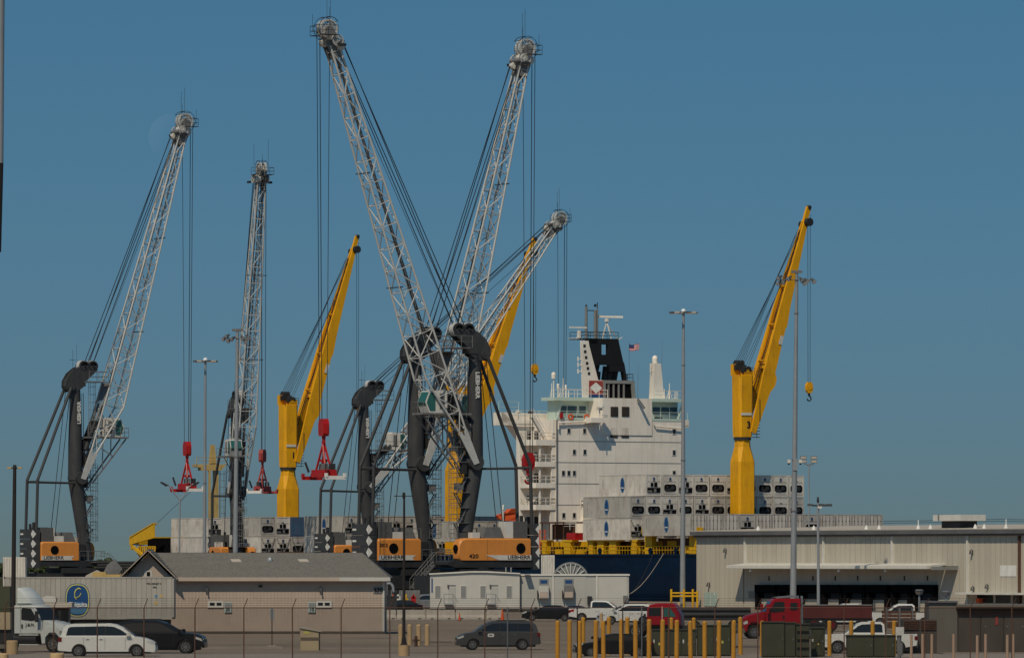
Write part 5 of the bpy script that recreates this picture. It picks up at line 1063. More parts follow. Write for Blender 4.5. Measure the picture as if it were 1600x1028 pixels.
# ================================================================ office trailers
OB = W(672, 956, 15.0); sO = 15.0
def ox(px): return (px-672)/sO
def oz(py): return EYE+(HY-py)/sO
of = thing('office_trailer', 'long low white office block with a shallow pitched top behind the concrete barriers', 'office trailer', (OB.x, OB.y, 0))
MB().prism([(0, .35), (ox(812), .35), (ox(812), oz(896)), (ox(760), oz(893.5)), (ox(735), oz(893.5)), (0, oz(897))], 0, 9).build('wall', 'office_white', of)
MB().prism([(-.1, oz(897.5)), (ox(735), oz(894)), (ox(760), oz(894)), (ox(813), oz(896.5)), (ox(813), oz(895)), (ox(760), oz(892)), (ox(735), oz(892)), (-.1, oz(895.5))], -.2, 9.2).build('roof_edge', 'trim_white', of)
MB().box(0, ox(812), .1, .3, 0, .4).build('skirt', 'concrete_dark', of)
for px in (684, 724, 754.5, 795.5):
    f_ = MB().box(ox(px-4.7), ox(px+4.7), -.05, 0, oz(934), oz(914)).build('window_frame', 'off_white', of); MB().box(ox(px-4), ox(px+4), -.07, -.05, oz(933), oz(915)).build('window', 'window_grey', f_)
for px in (706, 772):
    d = MB().box(ox(px-6), ox(px+6), -.04, 0, .6, oz(917)).build('door', 'office_grey', of); MB().box(ox(px-6.5), ox(px+6), -.06, -.01, oz(914.5), oz(913.5)).build('drip_rail', 'mid_steel', d)
    MB().box(ox(px-7), ox(px-5), -.2, 0, oz(917.5), oz(913)).build('wall_lamp', 'lamp_body', of)
    st = MB(); rail(st, [(ox(px-12), -1.3, .9), (ox(px+2), -1.3, .9)], 1.0, .035); st.cyl((ox(px+2), -1.3, 1.9), (ox(px+10), -1.3, 1.0), .035, .035, 4); st.box(ox(px-12), ox(px+2), -1.3, 0, .8, .9); st.build('steps', 'galv', of)
MB().box(ox(674), ox(676), -.05, 0, oz(925), oz(903)).build('sign_strip', 'logo_blue', of)
MB().box(ox(790), ox(790)+.05, 2, 2.05, oz(893), oz(886)).box(ox(798), ox(798)+.05, 2, 2.05, oz(893), oz(886)).build('roof_pipe', 'off_white', of)
of2 = thing('office_trailer', 'flat roofed cream portable office with two window coolers, right of the pitched white office', 'office trailer', (OB.x+ox(812)+.05, OB.y+.6, 0))
xe = ox(982)-ox(812)
MB().box(0, xe, 0, 8, .3, oz(898)).build('wall', 'office_grey', of2); MB().box(-.05, xe+.1, -.12, 8.1, oz(899), oz(896.5)).build('roof_edge', 'trim_white', of2); MB().box(0, xe, .05, .2, 0, .3).build('skirt', 'concrete_dark', of2)
def o2(px): return ox(px)-ox(812)
for a, b in ((812, 862), (865, 915), (933, 979)): MB().box(o2(a)+.1, o2(b), -.03, 0, .35, oz(900)).build('wall_panel', 'office_grey' if a < 920 else 'office_white', of2)
for px in (863.5, 932): MB().box(o2(px)-.08, o2(px)+.08, -.08, 0, .3, oz(898)).build('corner_post', 'trim_white', of2)
for px in (849, 888):
    x = o2(px); f_ = MB().box(x-.5, x+.5, -.06, 0, oz(915), oz(904)).build('window', 'window_grey', of2); MB().box(x-.35, x+.35, -.08, -.06, oz(911), oz(906)).build('window_sign', 'logo_blue', f_)
    c_ = MB().box(x-.5, x+.5, -.65, 0, oz(934), oz(914.5)).build('wall_cooler', 'office_white' if px < 860 else 'mid_steel', of2); MB().box(x-.42, x+.42, -.68, -.65, oz(933), oz(924)).build('grille', 'house_trim', c_); MB().box(x-.7, x-.62, -.7, 0, oz(935), oz(922)).build('bracket', 'dark_steel', c_)
x = o2(823); MB().box(x-.3, x+.3, -1.2, -.2, oz(897), oz(896)).build('lamp_arm', 'galv', of2)
MB().box(o2(917), o2(924), -.5, -.05, .8, oz(931)).build('meter_box', 'dark_steel', of2)
MB().box(o2(973), o2(980), -.5, -.04, oz(940), oz(930)).build('meter_box', 'mid_steel', of2)
tag(of2, group=None)
# white corrugated boxes beside the cranes
def small_box(name, label, px0, px1, py0, s, d=2.4, m_='container_white', base=0.0):
    a = W(px0, HY, s); wd_ = (px1-px0)/s; h = EYE+(HY-py0)/s; o = thing(name, label, 'container', (a.x, a.y, base), 0)
    MB().box(.04, wd_-.04, .05, d, 0, h-base).build('shell', m_, o); nn = max(4, int(wd_/.25))
    m_b = [MB().box(0, .12, 0, .06, .1, h-base-.1).mesh('rib', m_)]
    for i in range(nn): link('rib', m_b[0], o, Mx.Translation((.05+(wd_-.2)*i/(nn-1), 0, 0)))
    return o
small_box('storage_container', 'white ribbed box with its ribs facing us, between the 420 crane and the cable reel', 845, 867, 867, 14.6, base=3.0)
g = small_box('storage_container', 'white ribbed storage box behind the dark pole at the left edge', 4, 40, 870, 16)
# a scaffold carries the small ribbed box
tag(MB().box(*(lambda a, b: (a.x, b.x))(W(843, 0, 14.6), W(869, 0, 14.6)), F/14.6, F/14.6+2.6, 0, 2.99).build('equipment_plinth', 'dark_steel'), 'dark plinth carrying the white ribbed box right of the 420 crane', 'plinth')
# cable reel
rp = W(893, 907, 15.0); cr_ = thing('cable_reel', 'big white spoked cable reel showing above the office roof', 'cable reel', (rp.x, rp.y+9.5, rp.z))
MB().ring((0, 0, 0), (0, 1, 0), 1.95, 1.75, .12, 30).ring((0, .9, 0), (0, 1, 0), 1.95, 1.75, .12, 30).disc((0, .1, 0), (0, 1, 0), 1.78, .05, 30).build('flange', 'window_grey', cr_)
for k_ in range(20): t = 2*math.pi*k_/20; bar('spoke', (.3*math.cos(t), -.05, .3*math.sin(t)), (1.8*math.cos(t), -.05, 1.8*math.sin(t)), .05, 'trim_white', cr_)
MB().cyl((0, 0, 0), (0, .9, 0), .9, .9, 16).build('drum', 'mid_steel', cr_); MB().beam((0, .45, 0), (-1.4, .45, -rp.z), .2, .2).beam((0, .45, 0), (1.4, .45, -rp.z), .2, .2).build('stand', 'galv', cr_)
# concrete barriers
for i, (a, b) in enumerate(((596, 619), (620, 665), (666, 711), (712, 759), (760, 786))):
    lab = ['leftmost concrete barrier beside building corner 630', 'white concrete barrier just right of the dark tubular pole base', 'stained concrete barrier below the first two office windows', 'concrete barrier in front of the office middle, with a small cone before it', 'rightmost concrete barrier beside the tall orange cone'][i]
    s = 17.0; p_ = W((a+b)/2, HY, s); o = thing('concrete_barrier', lab, 'barrier', (p_.x, p_.y, 0), random.uniform(-.02, .02), 'jersey barriers in a row')
    w_ = (b-a)/s/2-.02; MB().prism([(-.3, 0), (.3, 0), (.28, .18), (.14, .4), (.1, .86), (-.1, .86), (-.14, .4), (-.28, .18)], -w_, w_, 'x').build('block', 'concrete', o)
    for x in (-w_*.6, w_*.6): MB().box(x-.12, x+.12, -.31, -.2, 0, .1).build('fork_slot', 'dark_steel', o)
def cone(px, s, h, lab):
    p_ = W(px, HY, s); o = thing('traffic_cone', lab, 'cone', (p_.x, p_.y, 0), 0, 'orange cones by the barriers')
    MB().box(-h*.25, h*.25, -h*.25, h*.25, 0, .05).build('base', 'dark_steel', o); MB().cyl((0, 0, .05), (0, 0, h), h*.17, .04, 12).build('cone', 'safety_orange', o)
cone(785, 17.4, 1.05, 'tall slim orange cone at the right end of the barriers'); cone(718, 17.5, .7, 'small orange cone before the middle barriers')
MB_ = W(838, HY, 16.5)
# ================================================================ sheds at the lower right
def shed(name, label, px0, px1, pyt, s, m_, depth=3):
    a = W(px0, HY, s); wd_ = (px1-px0)/s; h = EYE+(HY-pyt)/s; o = thing(name, label, 'shed', (a.x, a.y, 0)); return o, wd_, h
o, wd_, h = shed('utility_shed', 'dark stained concrete shed with a black roof edge, filling the lower right corner', 1497, 1640, 944, 26.5, '')
pn = MB().box(.02, 1.32, 0, .08, 0, 1).mesh('wall_panel', 'concrete_dark')
MB().box(0, wd_, .08, 4, 0, h-.3).build('wall', 'concrete_dark', o)
for i in range(4): link('wall_panel', pn, o, Mx.Translation((i*1.36, 0, 0)) @ Mx.Diagonal((1, 1, h-.6, 1)))
MB().box(-.1, wd_, -.35, 4.2, h-.32, h-.12).build('roof_edge', 'void', o); MB().box(-.12, wd_, -.37, 4.2, h-.12, h).build('roof', 'shed_grey', o); MB().box(0, wd_, -.02, .0, h-.62, h-.35).build('rust_band', 'rust', o)
MB().box(2.2, 2.35, -.03, 0, h-1.2, h-.7).build('warning_sign', 'faded_red', o)
for x in (1.62, 2.9, 3.8): MB().box(x-.04, x+.04, -.04, .0, 1.45, 1.55).build('latch', 'alloy', o)
o, wd_, h = shed('utility_shed', 'pale grey shed with a slatted louvre, left of the dark corner shed', 1452, 1497, 941, 26.5, '')
MB().box(0, wd_-.03, .1, 4, 0, h).build('wall', 'shed_grey', o); MB().box(-.1, wd_, -.05, 4, h, h+.08).build('roof', 'gutter', o)
o, wd_, h = shed('louvred_enclosure', 'grey enclosure with brown horizontal louvres behind the tan posts', 1411, 1464, 968, 27.0, '')
MB().box(0, wd_, .05, 2.5, 0, h).build('wall', 'concrete_dark', o)
lv_ = MB().box(.05, wd_/2-.06, -.03, .05, 0, .07).mesh('louvre', 'rust')
for i in range(5):
    for x in (0, wd_/2): link('louvre', lv_, o, Mx.Translation((x, 0, h-.12-.11*i)) @ Mx.Rotation(.3, 4, 'X'))
for px, py in ((1439, 926), (1481, 928)):
    p_ = W(px, HY, 26.5); z = EYE+(HY-py)/26.5; o = thing('vent_cowl', ('left' if px < 1460 else 'right')+' one of two round metal vent cowls above the louvred shed', 'vent', (p_.x, p_.y+1.5, 0), 0, 'vent cowls over the sheds')
    MB().cyl((0, 0, 2.4), (0, 0, z), .06, .06, 6).build('pipe', 'galv', o); MB().cyl((0, 0, z-.1), (0, 0, z+.1), .17, .26, 12).cyl((0, 0, z+.14), (0, 0, z+.2), .26, .2, 12).build('cowl', 'alloy', o)
# ================================================================ electrical cabinets
def cabinet(label, px0, px1, py, s, m_='cabinet_green', d=1.3, louv=False, doors=2, cross=False):
    a = W(px0, HY, s); wd_ = (px1-px0)/s; h = EYE+(HY-py)/s; o = thing('electrical_cabinet', label, 'electrical cabinet', (a.x, a.y, .06), 0, 'green electrical cabinets behind the fence'); h -= .06
    MB().box(0, wd_, .05, d, 0, h).build('housing', m_, o); MB().box(-.04, wd_+.04, -.02, d+.04, h, h+.05).build('lid', m_, o)
    for i in range(doors):
        x0, x1 = wd_*i/doors+.03, wd_*(i+1)/doors-.03
        if louv:
            for j in range(4): MB().box(x0, x1, -.08, .05, .1+j*h/4, .1+j*h/4+h/7).build('shelf', m_, o)
        else:
            dd = MB().box(x0, x1, 0, .05, .08, h-.08).build('door', m_, o); MB().box(x1-.12, x1-.07, -.04, 0, h*.5, h*.5+.14).build('handle', 'mid_steel', dd)
            if random.random() < .6: MB().box((x0+x1)/2-.06, (x0+x1)/2+.05, -.012, 0, h*.42, h*.42+.15).build('sticker', 'logo_yellow', dd); MB().box((x0+x1)/2-.35, (x0+x1)/2-.27, -.012, 0, h*.5, h*.5+.2).build('sticker', 'off_white', dd)
    if cross: MB().beam((.05, -.01, .2), (wd_-.05, -.01, h-.1), .03, .05, (0, -1, 0)).beam((.05, -.02, h-.1), (wd_-.05, -.02, .2), .03, .05, (0, -1, 0)).box(0, wd_, -.02, 0, h*.5, h*.5+.05).build('cross_bracing', m_, o)
    return o
cabinet('large green cabinet below the left red cab, leftmost of the wide ones', 1019, 1088, 984, 28.0, doors=3)
cabinet('tall dark green cabinet between the two red trucks', 1090, 1142, 977, 28.0, 'olive')
cabinet('narrow dark cabinet touching the pipes trailer, right of the tall dark one', 1116, 1143, 981, 27.4, 'olive', doors=1)
cabinet('small grey green cabinet at the left end of the row, beside the black car wheels', 997, 1010, 996, 28.0, doors=1)
cabinet('square green cabinet with stickers in front of the right red truck', 1191, 1226, 972, 28.4, doors=1)
cabinet('plain green cabinet panel joined to the right of the square stickered one', 1227, 1243, 973, 28.4, doors=1)
cabinet('stepped louvred green cabinet in front of the right red truck', 1244, 1265, 975, 28.4, louv=True, doors=1)
cabinet('small green cabinet with crossed bracing beside a yellow post', 1268, 1289, 981, 28.2, doors=1, cross=True)
cabinet('low wide green cabinet before the white car with dark windows', 1324, 1365, 993, 28.4, doors=1)
cabinet('low green cabinet at the right end of the row, right of the low wide one', 1366, 1399, 993, 28.4, doors=1)
# slanted lid bin
p_ = W(484.5, HY, 26.0); o = thing('waste_bin', 'cream bin with a slanted lid standing on the asphalt in front of the beige building', 'bin', (p_.x, p_.y, 0), R(4))
MB().prism([(-.58, 0), (.58, 0), (.58, 1.12), (-.58, 1.38)], 0, 1.0).build('body', 'bin_cream', o); MB().prism([(-.64, 1.36), (-.3, 1.42), (.66, 1.16), (.66, 1.1), (-.64, 1.33)], -.08, 1.1).build('lid', 'roof_tan', o); MB().box(-.57, .57, -.03, 0, .62, .78).build('slot', mat('bin_slot', (.14, .11, .08), .8), o); MB().box(.52, .6, -.02, .05, 0, 1.14).build('edge', 'dark_steel', o)
MB().box(-.35, -.05, -.012, 0, .98, 1.14).build('sticker', 'logo_yellow', o)
# guard booth with roof cooler
p_ = W(62, HY, 22.0); o = thing('guard_booth', 'small booth with flat tan roof and rooftop cooler in front of the white trailer', 'guard booth', (p_.x, p_.y, 0))
zt_ = EYE-(941-HY)/22.0
MB().box(-1.0, 2.35, -.9, 1.6, zt_-.3, zt_).build('roof', 'roof_tan', o); 
for x in (.2, 1.05, 2.1): MB().box(x-.06, x+.06, -.1, .1, 0, zt_-.3).build('post', 'mid_steel', o)
MB().box(.2, 2.1, .4, 1.3, 0, zt_-.35).build('wall', 'olive', o)
MB().box(1.1, 2.0, .36, .4, .9, zt_-.5).build('window', 'dark_glass', o)
MB().prism([(0.0, zt_+.05), (.05, zt_+.3), (.45, zt_+.47), (1.15, zt_+.45), (1.2, zt_+.05)], -.4, .5).build('roof_cooler', 'office_white', o)
# bits cut by the left edge
p_ = W(8, HY, 27); o = thing('olive_canopy_box', 'olive covered box cut by the left edge of the photo behind the dark pole', 'box', (p_.x, p_.y, 0))
MB().box(-1.4, .28, 0, 1.2, 2.4, 3.9).build('cover', 'olive', o); MB().box(-1.4, .3, -.05, 1.2, 1.4, 2.4).build('body', 'bin_cream', o); MB().box(-1.4, .35, .1, 1.2, .55, 1.4).build('lower_body', 'dark_steel', o); MB().box(-1.5, .5, -.1, 1.3, .3, .55).build('bumper', 'shed_grey', o)
for x in (-.9, 0): MB().disc((x, .1, .35), (0, 1, 0), .35, .25, 14).build('wheel', 'tyre', o)
# yellow guard frame at the high mast foot
p_ = W(1068, HY, 14.0); o = thing('guard_rail', 'yellow tubular guard frame around the foot of the slim light mast by the warehouse corner', 'guard rail', (p_.x, p_.y-1.3, 0))
for x in (-1.4, 0.0, 1.0, 1.5): MB().cyl((x, 0, 0), (x, 0, 2.2 if x < 1.2 else 2.0), .13, .13, 10).build('post', 'deck_yellow', o)
MB().cyl((-1.4, 0, 1.75), (1.5, 0, 1.75), .1, .1, 8).cyl((-1.4, 0, 1.4), (1.5, 0, 1.4), .1, .1, 8).build('rail', 'deck_yellow', o)
# yellow and tan loader beyond the trailer
p_ = W(172, HY, 17.0); o = thing('loader', 'tan and yellow loader parked between the trailer and the leftmost crane', 'loader', (p_.x, p_.y, 0), 0)
MB().prism([(-1.9, 3.2), (-1.5, 4.3), (-.4, 4.35), (-.3, 4.1), (1.3, 4.1), (1.0, 2.4), (-1.9, 2.2)], -.8, .8).build('bucket', 'tan_machine', o); MB().prism([(-2.6, 2.6), (-2.2, 4.0), (-1.2, 4.5), (-.6, 4.2), (-1, 2.4)], -.6, .6).build('counterweight', 'roof_tan', o)
MB().box(-2.5, 1.2, -.7, .7, .9, 2.6).build('chassis', 'tan_machine', o)
for x in (-1.8, .6):
    for y in (-.9, .9): MB().disc((x, y, .75), (0, 1, 0), .75, .5, 16).build('wheel', 'tyre', o)
p_ = W(185, HY, 16.5); o = thing('pipe_rack', 'dark pipes stacked on supports behind the gable roof', 'pipe rack', (p_.x, p_.y, 0), 0)
for z in (4.7, 4.95, 5.2): MB().cyl((-2, 0, z), (6, 0, z), .12, .12, 8).build('pipe', 'dark_steel', o)
MB().box(-1.2, -1, -.2, .2, 0, 4.6).box(4, 4.2, -.2, .2, 0, 4.6).build('support', 'dark_steel', o); MB().prism([(-1.5, 4.0), (0, 4.0), (.4, 4.6), (-.3, 5.5), (-1.0, 5.0)], -.6, .6).build('winch', 'mid_steel', o)
# ================================================================ vehicles
WHM = {}
def wheel(parent, x, y, r, rim='alloy', dual=False, w_=.22, side=-1):
    k = (r, rim, w_)
    if k not in WHM:
        t = MB(); n = 20; prof = [(-w_/2, r*.62), (-w_/2, r*.93), (-w_*.35, r), (w_*.35, r), (w_/2, r*.93), (w_/2, r*.62)]
        for j in range(n): a = 2*math.pi*j/n; t.v += [(rr*math.cos(a), yy, rr*math.sin(a)) for yy, rr in prof]
        for j in range(n):
            for q in range(5): t.f.append((j*6+q, j*6+q+1, ((j+1) % n)*6+q+1, ((j+1) % n)*6+q)); t.m.append(0)
        q = MB(); 
        for sy in (-1, 1):
            q.disc((0, sy*w_*.28, 0), (0, 1, 0), r*.63, .03, n, 1)
            q.disc((0, sy*w_*.42, 0), (0, 1, 0), r*.14, .06, 10, 0); q.ring((0, sy*w_*.43, 0), (0, 1, 0), r*.64, r*.54, .03, n, 0)
            for j in range(7): a = 2*math.pi*j/7; q.beam((r*.1*math.cos(a), sy*w_*.42, r*.1*math.sin(a)), (r*.57*math.cos(a), sy*w_*.42, r*.57*math.sin(a)), r*.13, .03, (0, 1, 0), 0)
        WHM[k] = (t.mesh('tyre', 'tyre', True), q.mesh('rim', [rim, 'dark_steel']))
    o = bpy.data.objects.new('wheel', None); col.objects.link(o); o.parent = parent; o.location = (x, y, r); link('tyre', WHM[k][0], o); link('rim', WHM[k][1], o); return o
def arch(cx, r, z0, n=9): return [(cx+r*math.cos(a), z0+r*math.sin(a)) for a in [math.pi*(1-i/(n-1)) for i in range(n)]]
def sweep(pts, ws, name, m_, parent, smooth=True):   # side outline pts, several layers across at (y, inset)
    n = len(pts); cx = sum(p[0] for p in pts)/n; cz = sum(p[1] for p in pts)/n; mb = MB()
    for y, ins in ws:
        for x, z in pts:
            dx, dz = x-cx, z-cz; L = math.hypot(dx, dz) or 1; k = 1 if z > .45 else 0
            mb.v.append((x-dx/L*ins, y, z-dz/L*ins*k))
    for l_ in range(len(ws)-1):
        for i in range(n): mb.f.append((l_*n+i, (l_+1)*n+i, (l_+1)*n+(i+1) % n, l_*n+(i+1) % n)); mb.m.append(0)
    mb.f += [tuple(range(n)), tuple(range(len(ws)*n-1, len(ws)*n-n-1, -1))]; mb.m += [0, 0]
    return mb.build(name, m_, parent, smooth)
CARS = {
 'minivan': dict(L=5.1, w=1.98, r=.34, ax=(1.55, -1.48), low=[(-2.5, .35), (-2.55, .6), (-2.52, .85), (-2.42, 1.08), (1.42, 1.08), (1.95, 1.0), (2.35, .84), (2.5, .66), (2.54, .45), (2.5, .28)],
    cab=[(-2.42, 1.05), (-2.28, 1.5), (-2.1, 1.68), (-1.7, 1.75), (.1, 1.76), (.45, 1.70), (.8, 1.55), (1.5, 1.05)],
    win=[[(-2.12, 1.14), (-2.02, 1.5), (-1.9, 1.58), (-1.22, 1.6), (-1.22, 1.14)], [(-1.17, 1.14), (-1.17, 1.6), (-.12, 1.62), (-.12, 1.14)], [(-.06, 1.14), (-.06, 1.62), (.35, 1.59), (.7, 1.44), (1.15, 1.14)]], doors=(-1.2, -.1, .95)),
 'suv': dict(L=4.75, w=1.92, r=.37, ax=(1.42, -1.38), low=[(-2.34, .4), (-2.38, .7), (-2.3, 1.08), (1.15, 1.10), (1.9, 1.04), (2.25, .9), (2.37, .65), (2.36, .36)],
    cab=[(-2.28, 1.05), (-2.15, 1.5), (-1.95, 1.68), (-1.4, 1.73), (-.1, 1.72), (.3, 1.62), (1.2, 1.07)],
    win=[[(-2.0, 1.15), (-1.85, 1.5), (-1.3, 1.6), (-1.15, 1.6), (-1.15, 1.15)], [(-1.08, 1.15), (-1.08, 1.6), (-.2, 1.6), (-.2, 1.15)], [(-.12, 1.15), (-.12, 1.6), (.2, 1.53), (.85, 1.15)]], doors=(-1.1, -.16, .8)),
 'sedan': dict(L=4.8, w=1.84, r=.33, ax=(1.45, -1.42), low=[(-2.34, .35), (-2.4, .62), (-2.32, .95), (-1.9, 1.0), (1.0, .95), (1.8, .86), (2.25, .72), (2.38, .5), (2.36, .3)],
    cab=[(-2.0, .97), (-1.2, 1.36), (-.8, 1.43), (.0, 1.44), (.35, 1.38), (1.15, .93)],
    win=[[(-1.62, 1.03), (-1.12, 1.31), (-.62, 1.36), (-.62, 1.03)], [(-.55, 1.03), (-.55, 1.36), (.05, 1.36), (.3, 1.31), (.85, 1.03)]], doors=(-.6, .4)),
 'pickup': dict(L=5.8, w=2.0, r=.40, ax=(1.85, -1.75), low=[(-2.85, .5), (-2.88, .75), (-2.86, 1.18), (1.3, 1.2), (2.45, 1.14), (2.8, 1.05), (2.88, .8), (2.86, .42)],
    cab=[(-.95, 1.15), (-.92, 1.75), (-.75, 1.88), (.35, 1.88), (.65, 1.78), (1.45, 1.17)],
    win=[[(-.82, 1.27), (-.8, 1.68), (-.7, 1.76), (-.25, 1.76), (-.25, 1.27)], [(-.18, 1.27), (-.18, 1.76), (.4, 1.74), (.62, 1.64), (1.12, 1.27)]], doors=(-.22, 1.0), bed=True),
}
def car(kind, label, px, s, m_, face=1, ang=0, group=None, glass='dark_glass', decal=None, scale=1.0, py=None, cat=None):
    D = CARS[kind]; p_ = W(px, HY, s); root = thing('parked_car' if kind != 'pickup' else 'pickup_truck', label, cat or {'minivan': 'minivan', 'suv': 'SUV', 'sedan': 'car', 'pickup': 'pickup truck'}[kind], (p_.x, p_.y, 0), (0 if face > 0 else math.pi)+R(ang), group, scale)
    w2 = D['w']/2; r = D['r']; pts = []
    low = D['low']; bot = [];
    for cx in D['ax']: bot += [(cx+x_*0, 0) for x_ in ()]
    zb = low[-1][1]; line = list(low)
    for cx in D['ax']:                               # front axle first, then rear, running backwards along the sill
        line += [(cx+(r+.07)*math.cos(a), max(zb-.03, r*.9+(r+.07)*math.sin(a))) for a in [math.pi*i/9 for i in range(10)]]
    sweep(line, [(-w2, .05), (-w2+.05, 0), (-w2*.55, -.0), (w2*.55, -.0), (w2-.05, 0), (w2, .05)], 'body', m_, root)
    MB().box(low[0][0]+.25, low[-1][0]-.3, -w2+.12, w2-.12, .2, .42).build('underbody', 'dark_steel', root)
    c = D['cab']; zb0 = c[0][1]; tum = .22
    hw = lambda z: w2-.05-(z-zb0)*tum
    mb = MB(); n = len(c); vs = [(x, -hw(z), z) for x, z in c]+[(x, hw(z), z) for x, z in c]
    mb.add(vs, [tuple(range(n)), tuple(range(2*n-1, n-1, -1))]+[(i, n+i, n+(i+1) % n, (i+1) % n) for i in range(n)]); cab = mb.build('cabin', m_, root, True)
    for sy in (-1, 1):
        for wn in D['win']:
            n = len(wn); vs = [(x, sy*(hw(z)+.006), z) for x, z in wn]+[(x, sy*(hw(z)-.03), z) for x, z in wn]
            MB().add(vs, [tuple(range(n)), tuple(range(2*n-1, n-1, -1))]+[(i, n+i, n+(i+1) % n, (i+1) % n) for i in range(n)]).build('window', glass, cab)
        for wa, wb in zip(D['win'][:-1], D['win'][1:]):
            x0_, x1_ = max(p[0] for p in wa), min(p[0] for p in wb); zt_ = min(max(p[1] for p in wa), max(p[1] for p in wb))-.01; zb_ = wa[0][1]
            q_ = [(x0_, zb_), (x0_, zt_), (x1_, zt_), (x1_, zb_)]; vs = [(x, sy*(hw(z)+.004), z) for x, z in q_]+[(x, sy*(hw(z)-.03), z) for x, z in q_]
            MB().add(vs, [(0, 1, 2, 3), (7, 6, 5, 4), (0, 4, 5, 1), (1, 5, 6, 2), (2, 6, 7, 3), (3, 7, 4, 0)]).build('pillar_trim', 'black', cab)
    # windscreen and rear screen
    (xa, za), (xb, zb_) = c[-1], c[-2]
    if kind == 'minivan': (xb, zb_) = c[-2]
    def scr(a0, b0, t0, t1, out, name):
        (xa, za), (xb, zb_) = a0, b0; P = lambda t: (xa+(xb-xa)*t, za+(zb_-za)*t); q0, q1 = P(t0), P(t1); mb = MB()
        mb.add([(q0[0]+out, -hw(q0[1])+.08, q0[1]), (q0[0]+out, hw(q0[1])-.08, q0[1]), (q1[0]+out, hw(q1[1])-.08, q1[1]), (q1[0]+out, -hw(q1[1])+.08, q1[1]),
                (q0[0]-out*.5, -hw(q0[1])+.08, q0[1]), (q0[0]-out*.5, hw(q0[1])-.08, q0[1]), (q1[0]-out*.5, hw(q1[1])-.08, q1[1]), (q1[0]-out*.5, -hw(q1[1])+.08, q1[1])], [(0, 1, 2, 3), (7, 6, 5, 4), (0, 4, 5, 1), (2, 6, 7, 3)]); mb.build(name, glass, cab)
    scr(c[-1], c[-2], .08, .92, .02, 'windscreen'); scr(c[0], c[1], .25, .92, -.02, 'rear_window')
    for x in D['ax']:
        for sy in (-1, 1): wheel(root, x, sy*(w2-.14), r)
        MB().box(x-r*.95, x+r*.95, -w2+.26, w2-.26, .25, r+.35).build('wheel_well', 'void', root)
    xf = low[-1][0]; xr = low[0][0]
    for sy in (-1, 1):
        MB().prism([(xf-.42, .78), (xf-.05, .66), (xf-.12, .80), (xf-.40, .90)], sy*(w2-.02)-.03, sy*(w2-.02)+.03).box(xf-.14, xf-.02, sy*w2*.62-.18, sy*w2*.62+.18, .66, .78).build('headlight', 'headlight', root)
        MB().box(xr-.03, xr+.16, sy*(w2-.09)-.11, sy*(w2-.09)+.11, .82, 1.05 if kind != 'sedan' else .92).build('tail_light', 'tail_red', root)
        mi = MB().prism([(1.0 if kind != 'pickup' else 1.15, 1.1), (1.25 if kind != 'pickup' else 1.4, 1.1), (1.2, 1.27), (1.02, 1.27)], sy*(w2+.08)-.08, sy*(w2+.08)+.08).build('mirror', m_ if m_ != 'car_white' else 'off_white', root)
        for dx in D['doors']: MB().box(dx-.008, dx+.008, sy*(w2+.001)-.006, sy*(w2+.001)+.006, .42, 1.02).build('door_gap', 'dark_steel', root)
        for dx in D['doors'][:2]: MB().box(dx-.28 if dx > -1 else dx+.12, dx-.12 if dx > -1 else dx+.28, sy*(w2+.015)-.015, sy*(w2+.015)+.015, .92, .955).build('door_handle', 'chrome' if m_ != 'car_black' else 'dark_steel', root)
    MB().box(xf-.06, xf+.015, -.5, .5, .55, .76).build('grille', 'dark_steel', root); MB().box(xf-.1, xf+.03, -w2*.85, w2*.85, .32, .48).build('bumper', m_ if kind != 'pickup' else 'mid_steel', root)
    MB().box(xf+.015, xf+.03, -.15, .15, .52, .62).box(xr-.05, xr-.03, -.15, .15, .6, .72).build('number_plate', 'off_white', root)
    MB().box(xr-.06, xr+.1, -w2*.85, w2*.85, .38, .56).build('rear_bumper', m_ if kind != 'pickup' else 'mid_steel', root)
    if kind in ('minivan', 'suv'): MB().box(-1.7, 0, -w2*.76, -w2*.72, 1.745, 1.80).box(-1.7, 0, w2*.72, w2*.76, 1.745, 1.80).build('roof_rail', 'dark_steel', root)
    if D.get('bed'): MB().box(-2.75, -1.05, -w2+.12, w2-.12, 1.17, 1.205).build('bed', 'void', root)
    if decal: decal(root, w2)
    return root
def dl_round(root, w2): MB().prism([(.28, .80), (.62, .80), (.66, .92), (.60, 1.0), (.30, 1.0), (.25, .92)], w2+.005, w2+.012).build('door_sign', 'off_white', root); MB().box(.36, .55, w2+.012, w2+.016, .87, .93).build('sign_print', 'car_navy', root)
def dl_f(root, w2):
    for sy in (-1, 1): MB().prism([(-2.7, .9), (-2.45, .9), (-2.35, 1.1), (-2.55, 1.12), (-2.72, 1.05)], sy*(w2+.01)-.006, sy*(w2+.01)+.006).build('decal', 'red', root)
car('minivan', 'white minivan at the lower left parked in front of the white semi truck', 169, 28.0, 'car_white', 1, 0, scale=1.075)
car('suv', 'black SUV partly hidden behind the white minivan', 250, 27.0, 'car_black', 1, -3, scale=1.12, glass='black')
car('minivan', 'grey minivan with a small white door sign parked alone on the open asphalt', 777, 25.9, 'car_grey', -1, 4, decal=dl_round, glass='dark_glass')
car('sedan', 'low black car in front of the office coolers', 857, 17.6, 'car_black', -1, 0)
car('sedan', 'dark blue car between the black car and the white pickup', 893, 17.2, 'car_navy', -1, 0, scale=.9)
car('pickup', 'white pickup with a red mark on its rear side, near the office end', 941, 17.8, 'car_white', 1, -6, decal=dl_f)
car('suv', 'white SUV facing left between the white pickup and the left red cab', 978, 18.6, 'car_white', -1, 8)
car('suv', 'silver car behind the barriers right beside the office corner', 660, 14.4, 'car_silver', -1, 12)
car('sedan', 'dark car behind the dark tubular pole, left of the silver one', 624, 15.6, 'car_black', -1, 0)
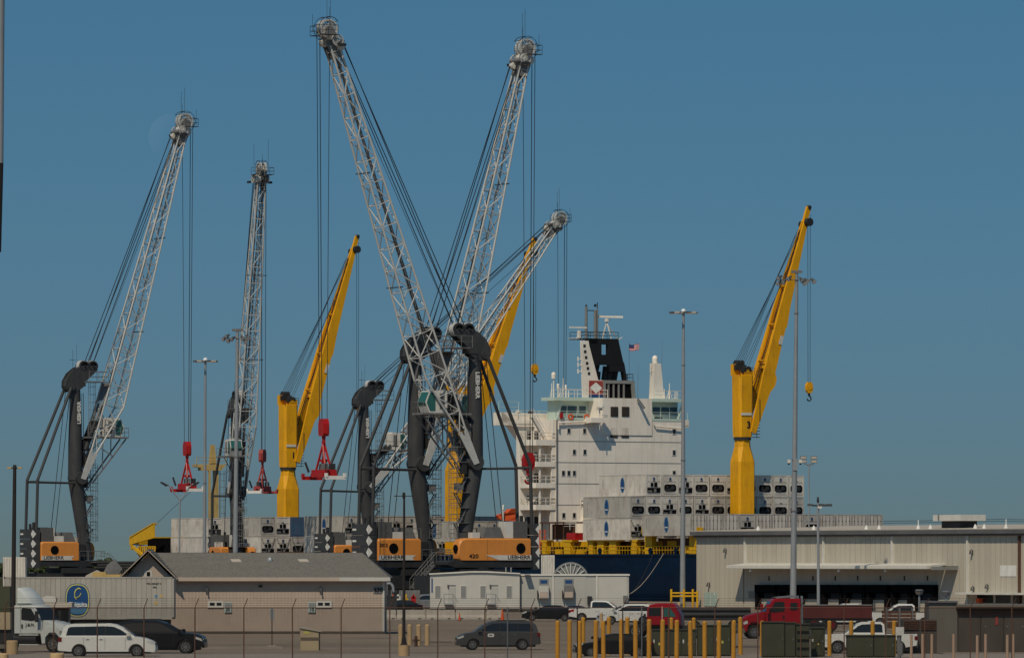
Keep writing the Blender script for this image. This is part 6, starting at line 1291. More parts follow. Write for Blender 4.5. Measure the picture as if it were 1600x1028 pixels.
car('sedan', 'low black car behind the yellow posts at left, only wheels and fender clear', 958, 28.0, 'car_black', -1, 6, scale=.92, glass='black')
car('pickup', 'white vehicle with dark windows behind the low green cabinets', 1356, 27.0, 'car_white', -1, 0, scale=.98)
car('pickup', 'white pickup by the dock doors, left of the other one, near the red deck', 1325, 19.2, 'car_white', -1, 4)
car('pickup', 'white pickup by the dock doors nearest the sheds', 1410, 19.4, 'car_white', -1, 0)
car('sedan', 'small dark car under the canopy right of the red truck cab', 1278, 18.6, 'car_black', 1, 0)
# ---------------------------------------------------------------- highway tractors
def tractor(label, px, s, m_, face, ang=0, fairing=False, sleeper=True, text=None, deflector=False, scale=1.0):
    p_ = W(px, HY, s); root = thing('semi_truck', label, 'semi truck', (p_.x, p_.y, 0), (0 if face > 0 else math.pi)+R(ang), None, scale)
    MB().box(-3.2, 3.0, -.45, .45, .75, 1.05).build('chassis', 'dark_steel', root)
    w2 = 1.15
    mb = MB(); c = [(-.2, 1.15), (-.2, 2.95), (1.0, 2.98), (1.25, 2.85), (1.75, 2.0), (1.75, 1.15)] if not sleeper else [(-.9, 1.15), (-.9, 3.0), (.95, 3.02), (1.25, 2.85), (1.75, 2.0), (1.75, 1.15)]
    hw = lambda z: w2-max(0, z-1.9)*.06; n = len(c)
    cab = sweep(c, [(-w2, .05), (-w2+.06, 0), (w2-.06, 0), (w2, .05)], 'cab', m_, root)
    for sy in (-1, 1):
        MB().prism([(.35, 2.05), (.35, 2.7), (.45, 2.78), (1.05, 2.75), (1.5, 2.05), (1.1, 1.98)], sy*(w2+.01)-.02, sy*(w2+.01)+.02).build('side_window', 'dark_glass', cab)
        MB().box(.28, .30, sy*w2-.01, sy*w2+.01, 1.2, 2.9).box(1.55, 1.57, sy*w2-.01, sy*w2+.01, 1.2, 2.0).build('door_gap', 'dark_steel', cab)
        MB().box(.36, .46, sy*(w2+.02)-.03, sy*(w2+.02)+.03, 1.5, 1.75).build('door_handle', 'black', cab)
        if sleeper: MB().box(-.65, -.1, sy*(w2+.01)-.02, sy*(w2+.01)+.02, 2.15, 2.7).build('side_window', 'dark_glass', cab)
        mm_ = MB().box(1.55, 1.75, sy*(w2+.35)-.06, sy*(w2+.35)+.06, 1.9, 2.6).beam((1.5, sy*w2, 2.3), (1.62, sy*(w2+.32), 2.3), .04, .04).build('mirror', 'dark_steel' if m_ == 'truck_white' else m_, root)
        MB().prism([(1.85, .55), (1.75, 1.25), (2.0, 1.55), (2.9, 1.58), (3.35, 1.35), (3.45, .95), (3.3, .55), (3.15, .6), (3.12, .95), (2.85, 1.25), (2.4, 1.25), (2.1, .95), (2.08, .55)], sy*1.0-.2, sy*1.0+.2).build('fender', m_, root)
        MB().prism([(3.1, 1.15), (3.42, 1.05), (3.45, 1.25), (3.15, 1.38)], sy*1.15-.05, sy*1.15+.06).build('headlight', 'headlight', root)
        MB().cyl((-.5, sy*.9, .8), (1.4, sy*.9, .8), .3, .3, 14).build('fuel_tank', 'chrome' if m_ != 'truck_white' else 'dark_steel', root)
        MB().box(.2, 1.6, sy*1.0-.2, sy*1.0+.2, .45, .5).box(.2, 1.6, sy*1.0-.2, sy*1.0+.2, 1.05, 1.12).build('step', 'truck_white' if m_ == 'truck_white' else 'mid_steel', root)
    MB().add([(1.3, -1.0, 2.8), (1.3, 1.0, 2.8), (1.79, 1.05, 2.03), (1.79, -1.05, 2.03), (1.25, -1.0, 2.8), (1.25, 1.0, 2.8), (1.74, 1.05, 2.03), (1.74, -1.05, 2.03)], [(0, 1, 2, 3), (7, 6, 5, 4), (0, 4, 5, 1), (2, 6, 7, 3)]).build('windscreen', 'dark_glass', cab)
    mb = MB(); h = [(1.7, 1.2), (1.7, 2.03), (2.4, 1.92), (3.1, 1.72), (3.4, 1.5), (3.45, 1.0), (3.2, .9)]
    sweep(h, [(-.95, .12), (-.8, 0), (.8, 0), (.95, .12)], 'hood', m_, root)
    MB().box(3.42, 3.52, -.55, .55, .95, 1.6).build('grille', 'chrome' if m_ != 'truck_white' else 'mid_steel', root); MB().box(3.3, 3.6, -1.15, 1.15, .45, .8).build('bumper', 'shed_grey' if m_ != 'truck_white' else 'truck_white', root)
    for x in (2.6, -1.6, -2.85):
        for sy in (-1, 1): wheel(root, x, sy*1.0, .51, 'mid_steel' if m_ == 'truck_white' else 'alloy', w_=.3)
    MB().box(-2.9, -1.4, -.5, .5, 1.05, 1.2).build('fifth_wheel', 'dark_steel', root)
    if fairing:
        mb = MB(); f_ = [(-.2, 2.95), (-.2, 4.05), (.0, 4.1), (.5, 3.75), (.85, 3.3), (1.0, 2.98)]; sweep(f_, [(-.95, .2), (-.75, .03), (0, 0), (.75, .03), (.95, .2)], 'roof_fairing', m_, root)
    if deflector: MB().prism([(-.6, 3.25), (-.6, 3.1), (.9, 3.02), (1.0, 3.1)], -.9, .9).build('roof_deflector', 'mid_steel', root)
    if m_ == 'truck_red':
        for sy in (-1, 1): MB().cyl((-1.0, sy*1.0, 1.1), (-1.0, sy*1.0, 3.2), .09, .09, 8).build('exhaust_stack', 'chrome', root)
    if text:
        write(text, .28, 'black', cab, (1.0, -w2-.0, 1.72), (1, 0, 0), weight=.004)
    return root
tractor('white semi truck with roof fairing and lettered door at the left edge', 40, 26.4, 'truck_white', 1, -25, True, False, 'J.&.N.', scale=.93)
tractor('red semi truck with long hood facing left behind the green cabinets', 1229, 22.6, 'truck_red', -1, 6, deflector=True, sleeper=True, scale=.92)
# red cab seen from the rear quarter
p_ = W(1039, HY, 22.5); o = thing('yard_truck', 'red cab with rounded roof above the yellow posts, left of the pipe load', 'truck', (p_.x, p_.y, 0), R(-10))
c = [(-1.15, .9), (-1.12, 2.05), (-.95, 2.3), (-.5, 2.42), (.6, 2.42), (.85, 2.28), (1.2, 1.6), (1.25, .9)]
cab = sweep(c, [(-1.0, .08), (-.9, 0), (.9, 0), (1.0, .08)], 'cab', 'truck_red', o)
for sy in (-1, 1):
    MB().prism([(-1.0, 1.55), (-.98, 2.0), (-.9, 2.12), (-.15, 2.14), (-.15, 1.55)], sy*.99-.02, sy*.99+.02).build('side_window', 'dark_glass', cab); MB().prism([(.05, 1.5), (.05, 2.12), (.5, 2.12), (.95, 1.5)], sy*.99-.02, sy*.99+.02).build('side_window', 'teal_glass', cab)
    MB().box(-.07, -.02, sy*.99-.02, sy*.99+.02, 1.0, 2.2).build('door_gap', 'off_white', cab)
MB().box(-2.5, 3.0, -.45, .45, .6, .9).build('chassis', 'dark_steel', o)
for x in (-1.9, 2.2):
    for sy in (-1, 1): wheel(o, x, sy*.9, .5, 'alloy', w_=.3)
MB().cyl((-1.3, -.8, .9), (-1.3, -.8, 1.7), .08, .08, 8).build('exhaust_stack', 'dark_steel', o)
# dark pipe load on a low trailer
p_ = W(1118, HY, 21.0); o = thing('flatbed_trailer', 'low flatbed stretching between the two red trucks', 'trailer', (p_.x, p_.y, 0), 0)
MB().box(-2.9, 2.6, -1.1, 1.1, .95, 1.15).build('bed', 'dark_steel', o)
for x in (-1.6, 1.4): wheel(o, x, -.9, .48, 'mid_steel', w_=.3); wheel(o, x, .9, .48, 'mid_steel', w_=.3)
PL = ['bottom pipe nearest us', 'second bottom pipe from the front', 'third bottom pipe from the front', 'rearmost bottom pipe', 'front pipe of the upper layer', 'middle pipe of the upper layer', 'rear pipe of the upper layer']
for i, (y, z) in enumerate(((-.75, 1.35), (-.3, 1.35), (.2, 1.35), (.65, 1.35), (-.5, 1.72), (0, 1.72), (.45, 1.72))):
    q = MB().cyl((p_.x-2.9, p_.y+y, z), (p_.x+2.6, p_.y+y, z), .2, .2, 12).build('steel_pipe', 'dark_steel', smooth=True)
    tag(q, PL[i]+' on the flatbed between the red trucks', 'pipe', 'pipes on the flatbed')
# dark red flatbed and stake bodies seen through the fence
p_ = W(1308, HY, 20.5); o = thing('flatbed_trailer', 'dull red sided trailer behind the right red truck', 'trailer', (p_.x, p_.y, 0), 0)
MB().box(-2.7, 2.6, -1.1, 1.1, 1.0, 2.0).build('body', mat('dull_red', (0.10, 0.02, 0.018), .7, 0, .3, .8), o); MB().box(-2.7, 2.6, -1.15, -1.1, 1.95, 2.05).build('top_rail', 'mid_steel', o); MB().box(-2.75, 2.65, -1.0, 1.0, .8, 1.0).build('frame', 'dark_steel', o)
for x in (-1.8, -.5, 1.9): wheel(o, x, -.9, .48, 'truck_red', w_=.3); wheel(o, x, .9, .48, 'truck_red', w_=.3)
# white box trailer: container on a chassis
p_ = W(6, HY, 21.8); o = thing('container_trailer', 'long white container trailer with a big blue and yellow oval on its side', 'container trailer', (p_.x, p_.y, 0), 0)
Lc = 12.19; z0, z1 = 1.2, EYE-(901-HY)/21.8
MB().box(0, Lc, 0.03, 2.44, z0, z1).build('shell', 'trailer_grey', o)
fl = MB().box(.0, .315, 0, .03, z0+.12, z1-.12).mesh('side_panel', 'trailer_grey')
k_ = int(Lc/.36)
for i in range(k_): link('side_panel', fl, o, Mx.Translation((.12+i*(Lc-.24)/k_, 0, 0)))
MB().box(0, Lc, -.02, .05, z1-.1, z1).box(0, Lc, -.02, .05, z0, z0+.12).box(0, .12, -.02, .1, z0, z1).box(Lc-.12, Lc, -.02, .1, z0, z1).build('frame', 'trailer_grey', o)
MB().box(.5, Lc-.3, .7, 1.8, .85, 1.15).build('chassis', 'dark_steel', o); MB().box(Lc-3.0, Lc-2.85, .2, .4, 0, 1.2).build('landing_leg', 'dark_steel', o)
for x in (1.0, 2.3):
    wheel(o, x, .2, .5, 'mid_steel', w_=.3); wheel(o, x, 2.2, .5, 'mid_steel', w_=.3)
cx_, cz_ = (121-6)/21.8, EYE-(937.5-HY)/21.8
def oval(rx, rz_, y, m_, name, par, cz=cz_, pw_=2.6): 
    n = 36; P = [(cx_+rx*math.copysign(abs(math.cos(2*math.pi*i/n))**(2/pw_), math.cos(2*math.pi*i/n)), y, cz+rz_*math.copysign(abs(math.sin(2*math.pi*i/n))**(2/pw_), math.sin(2*math.pi*i/n))) for i in range(n)]
    return MB().add(P+[(a, 0.02, c) for a, b, c in P], [tuple(range(n)), ]+[(i, (i+1) % n, n+(i+1) % n, n+i) for i in range(n)]).build(name, m_, par)
lg = oval(.90, 1.21, -.010, 'logo_blue', 'logo', o); oval(.85, 1.16, -.014, 'logo_yellow', 'logo_rim', lg); oval(.78, 1.09, -.018, 'logo_blue', 'logo_field', lg); oval(.70, .42, -.021, 'logo_blue_light', 'logo_base', lg, cz_-.55, 2.2)
write('Chiquita', .46, 'white_paint', lg, (cx_, -.022, cz_-.30), (1, 0, 0), weight=.02, sx=.92)
sw = MB(); 
for a0, a1, rr_, ox_, oz_ in ((100, 230, .42, .22, .42), (60, 190, .30, .10, .50), (250, 350, .36, -.1, .62)):
    sw.path([(cx_+ox_+rr_*math.cos(R(a)), -.03, cz_+oz_+rr_*1.15*math.sin(R(a))) for a in range(a0, a1, 14)], .035, 4)
sw.build('logo_swirl', 'logo_yellow', lg)
write('TRIU 800237 4', .17, 'dark_steel', o, ((240-6)/21.8, 0, EYE-(911.5-HY)/21.8), (1, 0, 0), weight=.005); write('45R1', .15, 'dark_steel', o, ((242-6)/21.8, 0, EYE-(917-HY)/21.8), (1, 0, 0))
for px, py, m_ in ((244, 931, 'logo_blue_light'), (252, 931, 'safety_orange')): MB().box((px-2-6)/21.8, (px+2-6)/21.8, -.01, 0, EYE-(py+2-HY)/21.8, EYE-(py-2-HY)/21.8).build('sticker', m_ if m_ != 'safety_orange' else 'tan_machine', o)
x = (244-6)/21.8; z = EYE-(944-HY)/21.8; MB().prism([(x-.17, z), (x+.17, z), (x, z+.34)], -.01, 0).build('warning_sticker', 'tan_machine', o)
p_ = W(1405, HY, 20.4); o = thing('timber_stack', 'rusty brown low stack on bearers right of the dull red trailer', 'stack', (p_.x, p_.y, 0), 0)
for i in range(5):
    MB().box(-1.3, 1.25, -.5, .5, .2+.28*i, .44+.28*i).build('plank', ['rust', 'deck_brown'][i % 2], o)
for x in (-1, 0, 1): MB().box(x-.06, x+.06, -.55, .55, 0, 1.75).build('bearer', 'mid_steel', o)
# ================================================================ lighting poles
def flood(parent, at, dirx, diry=-.6, r=.28, m_='lamp_body'):
    d = V((dirx, diry, -.7)).normalized(); a = V(at); l_ = MB().cyl(a, a+d*.38, r*.5, r, 12).cyl(a-d*.22, a, r*.35, r*.5, 8).build('floodlight', m_, parent)
    MB().disc(a+d*.39, d, r*.92, .02, 12).build('lens', 'lamp_glass', l_); return l_
def mast(label, px, s, ytop, r0, r1, m_='galv', px_top=None, name='light_mast', group=None, cat='light mast', steps=()):
    p_ = W(px, HY, s); h = EYE+(HY-ytop)/s; o = thing(name, label, cat, (p_.x, p_.y, 0), 0, group)
    dx = ((px_top or px)-px)/s
    MB().cyl((0, 0, 0), (dx, 0, h), r0, r1, 14).build('pole', m_, o, True)
    MB().disc((0, 0, .03), (0, 0, 1), r0*1.9, .06, 12).build('base_plate', 'mid_steel', o)
    for f_ in steps: MB().disc((dx*f_, 0, h*f_), (0, 0, 1), (r0+(r1-r0)*f_)*1.25, .12, 12).build('collar', 'mid_steel', o)
    return o, dx, h
def ring_head(o, dx, h, R_=1.45, dome=True):
    MB().ring((dx, 0, h-.1), (0, 0, 1), R_, R_-.1, .12, 24).cyl((dx-R_, 0, h-.1), (dx+R_, 0, h-.1), .05, .05, 6).cyl((dx, -R_, h-.1), (dx, R_, h-.1), .05, .05, 6).build('ring', 'lamp_body', o)
    for i in range(8): a = math.pi*2*i/8+.2; x, y = dx+R_*math.cos(a), R_*math.sin(a); l_ = MB().box(x-.28, x+.28, y-.28, y+.28, h-.2, h-.02).build('floodlight', 'roof_tan' if i % 2 else 'lamp_body', o); MB().box(x-.22, x+.22, y-.22, y+.22, h-.225, h-.2).build('lens', 'lamp_glass', l_)
    if dome: MB().dome((dx, 0, h), .3, .35, 12, 5).cyl((dx, 0, h-.15), (dx, 0, h), .42, .36, 12).build('dome', 'lamp_glass', o, True)
o, dx, h = mast('tall slim mast with a flat lamp ring left of the second grey crane', 319, 13.2, 563, .24, .13, px_top=321, steps=(.5,)); ring_head(o, dx, h, 1.2)
o, dx, h = mast('tallest slim mast with a flat lamp ring, in front of the white ship', 1066.5, 14.0, 487, .32, .14, px_top=1068, steps=(.5, .82)); ring_head(o, dx, h, 1.35)
def cluster_head(o, dx, h, lamps):
    MB().box(dx-.55, dx+.55, -.2, .2, h-.05, h+.22).build('head_box', 'mid_steel', o)
    xs = [a for a, _ in lamps]; MB().cyl((dx+min(xs), -.2, h-.75), (dx+max(xs), -.2, h-.75), .06, .06, 6).cyl((dx, 0, h-.8), (dx, 0, h), .16, .16, 8).build('crossarm', 'lamp_body', o)
    for x, dz in lamps: flood(o, (dx+x, -.3, h-.75+dz), -.8 if x < 0 else .5, r=.26)
o, dx, h = mast('slim mast with a floodlight cluster in front of the second grey crane', 367, 14.6, 517, .31, .17, px_top=371, steps=(.55,)); cluster_head(o, dx, h, [(-1.3, 0), (-1.0, .25), (-.8, -.2), (-.4, 0), (.5, .1), (.75, -.25), (1.0, .15)])
o, dx, h = mast('grey mast with a floodlight cluster crossing the right yellow crane boom', 1239, 15.2, 426, .34, .16, px_top=1245, steps=(.30, .45, .88)); cluster_head(o, dx, h, [(-1.7, .3), (-1.75, -.25), (-1.2, -.1), (-.7, .25), (.4, .1), (.65, -.2), (1.6, 0), (.9, 0)])
zc_ = EYE+(HY-724)/15.2
for sg, nm in ((-1, 0), (1, 1)):
    c_ = MB().cyl((1240/1e9+.17, 0, zc_+.25), (.17+sg*.55, -.1, zc_+.3), .04, .04, 5).box(.17+sg*.45, .17+sg*.75, -.25, .05, zc_+.05, zc_+.4).build('camera', 'off_white', o); MB().dome((.17+sg*.6, -.1, zc_+.05), .14, -.18, 10, 4).build('lens', 'black', c_)
MB().box(.0, .45, -.36, -.1, zc_-.7, zc_+.5).build('junction_box', 'galv', o)
# twin panel lamp
o, dx, h = mast('thin pole with twin lamp panels on top, right of the cluster mast', 1264, 14.0, 728, .09, .07); 
MB().cyl((-.5, 0, h+.2), (.5, 0, h+.2), .05, .05, 6).cyl((0, 0, h), (-.5, 0, h+.3), .04, .04, 5).cyl((0, 0, h), (.5, 0, h+.3), .04, .04, 5).build('arm', 'mid_steel', o)
for x in (-.62, .55):
    for j in range(2): l_ = MB().box(x-.34, x+.34, -.12, .12, h+.35+j*.42, h+.7+j*.42).build('lamp_panel', 'lamp_body', o); MB().box(x-.3, x+.3, -.14, -.12, h+.4+j*.42, h+.65+j*.42).build('lens', 'roof_tan', l_)
# pole with a flat crossarm
o, dx, h = mast('grey pole with a short dark crossarm right of the cluster mast base', 1279, 17.0, 778, .16, .10, px_top=1278)
MB().box(-.6, 1.25, -.08, .08, h-.75, h-.6).cyl((dx, 0, h-.4), (dx, 0, h+.1), .12, .1, 8).build('crossarm', 'dark_steel', o)
for x in (-.75, .35, 1.0): MB().box(x-.28, x+.22, -.25, .2, h-.72, h-.52).build('lamp', 'lamp_body', o)
MB().box(dx-.02, dx+.35, -.3, -.1, h-.95, h-.75).build('camera', 'off_white', o)
# dark pole at left and the dark tubular pole
o, dx, h = mast('dark thick pole with small flat lamps near the left edge', 20, 25.0, 729, .17, .11, 'dark_pole', px_top=23, name='lamp_post', cat='lamp post')
MB().box(dx-.42, dx+.42, -.05, .05, h-.13, h-.07).cyl((dx, 0, h-.1), (dx, 0, h+.12), .14, .1, 8).build('crossarm', 'dark_pole', o)
for x in (-.33, .33): l_ = MB().box(dx+x-.13, dx+x+.13, -.2, .2, h-.12, h-.02).build('lamp_head', 'tan_machine', o); MB().box(dx+x-.1, dx+x+.1, -.15, .15, h-.14, h-.12).build('lens', 'lamp_glass', l_)
o, dx, h = mast('dark tubular pole with a thin crossarm standing on a cream round pedestal', 631, 28.0, 770, .10, .055, 'dark_pole', px_top=631.5, name='lamp_post', cat='lamp post')
MB().cyl((-.52, 0, h-.17), (.52, 0, h-.17), .025, .025, 6).cyl((0, 0, h-.3), (0, 0, h+.03), .08, .08, 8).box(-.1, .1, -.1, .1, h-.2, h-.12).build('crossarm', 'dark_pole', o)
for x in (-.45, .45): MB().box(x-.1, x+.1, -.08, .08, h-.19, h-.14).build('lamp_head', 'dark_pole', o)
MB().cyl((0, 0, .6), (0, 0, 1.1), .17, .12, 10).build('pole_sleeve', 'dark_pole', o); MB().cyl((0, 0, 0), (0, 0, .68), .32, .32, 20).build('pedestal', 'bollard_tan', o, True); MB().box(-.2, .2, -.2, .2, .68, .74).build('base_flange', 'dark_steel', o)
# thin two armed lamp
o, dx, h = mast('thin grey lamp post forking into two curved arms below the leftmost red spreader', 279, 20.0, 781, .085, .06, px_top=281, name='lamp_post', cat='lamp post')
for sg in (-1, 1):
    MB().path([(dx, 0, h), (dx+sg*.4, 0, h+.45), (dx+sg*.75, 0, h+1.05), (dx+sg*1.05, 0, h+1.25)], .045, 6).build('arm', 'galv', o)
    l_ = MB().prism([(dx+sg*.85, h+1.15), (dx+sg*1.45, h+1.45), (dx+sg*1.55, h+1.35), (dx+sg*1.1, h+1.05)], -.15, .15).build('lamp_head', 'dark_steel', o)
# leaning near pole at the upper left edge
a_ = W(3.5, 0, 45); o = thing('lamp_post', 'grey pole cut by the left edge in the upper part of the photo', 'lamp post', (a_.x-.80, a_.y, 0)); top = EYE+(HY+40)/45
MB().cyl((.2, 0, 0), (.2, 0, 15.0), .22, .2, 14).build('lower_pole', 'dark_pole', o, True); MB().cyl((.64, 0, EYE+(HY-394)/45), (.70, 0, EYE+(HY-255)/45), .125, .145, 14).build('middle_pole', 'dark_pole', o, True); MB().cyl((.70, 0, EYE+(HY-255)/45), (.76, 0, top+3), .145, .155, 14).build('upper_pole', 'galv', o, True)
o['label'] = 'grey pole cut by the left edge in the upper part of the photo'
MB().cyl((.2, 0, 14.9), (.62, 0, EYE+(HY-390)/45+.2), .1, .1, 8).build('bracket', 'dark_pole', o)
# utility pole and its wires far left
p_ = W(219, HY, 9.0); o = thing('utility_pole', 'wooden utility pole with crossarms far off between the leftmost crane and the yellow stern', 'utility pole', (p_.x, p_.y, 0)); h = EYE+(HY-838)/9.0
MB().cyl((0, 0, -2), (0, 0, h), .2, .14, 8).build('pole', 'bark', o)
for z, w_ in ((h-1.6, .7), (h-2.4, .6), (h-3.3, .3)): MB().box(-w_, w_, -.08, .08, z, z+.15).build('crossarm', 'bark', o)
for x in (-.35, .4): MB().cyl((x, -.2, h-3.1), (x, -.2, h-2.3), .25, .25, 8).build('transformer', 'mid_steel', o)
def wire(pts, r, label, m_='dark_steel'): tag(MB().path([V(p) for p in pts], r, 4).build('power_line', m_), label, 'power line')
wire([(p_.x, p_.y, h-1.4), (p_.x+3, p_.y-10, h-1.9), (ship(-152, -9).x, ship(-152, -9).y, 8.3)], .03, 'thin cable from the utility pole to the yellow stern')
for k_, y in enumerate((812, 815)): wire([(W(1380, y+2, 8)), W(1470, y+.8, 8), W(1560, y-1.0, 8), W(1680, y+.8, 8)], .05, ['upper thin power line behind the warehouse roof at right', 'lower thin power line behind the warehouse roof at right'][k_])
for px in (1330, 1700):
    p_ = W(px, HY, 8); q = thing('utility_pole', 'far utility pole hidden behind the warehouse, '+('left' if px < 1500 else 'right')+' end of the thin lines', 'utility pole', (p_.x, p_.y, 0)); MB().cyl((0, 0, -2.5), (0, 0, 12.5 if px > 1500 else 11), .2, .14, 8).build('pole', 'bark', q)
wire([W(240, 822, 10), W(300, 766, 11.5)], .03, 'thin stay line rising from the yellow stern towards the slim mast')
# ================================================================ bollards
bm = MB().cyl((0, 0, 0), (0, 0, 2.12), .125, .125, 14).dome((0, 0, 2.12), .125, .09, 14, 4).mesh('yellow_bollard', 'bollard_yellow', True)
ys = [871, 890, 905.5, 911, 930.5, 943, 951, 971, 980, 993, 1014, 1035, 1057, 1079, 1101, 1123, 1146, 1157]
for i, px in enumerate(ys):
    s = 29.0 if i not in (3, 6, 8, 17) else 27.6
    if px in (905.5,): s = 29.4
    p_ = W(px, HY, s); o = link('yellow_bollard', bm, None, Mx.Translation((p_.x, p_.y, 0.0)) @ Mx.Rotation(random.uniform(-.012, .012), 4, 'Y') @ Mx.Rotation(random.uniform(0, 6), 4, 'Z') @ Mx.Scale(random.uniform(.97, 1.02), 4))
    tag(o, 'tall yellow post, '+('leftmost' if i == 0 else ORD[i]+' from the left')+' in the row crossing the lower right', 'bollard', 'tall yellow posts')
for i, px in enumerate((1049, 1084)):
    p_ = W(px, HY, 27); o = link('yellow_bollard', bm, None, Mx.Translation((p_.x, p_.y, 0)) @ Mx.Scale(.95, 4)); tag(o, ['short yellow post between cabinets below the left red cab', 'short yellow post just left of the tall dark cabinet'][i], 'bollard', 'tall yellow posts')
for i, px in enumerate((1190.5, 1296, 1330, 1363.5, 1397)):
    p_ = W(px, HY, 27.9); o = link('yellow_bollard', bm, None, Mx.Translation((p_.x, p_.y, 0)) @ Mx.Scale(.92, 4))
    tag(o, ['yellow post at the left side of the square stickered cabinet', 'yellow post beside the cross braced cabinet', 'yellow post behind the left part of the low wide cabinet', 'yellow post rising behind the middle of the low cabinets', 'rightmost yellow post, at the end of the low cabinets'][i], 'bollard', 'tall yellow posts')
sm_ = MB().cyl((0, 0, 0), (0, 0, 1.25), .155, .155, 14).dome((0, 0, 1.25), .155, .1, 14, 4).mesh('cream_bollard', 'bollard_tan', True)
for i, (px, s, k_) in enumerate(((626, 24.6, 1), (640, 24.6, 1), (654, 24.6, 1), (667.5, 24.6, 1), (939.5, 19.5, .9), (1061, 15.6, .9))):
    p_ = W(px, HY, s); o = link('cream_bollard', sm_, None, Mx.Translation((p_.x, p_.y, 0)) @ Mx.Scale(k_, 4))
    tag(o, ['short cream post left of the dark tubular pole', 'short cream post just right of the dark tubular pole', 'third short cream post from the left, behind the small hydrant', 'rightmost short cream post of the four by the dark pole', 'short cream post beside the white SUV nose', 'short yellow cream post at the foot of the yellow guard frame'][i], 'bollard', 'short cream posts')
p_ = W(650, HY, 24.9); o = thing('hydrant', 'small rusty hydrant in front of the short cream posts', 'hydrant', (p_.x, p_.y, 0)); MB().cyl((0, 0, 0), (0, 0, .55), .12, .1, 10).dome((0, 0, .55), .12, .14, 10, 4).build('barrel', 'rust', o, True); MB().cyl((-.22, 0, .4), (.22, 0, .4), .06, .06, 8).cyl((0, -.2, .42), (0, 0, .42), .08, .08, 8).build('nozzle', 'rust', o)
for i, (px, top, r_) in enumerate(((19, 1000, .33), (3, 1020, .35), (89, 1020, .37))):
    s = 27.5 if i == 0 else 30.0; p_ = W(px, HY, s); h = EYE+(HY-top)/s; o = tag(MB().cyl((0, 0, 0), (0, 0, h-.05), r_, r_, 20).cyl((0, 0, h-.05), (0, 0, h), r_, r_*.85, 20).build('round_pedestal', 'bollard_tan', smooth=True), ['short tan concrete drum by the white truck door', 'tan concrete drum cut by the lower left corner', 'tan concrete drum under the white minivan rear'][i], 'concrete pedestal', 'tan concrete drums'); o.location = (p_.x, p_.y, 0)
tp = MB().cyl((0, 0, 0), (0, 0, 1), .075, .075, 10).mesh('tan_post', 'plaster_post', True)
for i, (px, top) in enumerate(((1424, 991), (1441.5, 990), (1456, 990), (1490, 990), (1527, 992), (1540, 990), (1574, 991), (1583, 990))):
    p_ = W(px, HY, 29.5); h = EYE+(HY-top)/29.5; o = link('tan_post', tp, None, Mx.Translation((p_.x, p_.y, 0)) @ Mx.Diagonal((1, 1, h, 1))); tag(o, 'slim tan post, '+('leftmost' if i == 0 else ORD[i]+' from the left')+' in front of the grey sheds', 'post', 'slim tan posts')
# rope coils and a small tank near the sheds
p_ = W(1405, HY, 28.5); o = thing('pump', 'white topped pump with hoses standing beside the last low green cabinet', 'pump', (p_.x, p_.y, 0)); MB().box(-.2, .25, -.2, .2, 1.3, 1.75).build('motor', 'off_white', o); MB().cyl((0, 0, 0), (0, 0, 1.3), .1, .14, 8).cyl((.1, -.15, .2), (.1, -.15, .9), .1, .1, 8).build('pump_body', 'mid_steel', o)
# lollipop sign
p_ = W(425, HY, 24.8); o = thing('road_sign', 'thin sign post with a small round sign seen against the beige wall', 'road sign', (p_.x, p_.y, 0)); MB().cyl((0, 0, 0), (0, 0, 2.35), .03, .03, 8).build('post', 'wire_grey', o); MB().prism([(.19*math.cos(a_)*.75, 2.0+.42*math.sin(a_)) for a_ in [R(x_) for x_ in range(0, 360, 24)]], -.02, .0).build('plate', 'galv', o); MB().box(-.25, .25, -.12, .12, 0, .05).build('base', 'concrete', o)
# ================================================================ chain link fence along the front
fs = 30.0; FY = F/fs; fence = thing('chain_link_fence', 'rusty chain link fence with leaning barbed wire arms running across the whole foreground', 'fence', (0, FY, 0))
def fx(px): return (px-CX)/fs
zr_ = EYE-(949-HY)/fs
px_posts = [8, 84, 152, 225, 304.5, 381, 457, 533, 609, 684, 757.5, 830, 902, 973, 1045, 1117, 1184, 1251, 1319, 1384, 1445, 1516, 1581, 1650]
for i, px in enumerate(px_posts):
    x = fx(px); r_ = .032 if px != 1045 else .05
    po = bar('post', (x, 0, 0), (x, 0, zr_+.02), r_, 'rust' if px < 860 or px > 1000 else 'wire_grey', fence, 8)
    bar('barbed_arm', (x, 0, zr_), (x+.2, -.12, zr_+.48), .022, 'rust', fence, 6)
    if i: bar('top_rail', (fx(px_posts[i-1]), 0, zr_), (x, 0, zr_), .024, 'rust', fence, 6)
for i, px in enumerate((793, 1003)): bar('brace_post', (fx(px), .3, 0), (fx(px), .3, zr_+.05), .035, 'galv', fence, 8)
mb = MB()
for j in range(4):
    u = .25+.25*j; mb.path([(fx(px)+.2*u*1.0, -.12*u, zr_+.48*u-(0 if k_ % 2 == 0 else .0)) for k_, px in enumerate(px_posts)], .006, 3)
    for k_ in range(150): x = fx(8)+k_*(fx(1650)-fx(8))/150+.2*u; z = zr_+.48*u; mb.add([(x-.02, -.12*u, z-.02), (x+.02, -.12*u, z+.02), (x+.018, -.12*u, z+.022), (x-.022, -.12*u, z-.018)], [(0, 1, 2, 3)])
tag(mb.build('barbed_wire', 'wire_grey', fence), kind='stuff')
mb = MB(); xa, xb = fx(-30), fx(1650); pit = .075; x = xa-zr_; r_ = .0062
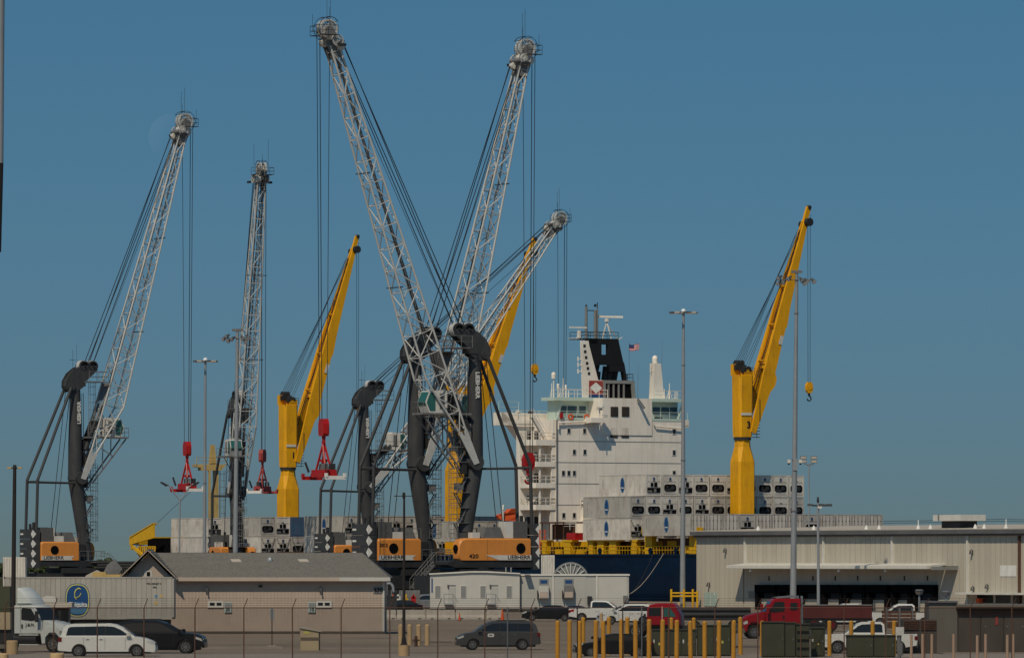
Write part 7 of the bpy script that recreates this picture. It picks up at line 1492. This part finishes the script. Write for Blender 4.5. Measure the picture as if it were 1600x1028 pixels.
while x < xb:
    for sg in (1, -1):
        z0, z1 = .1, zr_; x0, x1 = (x, x+(z1-z0)*.8) if sg > 0 else (x+(z1-z0)*.8, x)
        mb.add([(x0-r_, 0, z0), (x0+r_, 0, z0), (x0, -r_*1.6, z0), (x1-r_, 0, z1), (x1+r_, 0, z1), (x1, -r_*1.6, z1)], [(0, 1, 4, 3), (1, 2, 5, 4), (2, 0, 3, 5)])
    x += pit
tag(mb.build('mesh_netting', 'wire_grey', fence), kind='stuff')
# distant small harbour clutter between the crane carriers
def crate(px, s, w_, h, d, m_, label, name='equipment_crate', z=0):
    p_ = W(px, HY, s); o = thing(name, label, 'crate', (p_.x, p_.y, z)); MB().box(-w_/2, w_/2, 0, d, 0, h).build('shell', m_, o)
    for x in (-w_/2, w_/2-.1): MB().box(x, x+.1, -.05, .0, 0, h).build('post', 'mid_steel', o)
crate(612, 15.4, 1.6, 1.9, 1.5, 'dark_steel', 'dark crate behind building corner 630')
crate(640, 14.6, 2.2, 2.2, 1.5, 'mid_steel', 'grey crate under the 2012 crane platform')
crate(588, 14.2, 2.5, 3.0, 1.5, 'dark_steel', 'tall dark crate behind the right end of the shingle roof')
for i, px in enumerate((613, 622, 634, 646)):
    p_ = W(px, HY, 15.6); tag(MB().box(p_.x-.25, p_.x+.25, p_.y, p_.y+.4, 0, 1.6+.2*(i % 2)).box(p_.x-.1, p_.x+.1, p_.y, p_.y+.2, 1.6, 2.0).build('fuel_drum_rack', ['safety_orange', 'off_white', 'deck_yellow', 'red'][i]), ['orange upright rack nearest the building corner', 'pale upright rack second from the building corner', 'yellow upright rack behind the dark tubular pole', 'red upright rack left of the silver car'][i], 'rack')
# bent duct and machinery behind the end of the beige building
p_ = W(604, HY, 16.0); o = thing('duct', 'bent pale duct rising behind the right end of the beige building', 'duct', (p_.x, p_.y, 0))
MB().path([(-.3, 0, 1.0), (-.3, 0, 2.6), (0, 0, 3.1), (.4, 0, 3.15), (.65, 0, 2.8), (.65, 0, 2.3)], .14, 8).build('pipe', 'galv', o, True); MB().box(-.9, 1.0, -.2, .9, 0, 1.9).build('casing', 'dark_steel', o)
for x in (-.6, 0, .5): MB().cyl((x, -.25, 1.9), (x, -.25, 2.5), .08, .08, 8).build('valve', 'mid_steel', o)
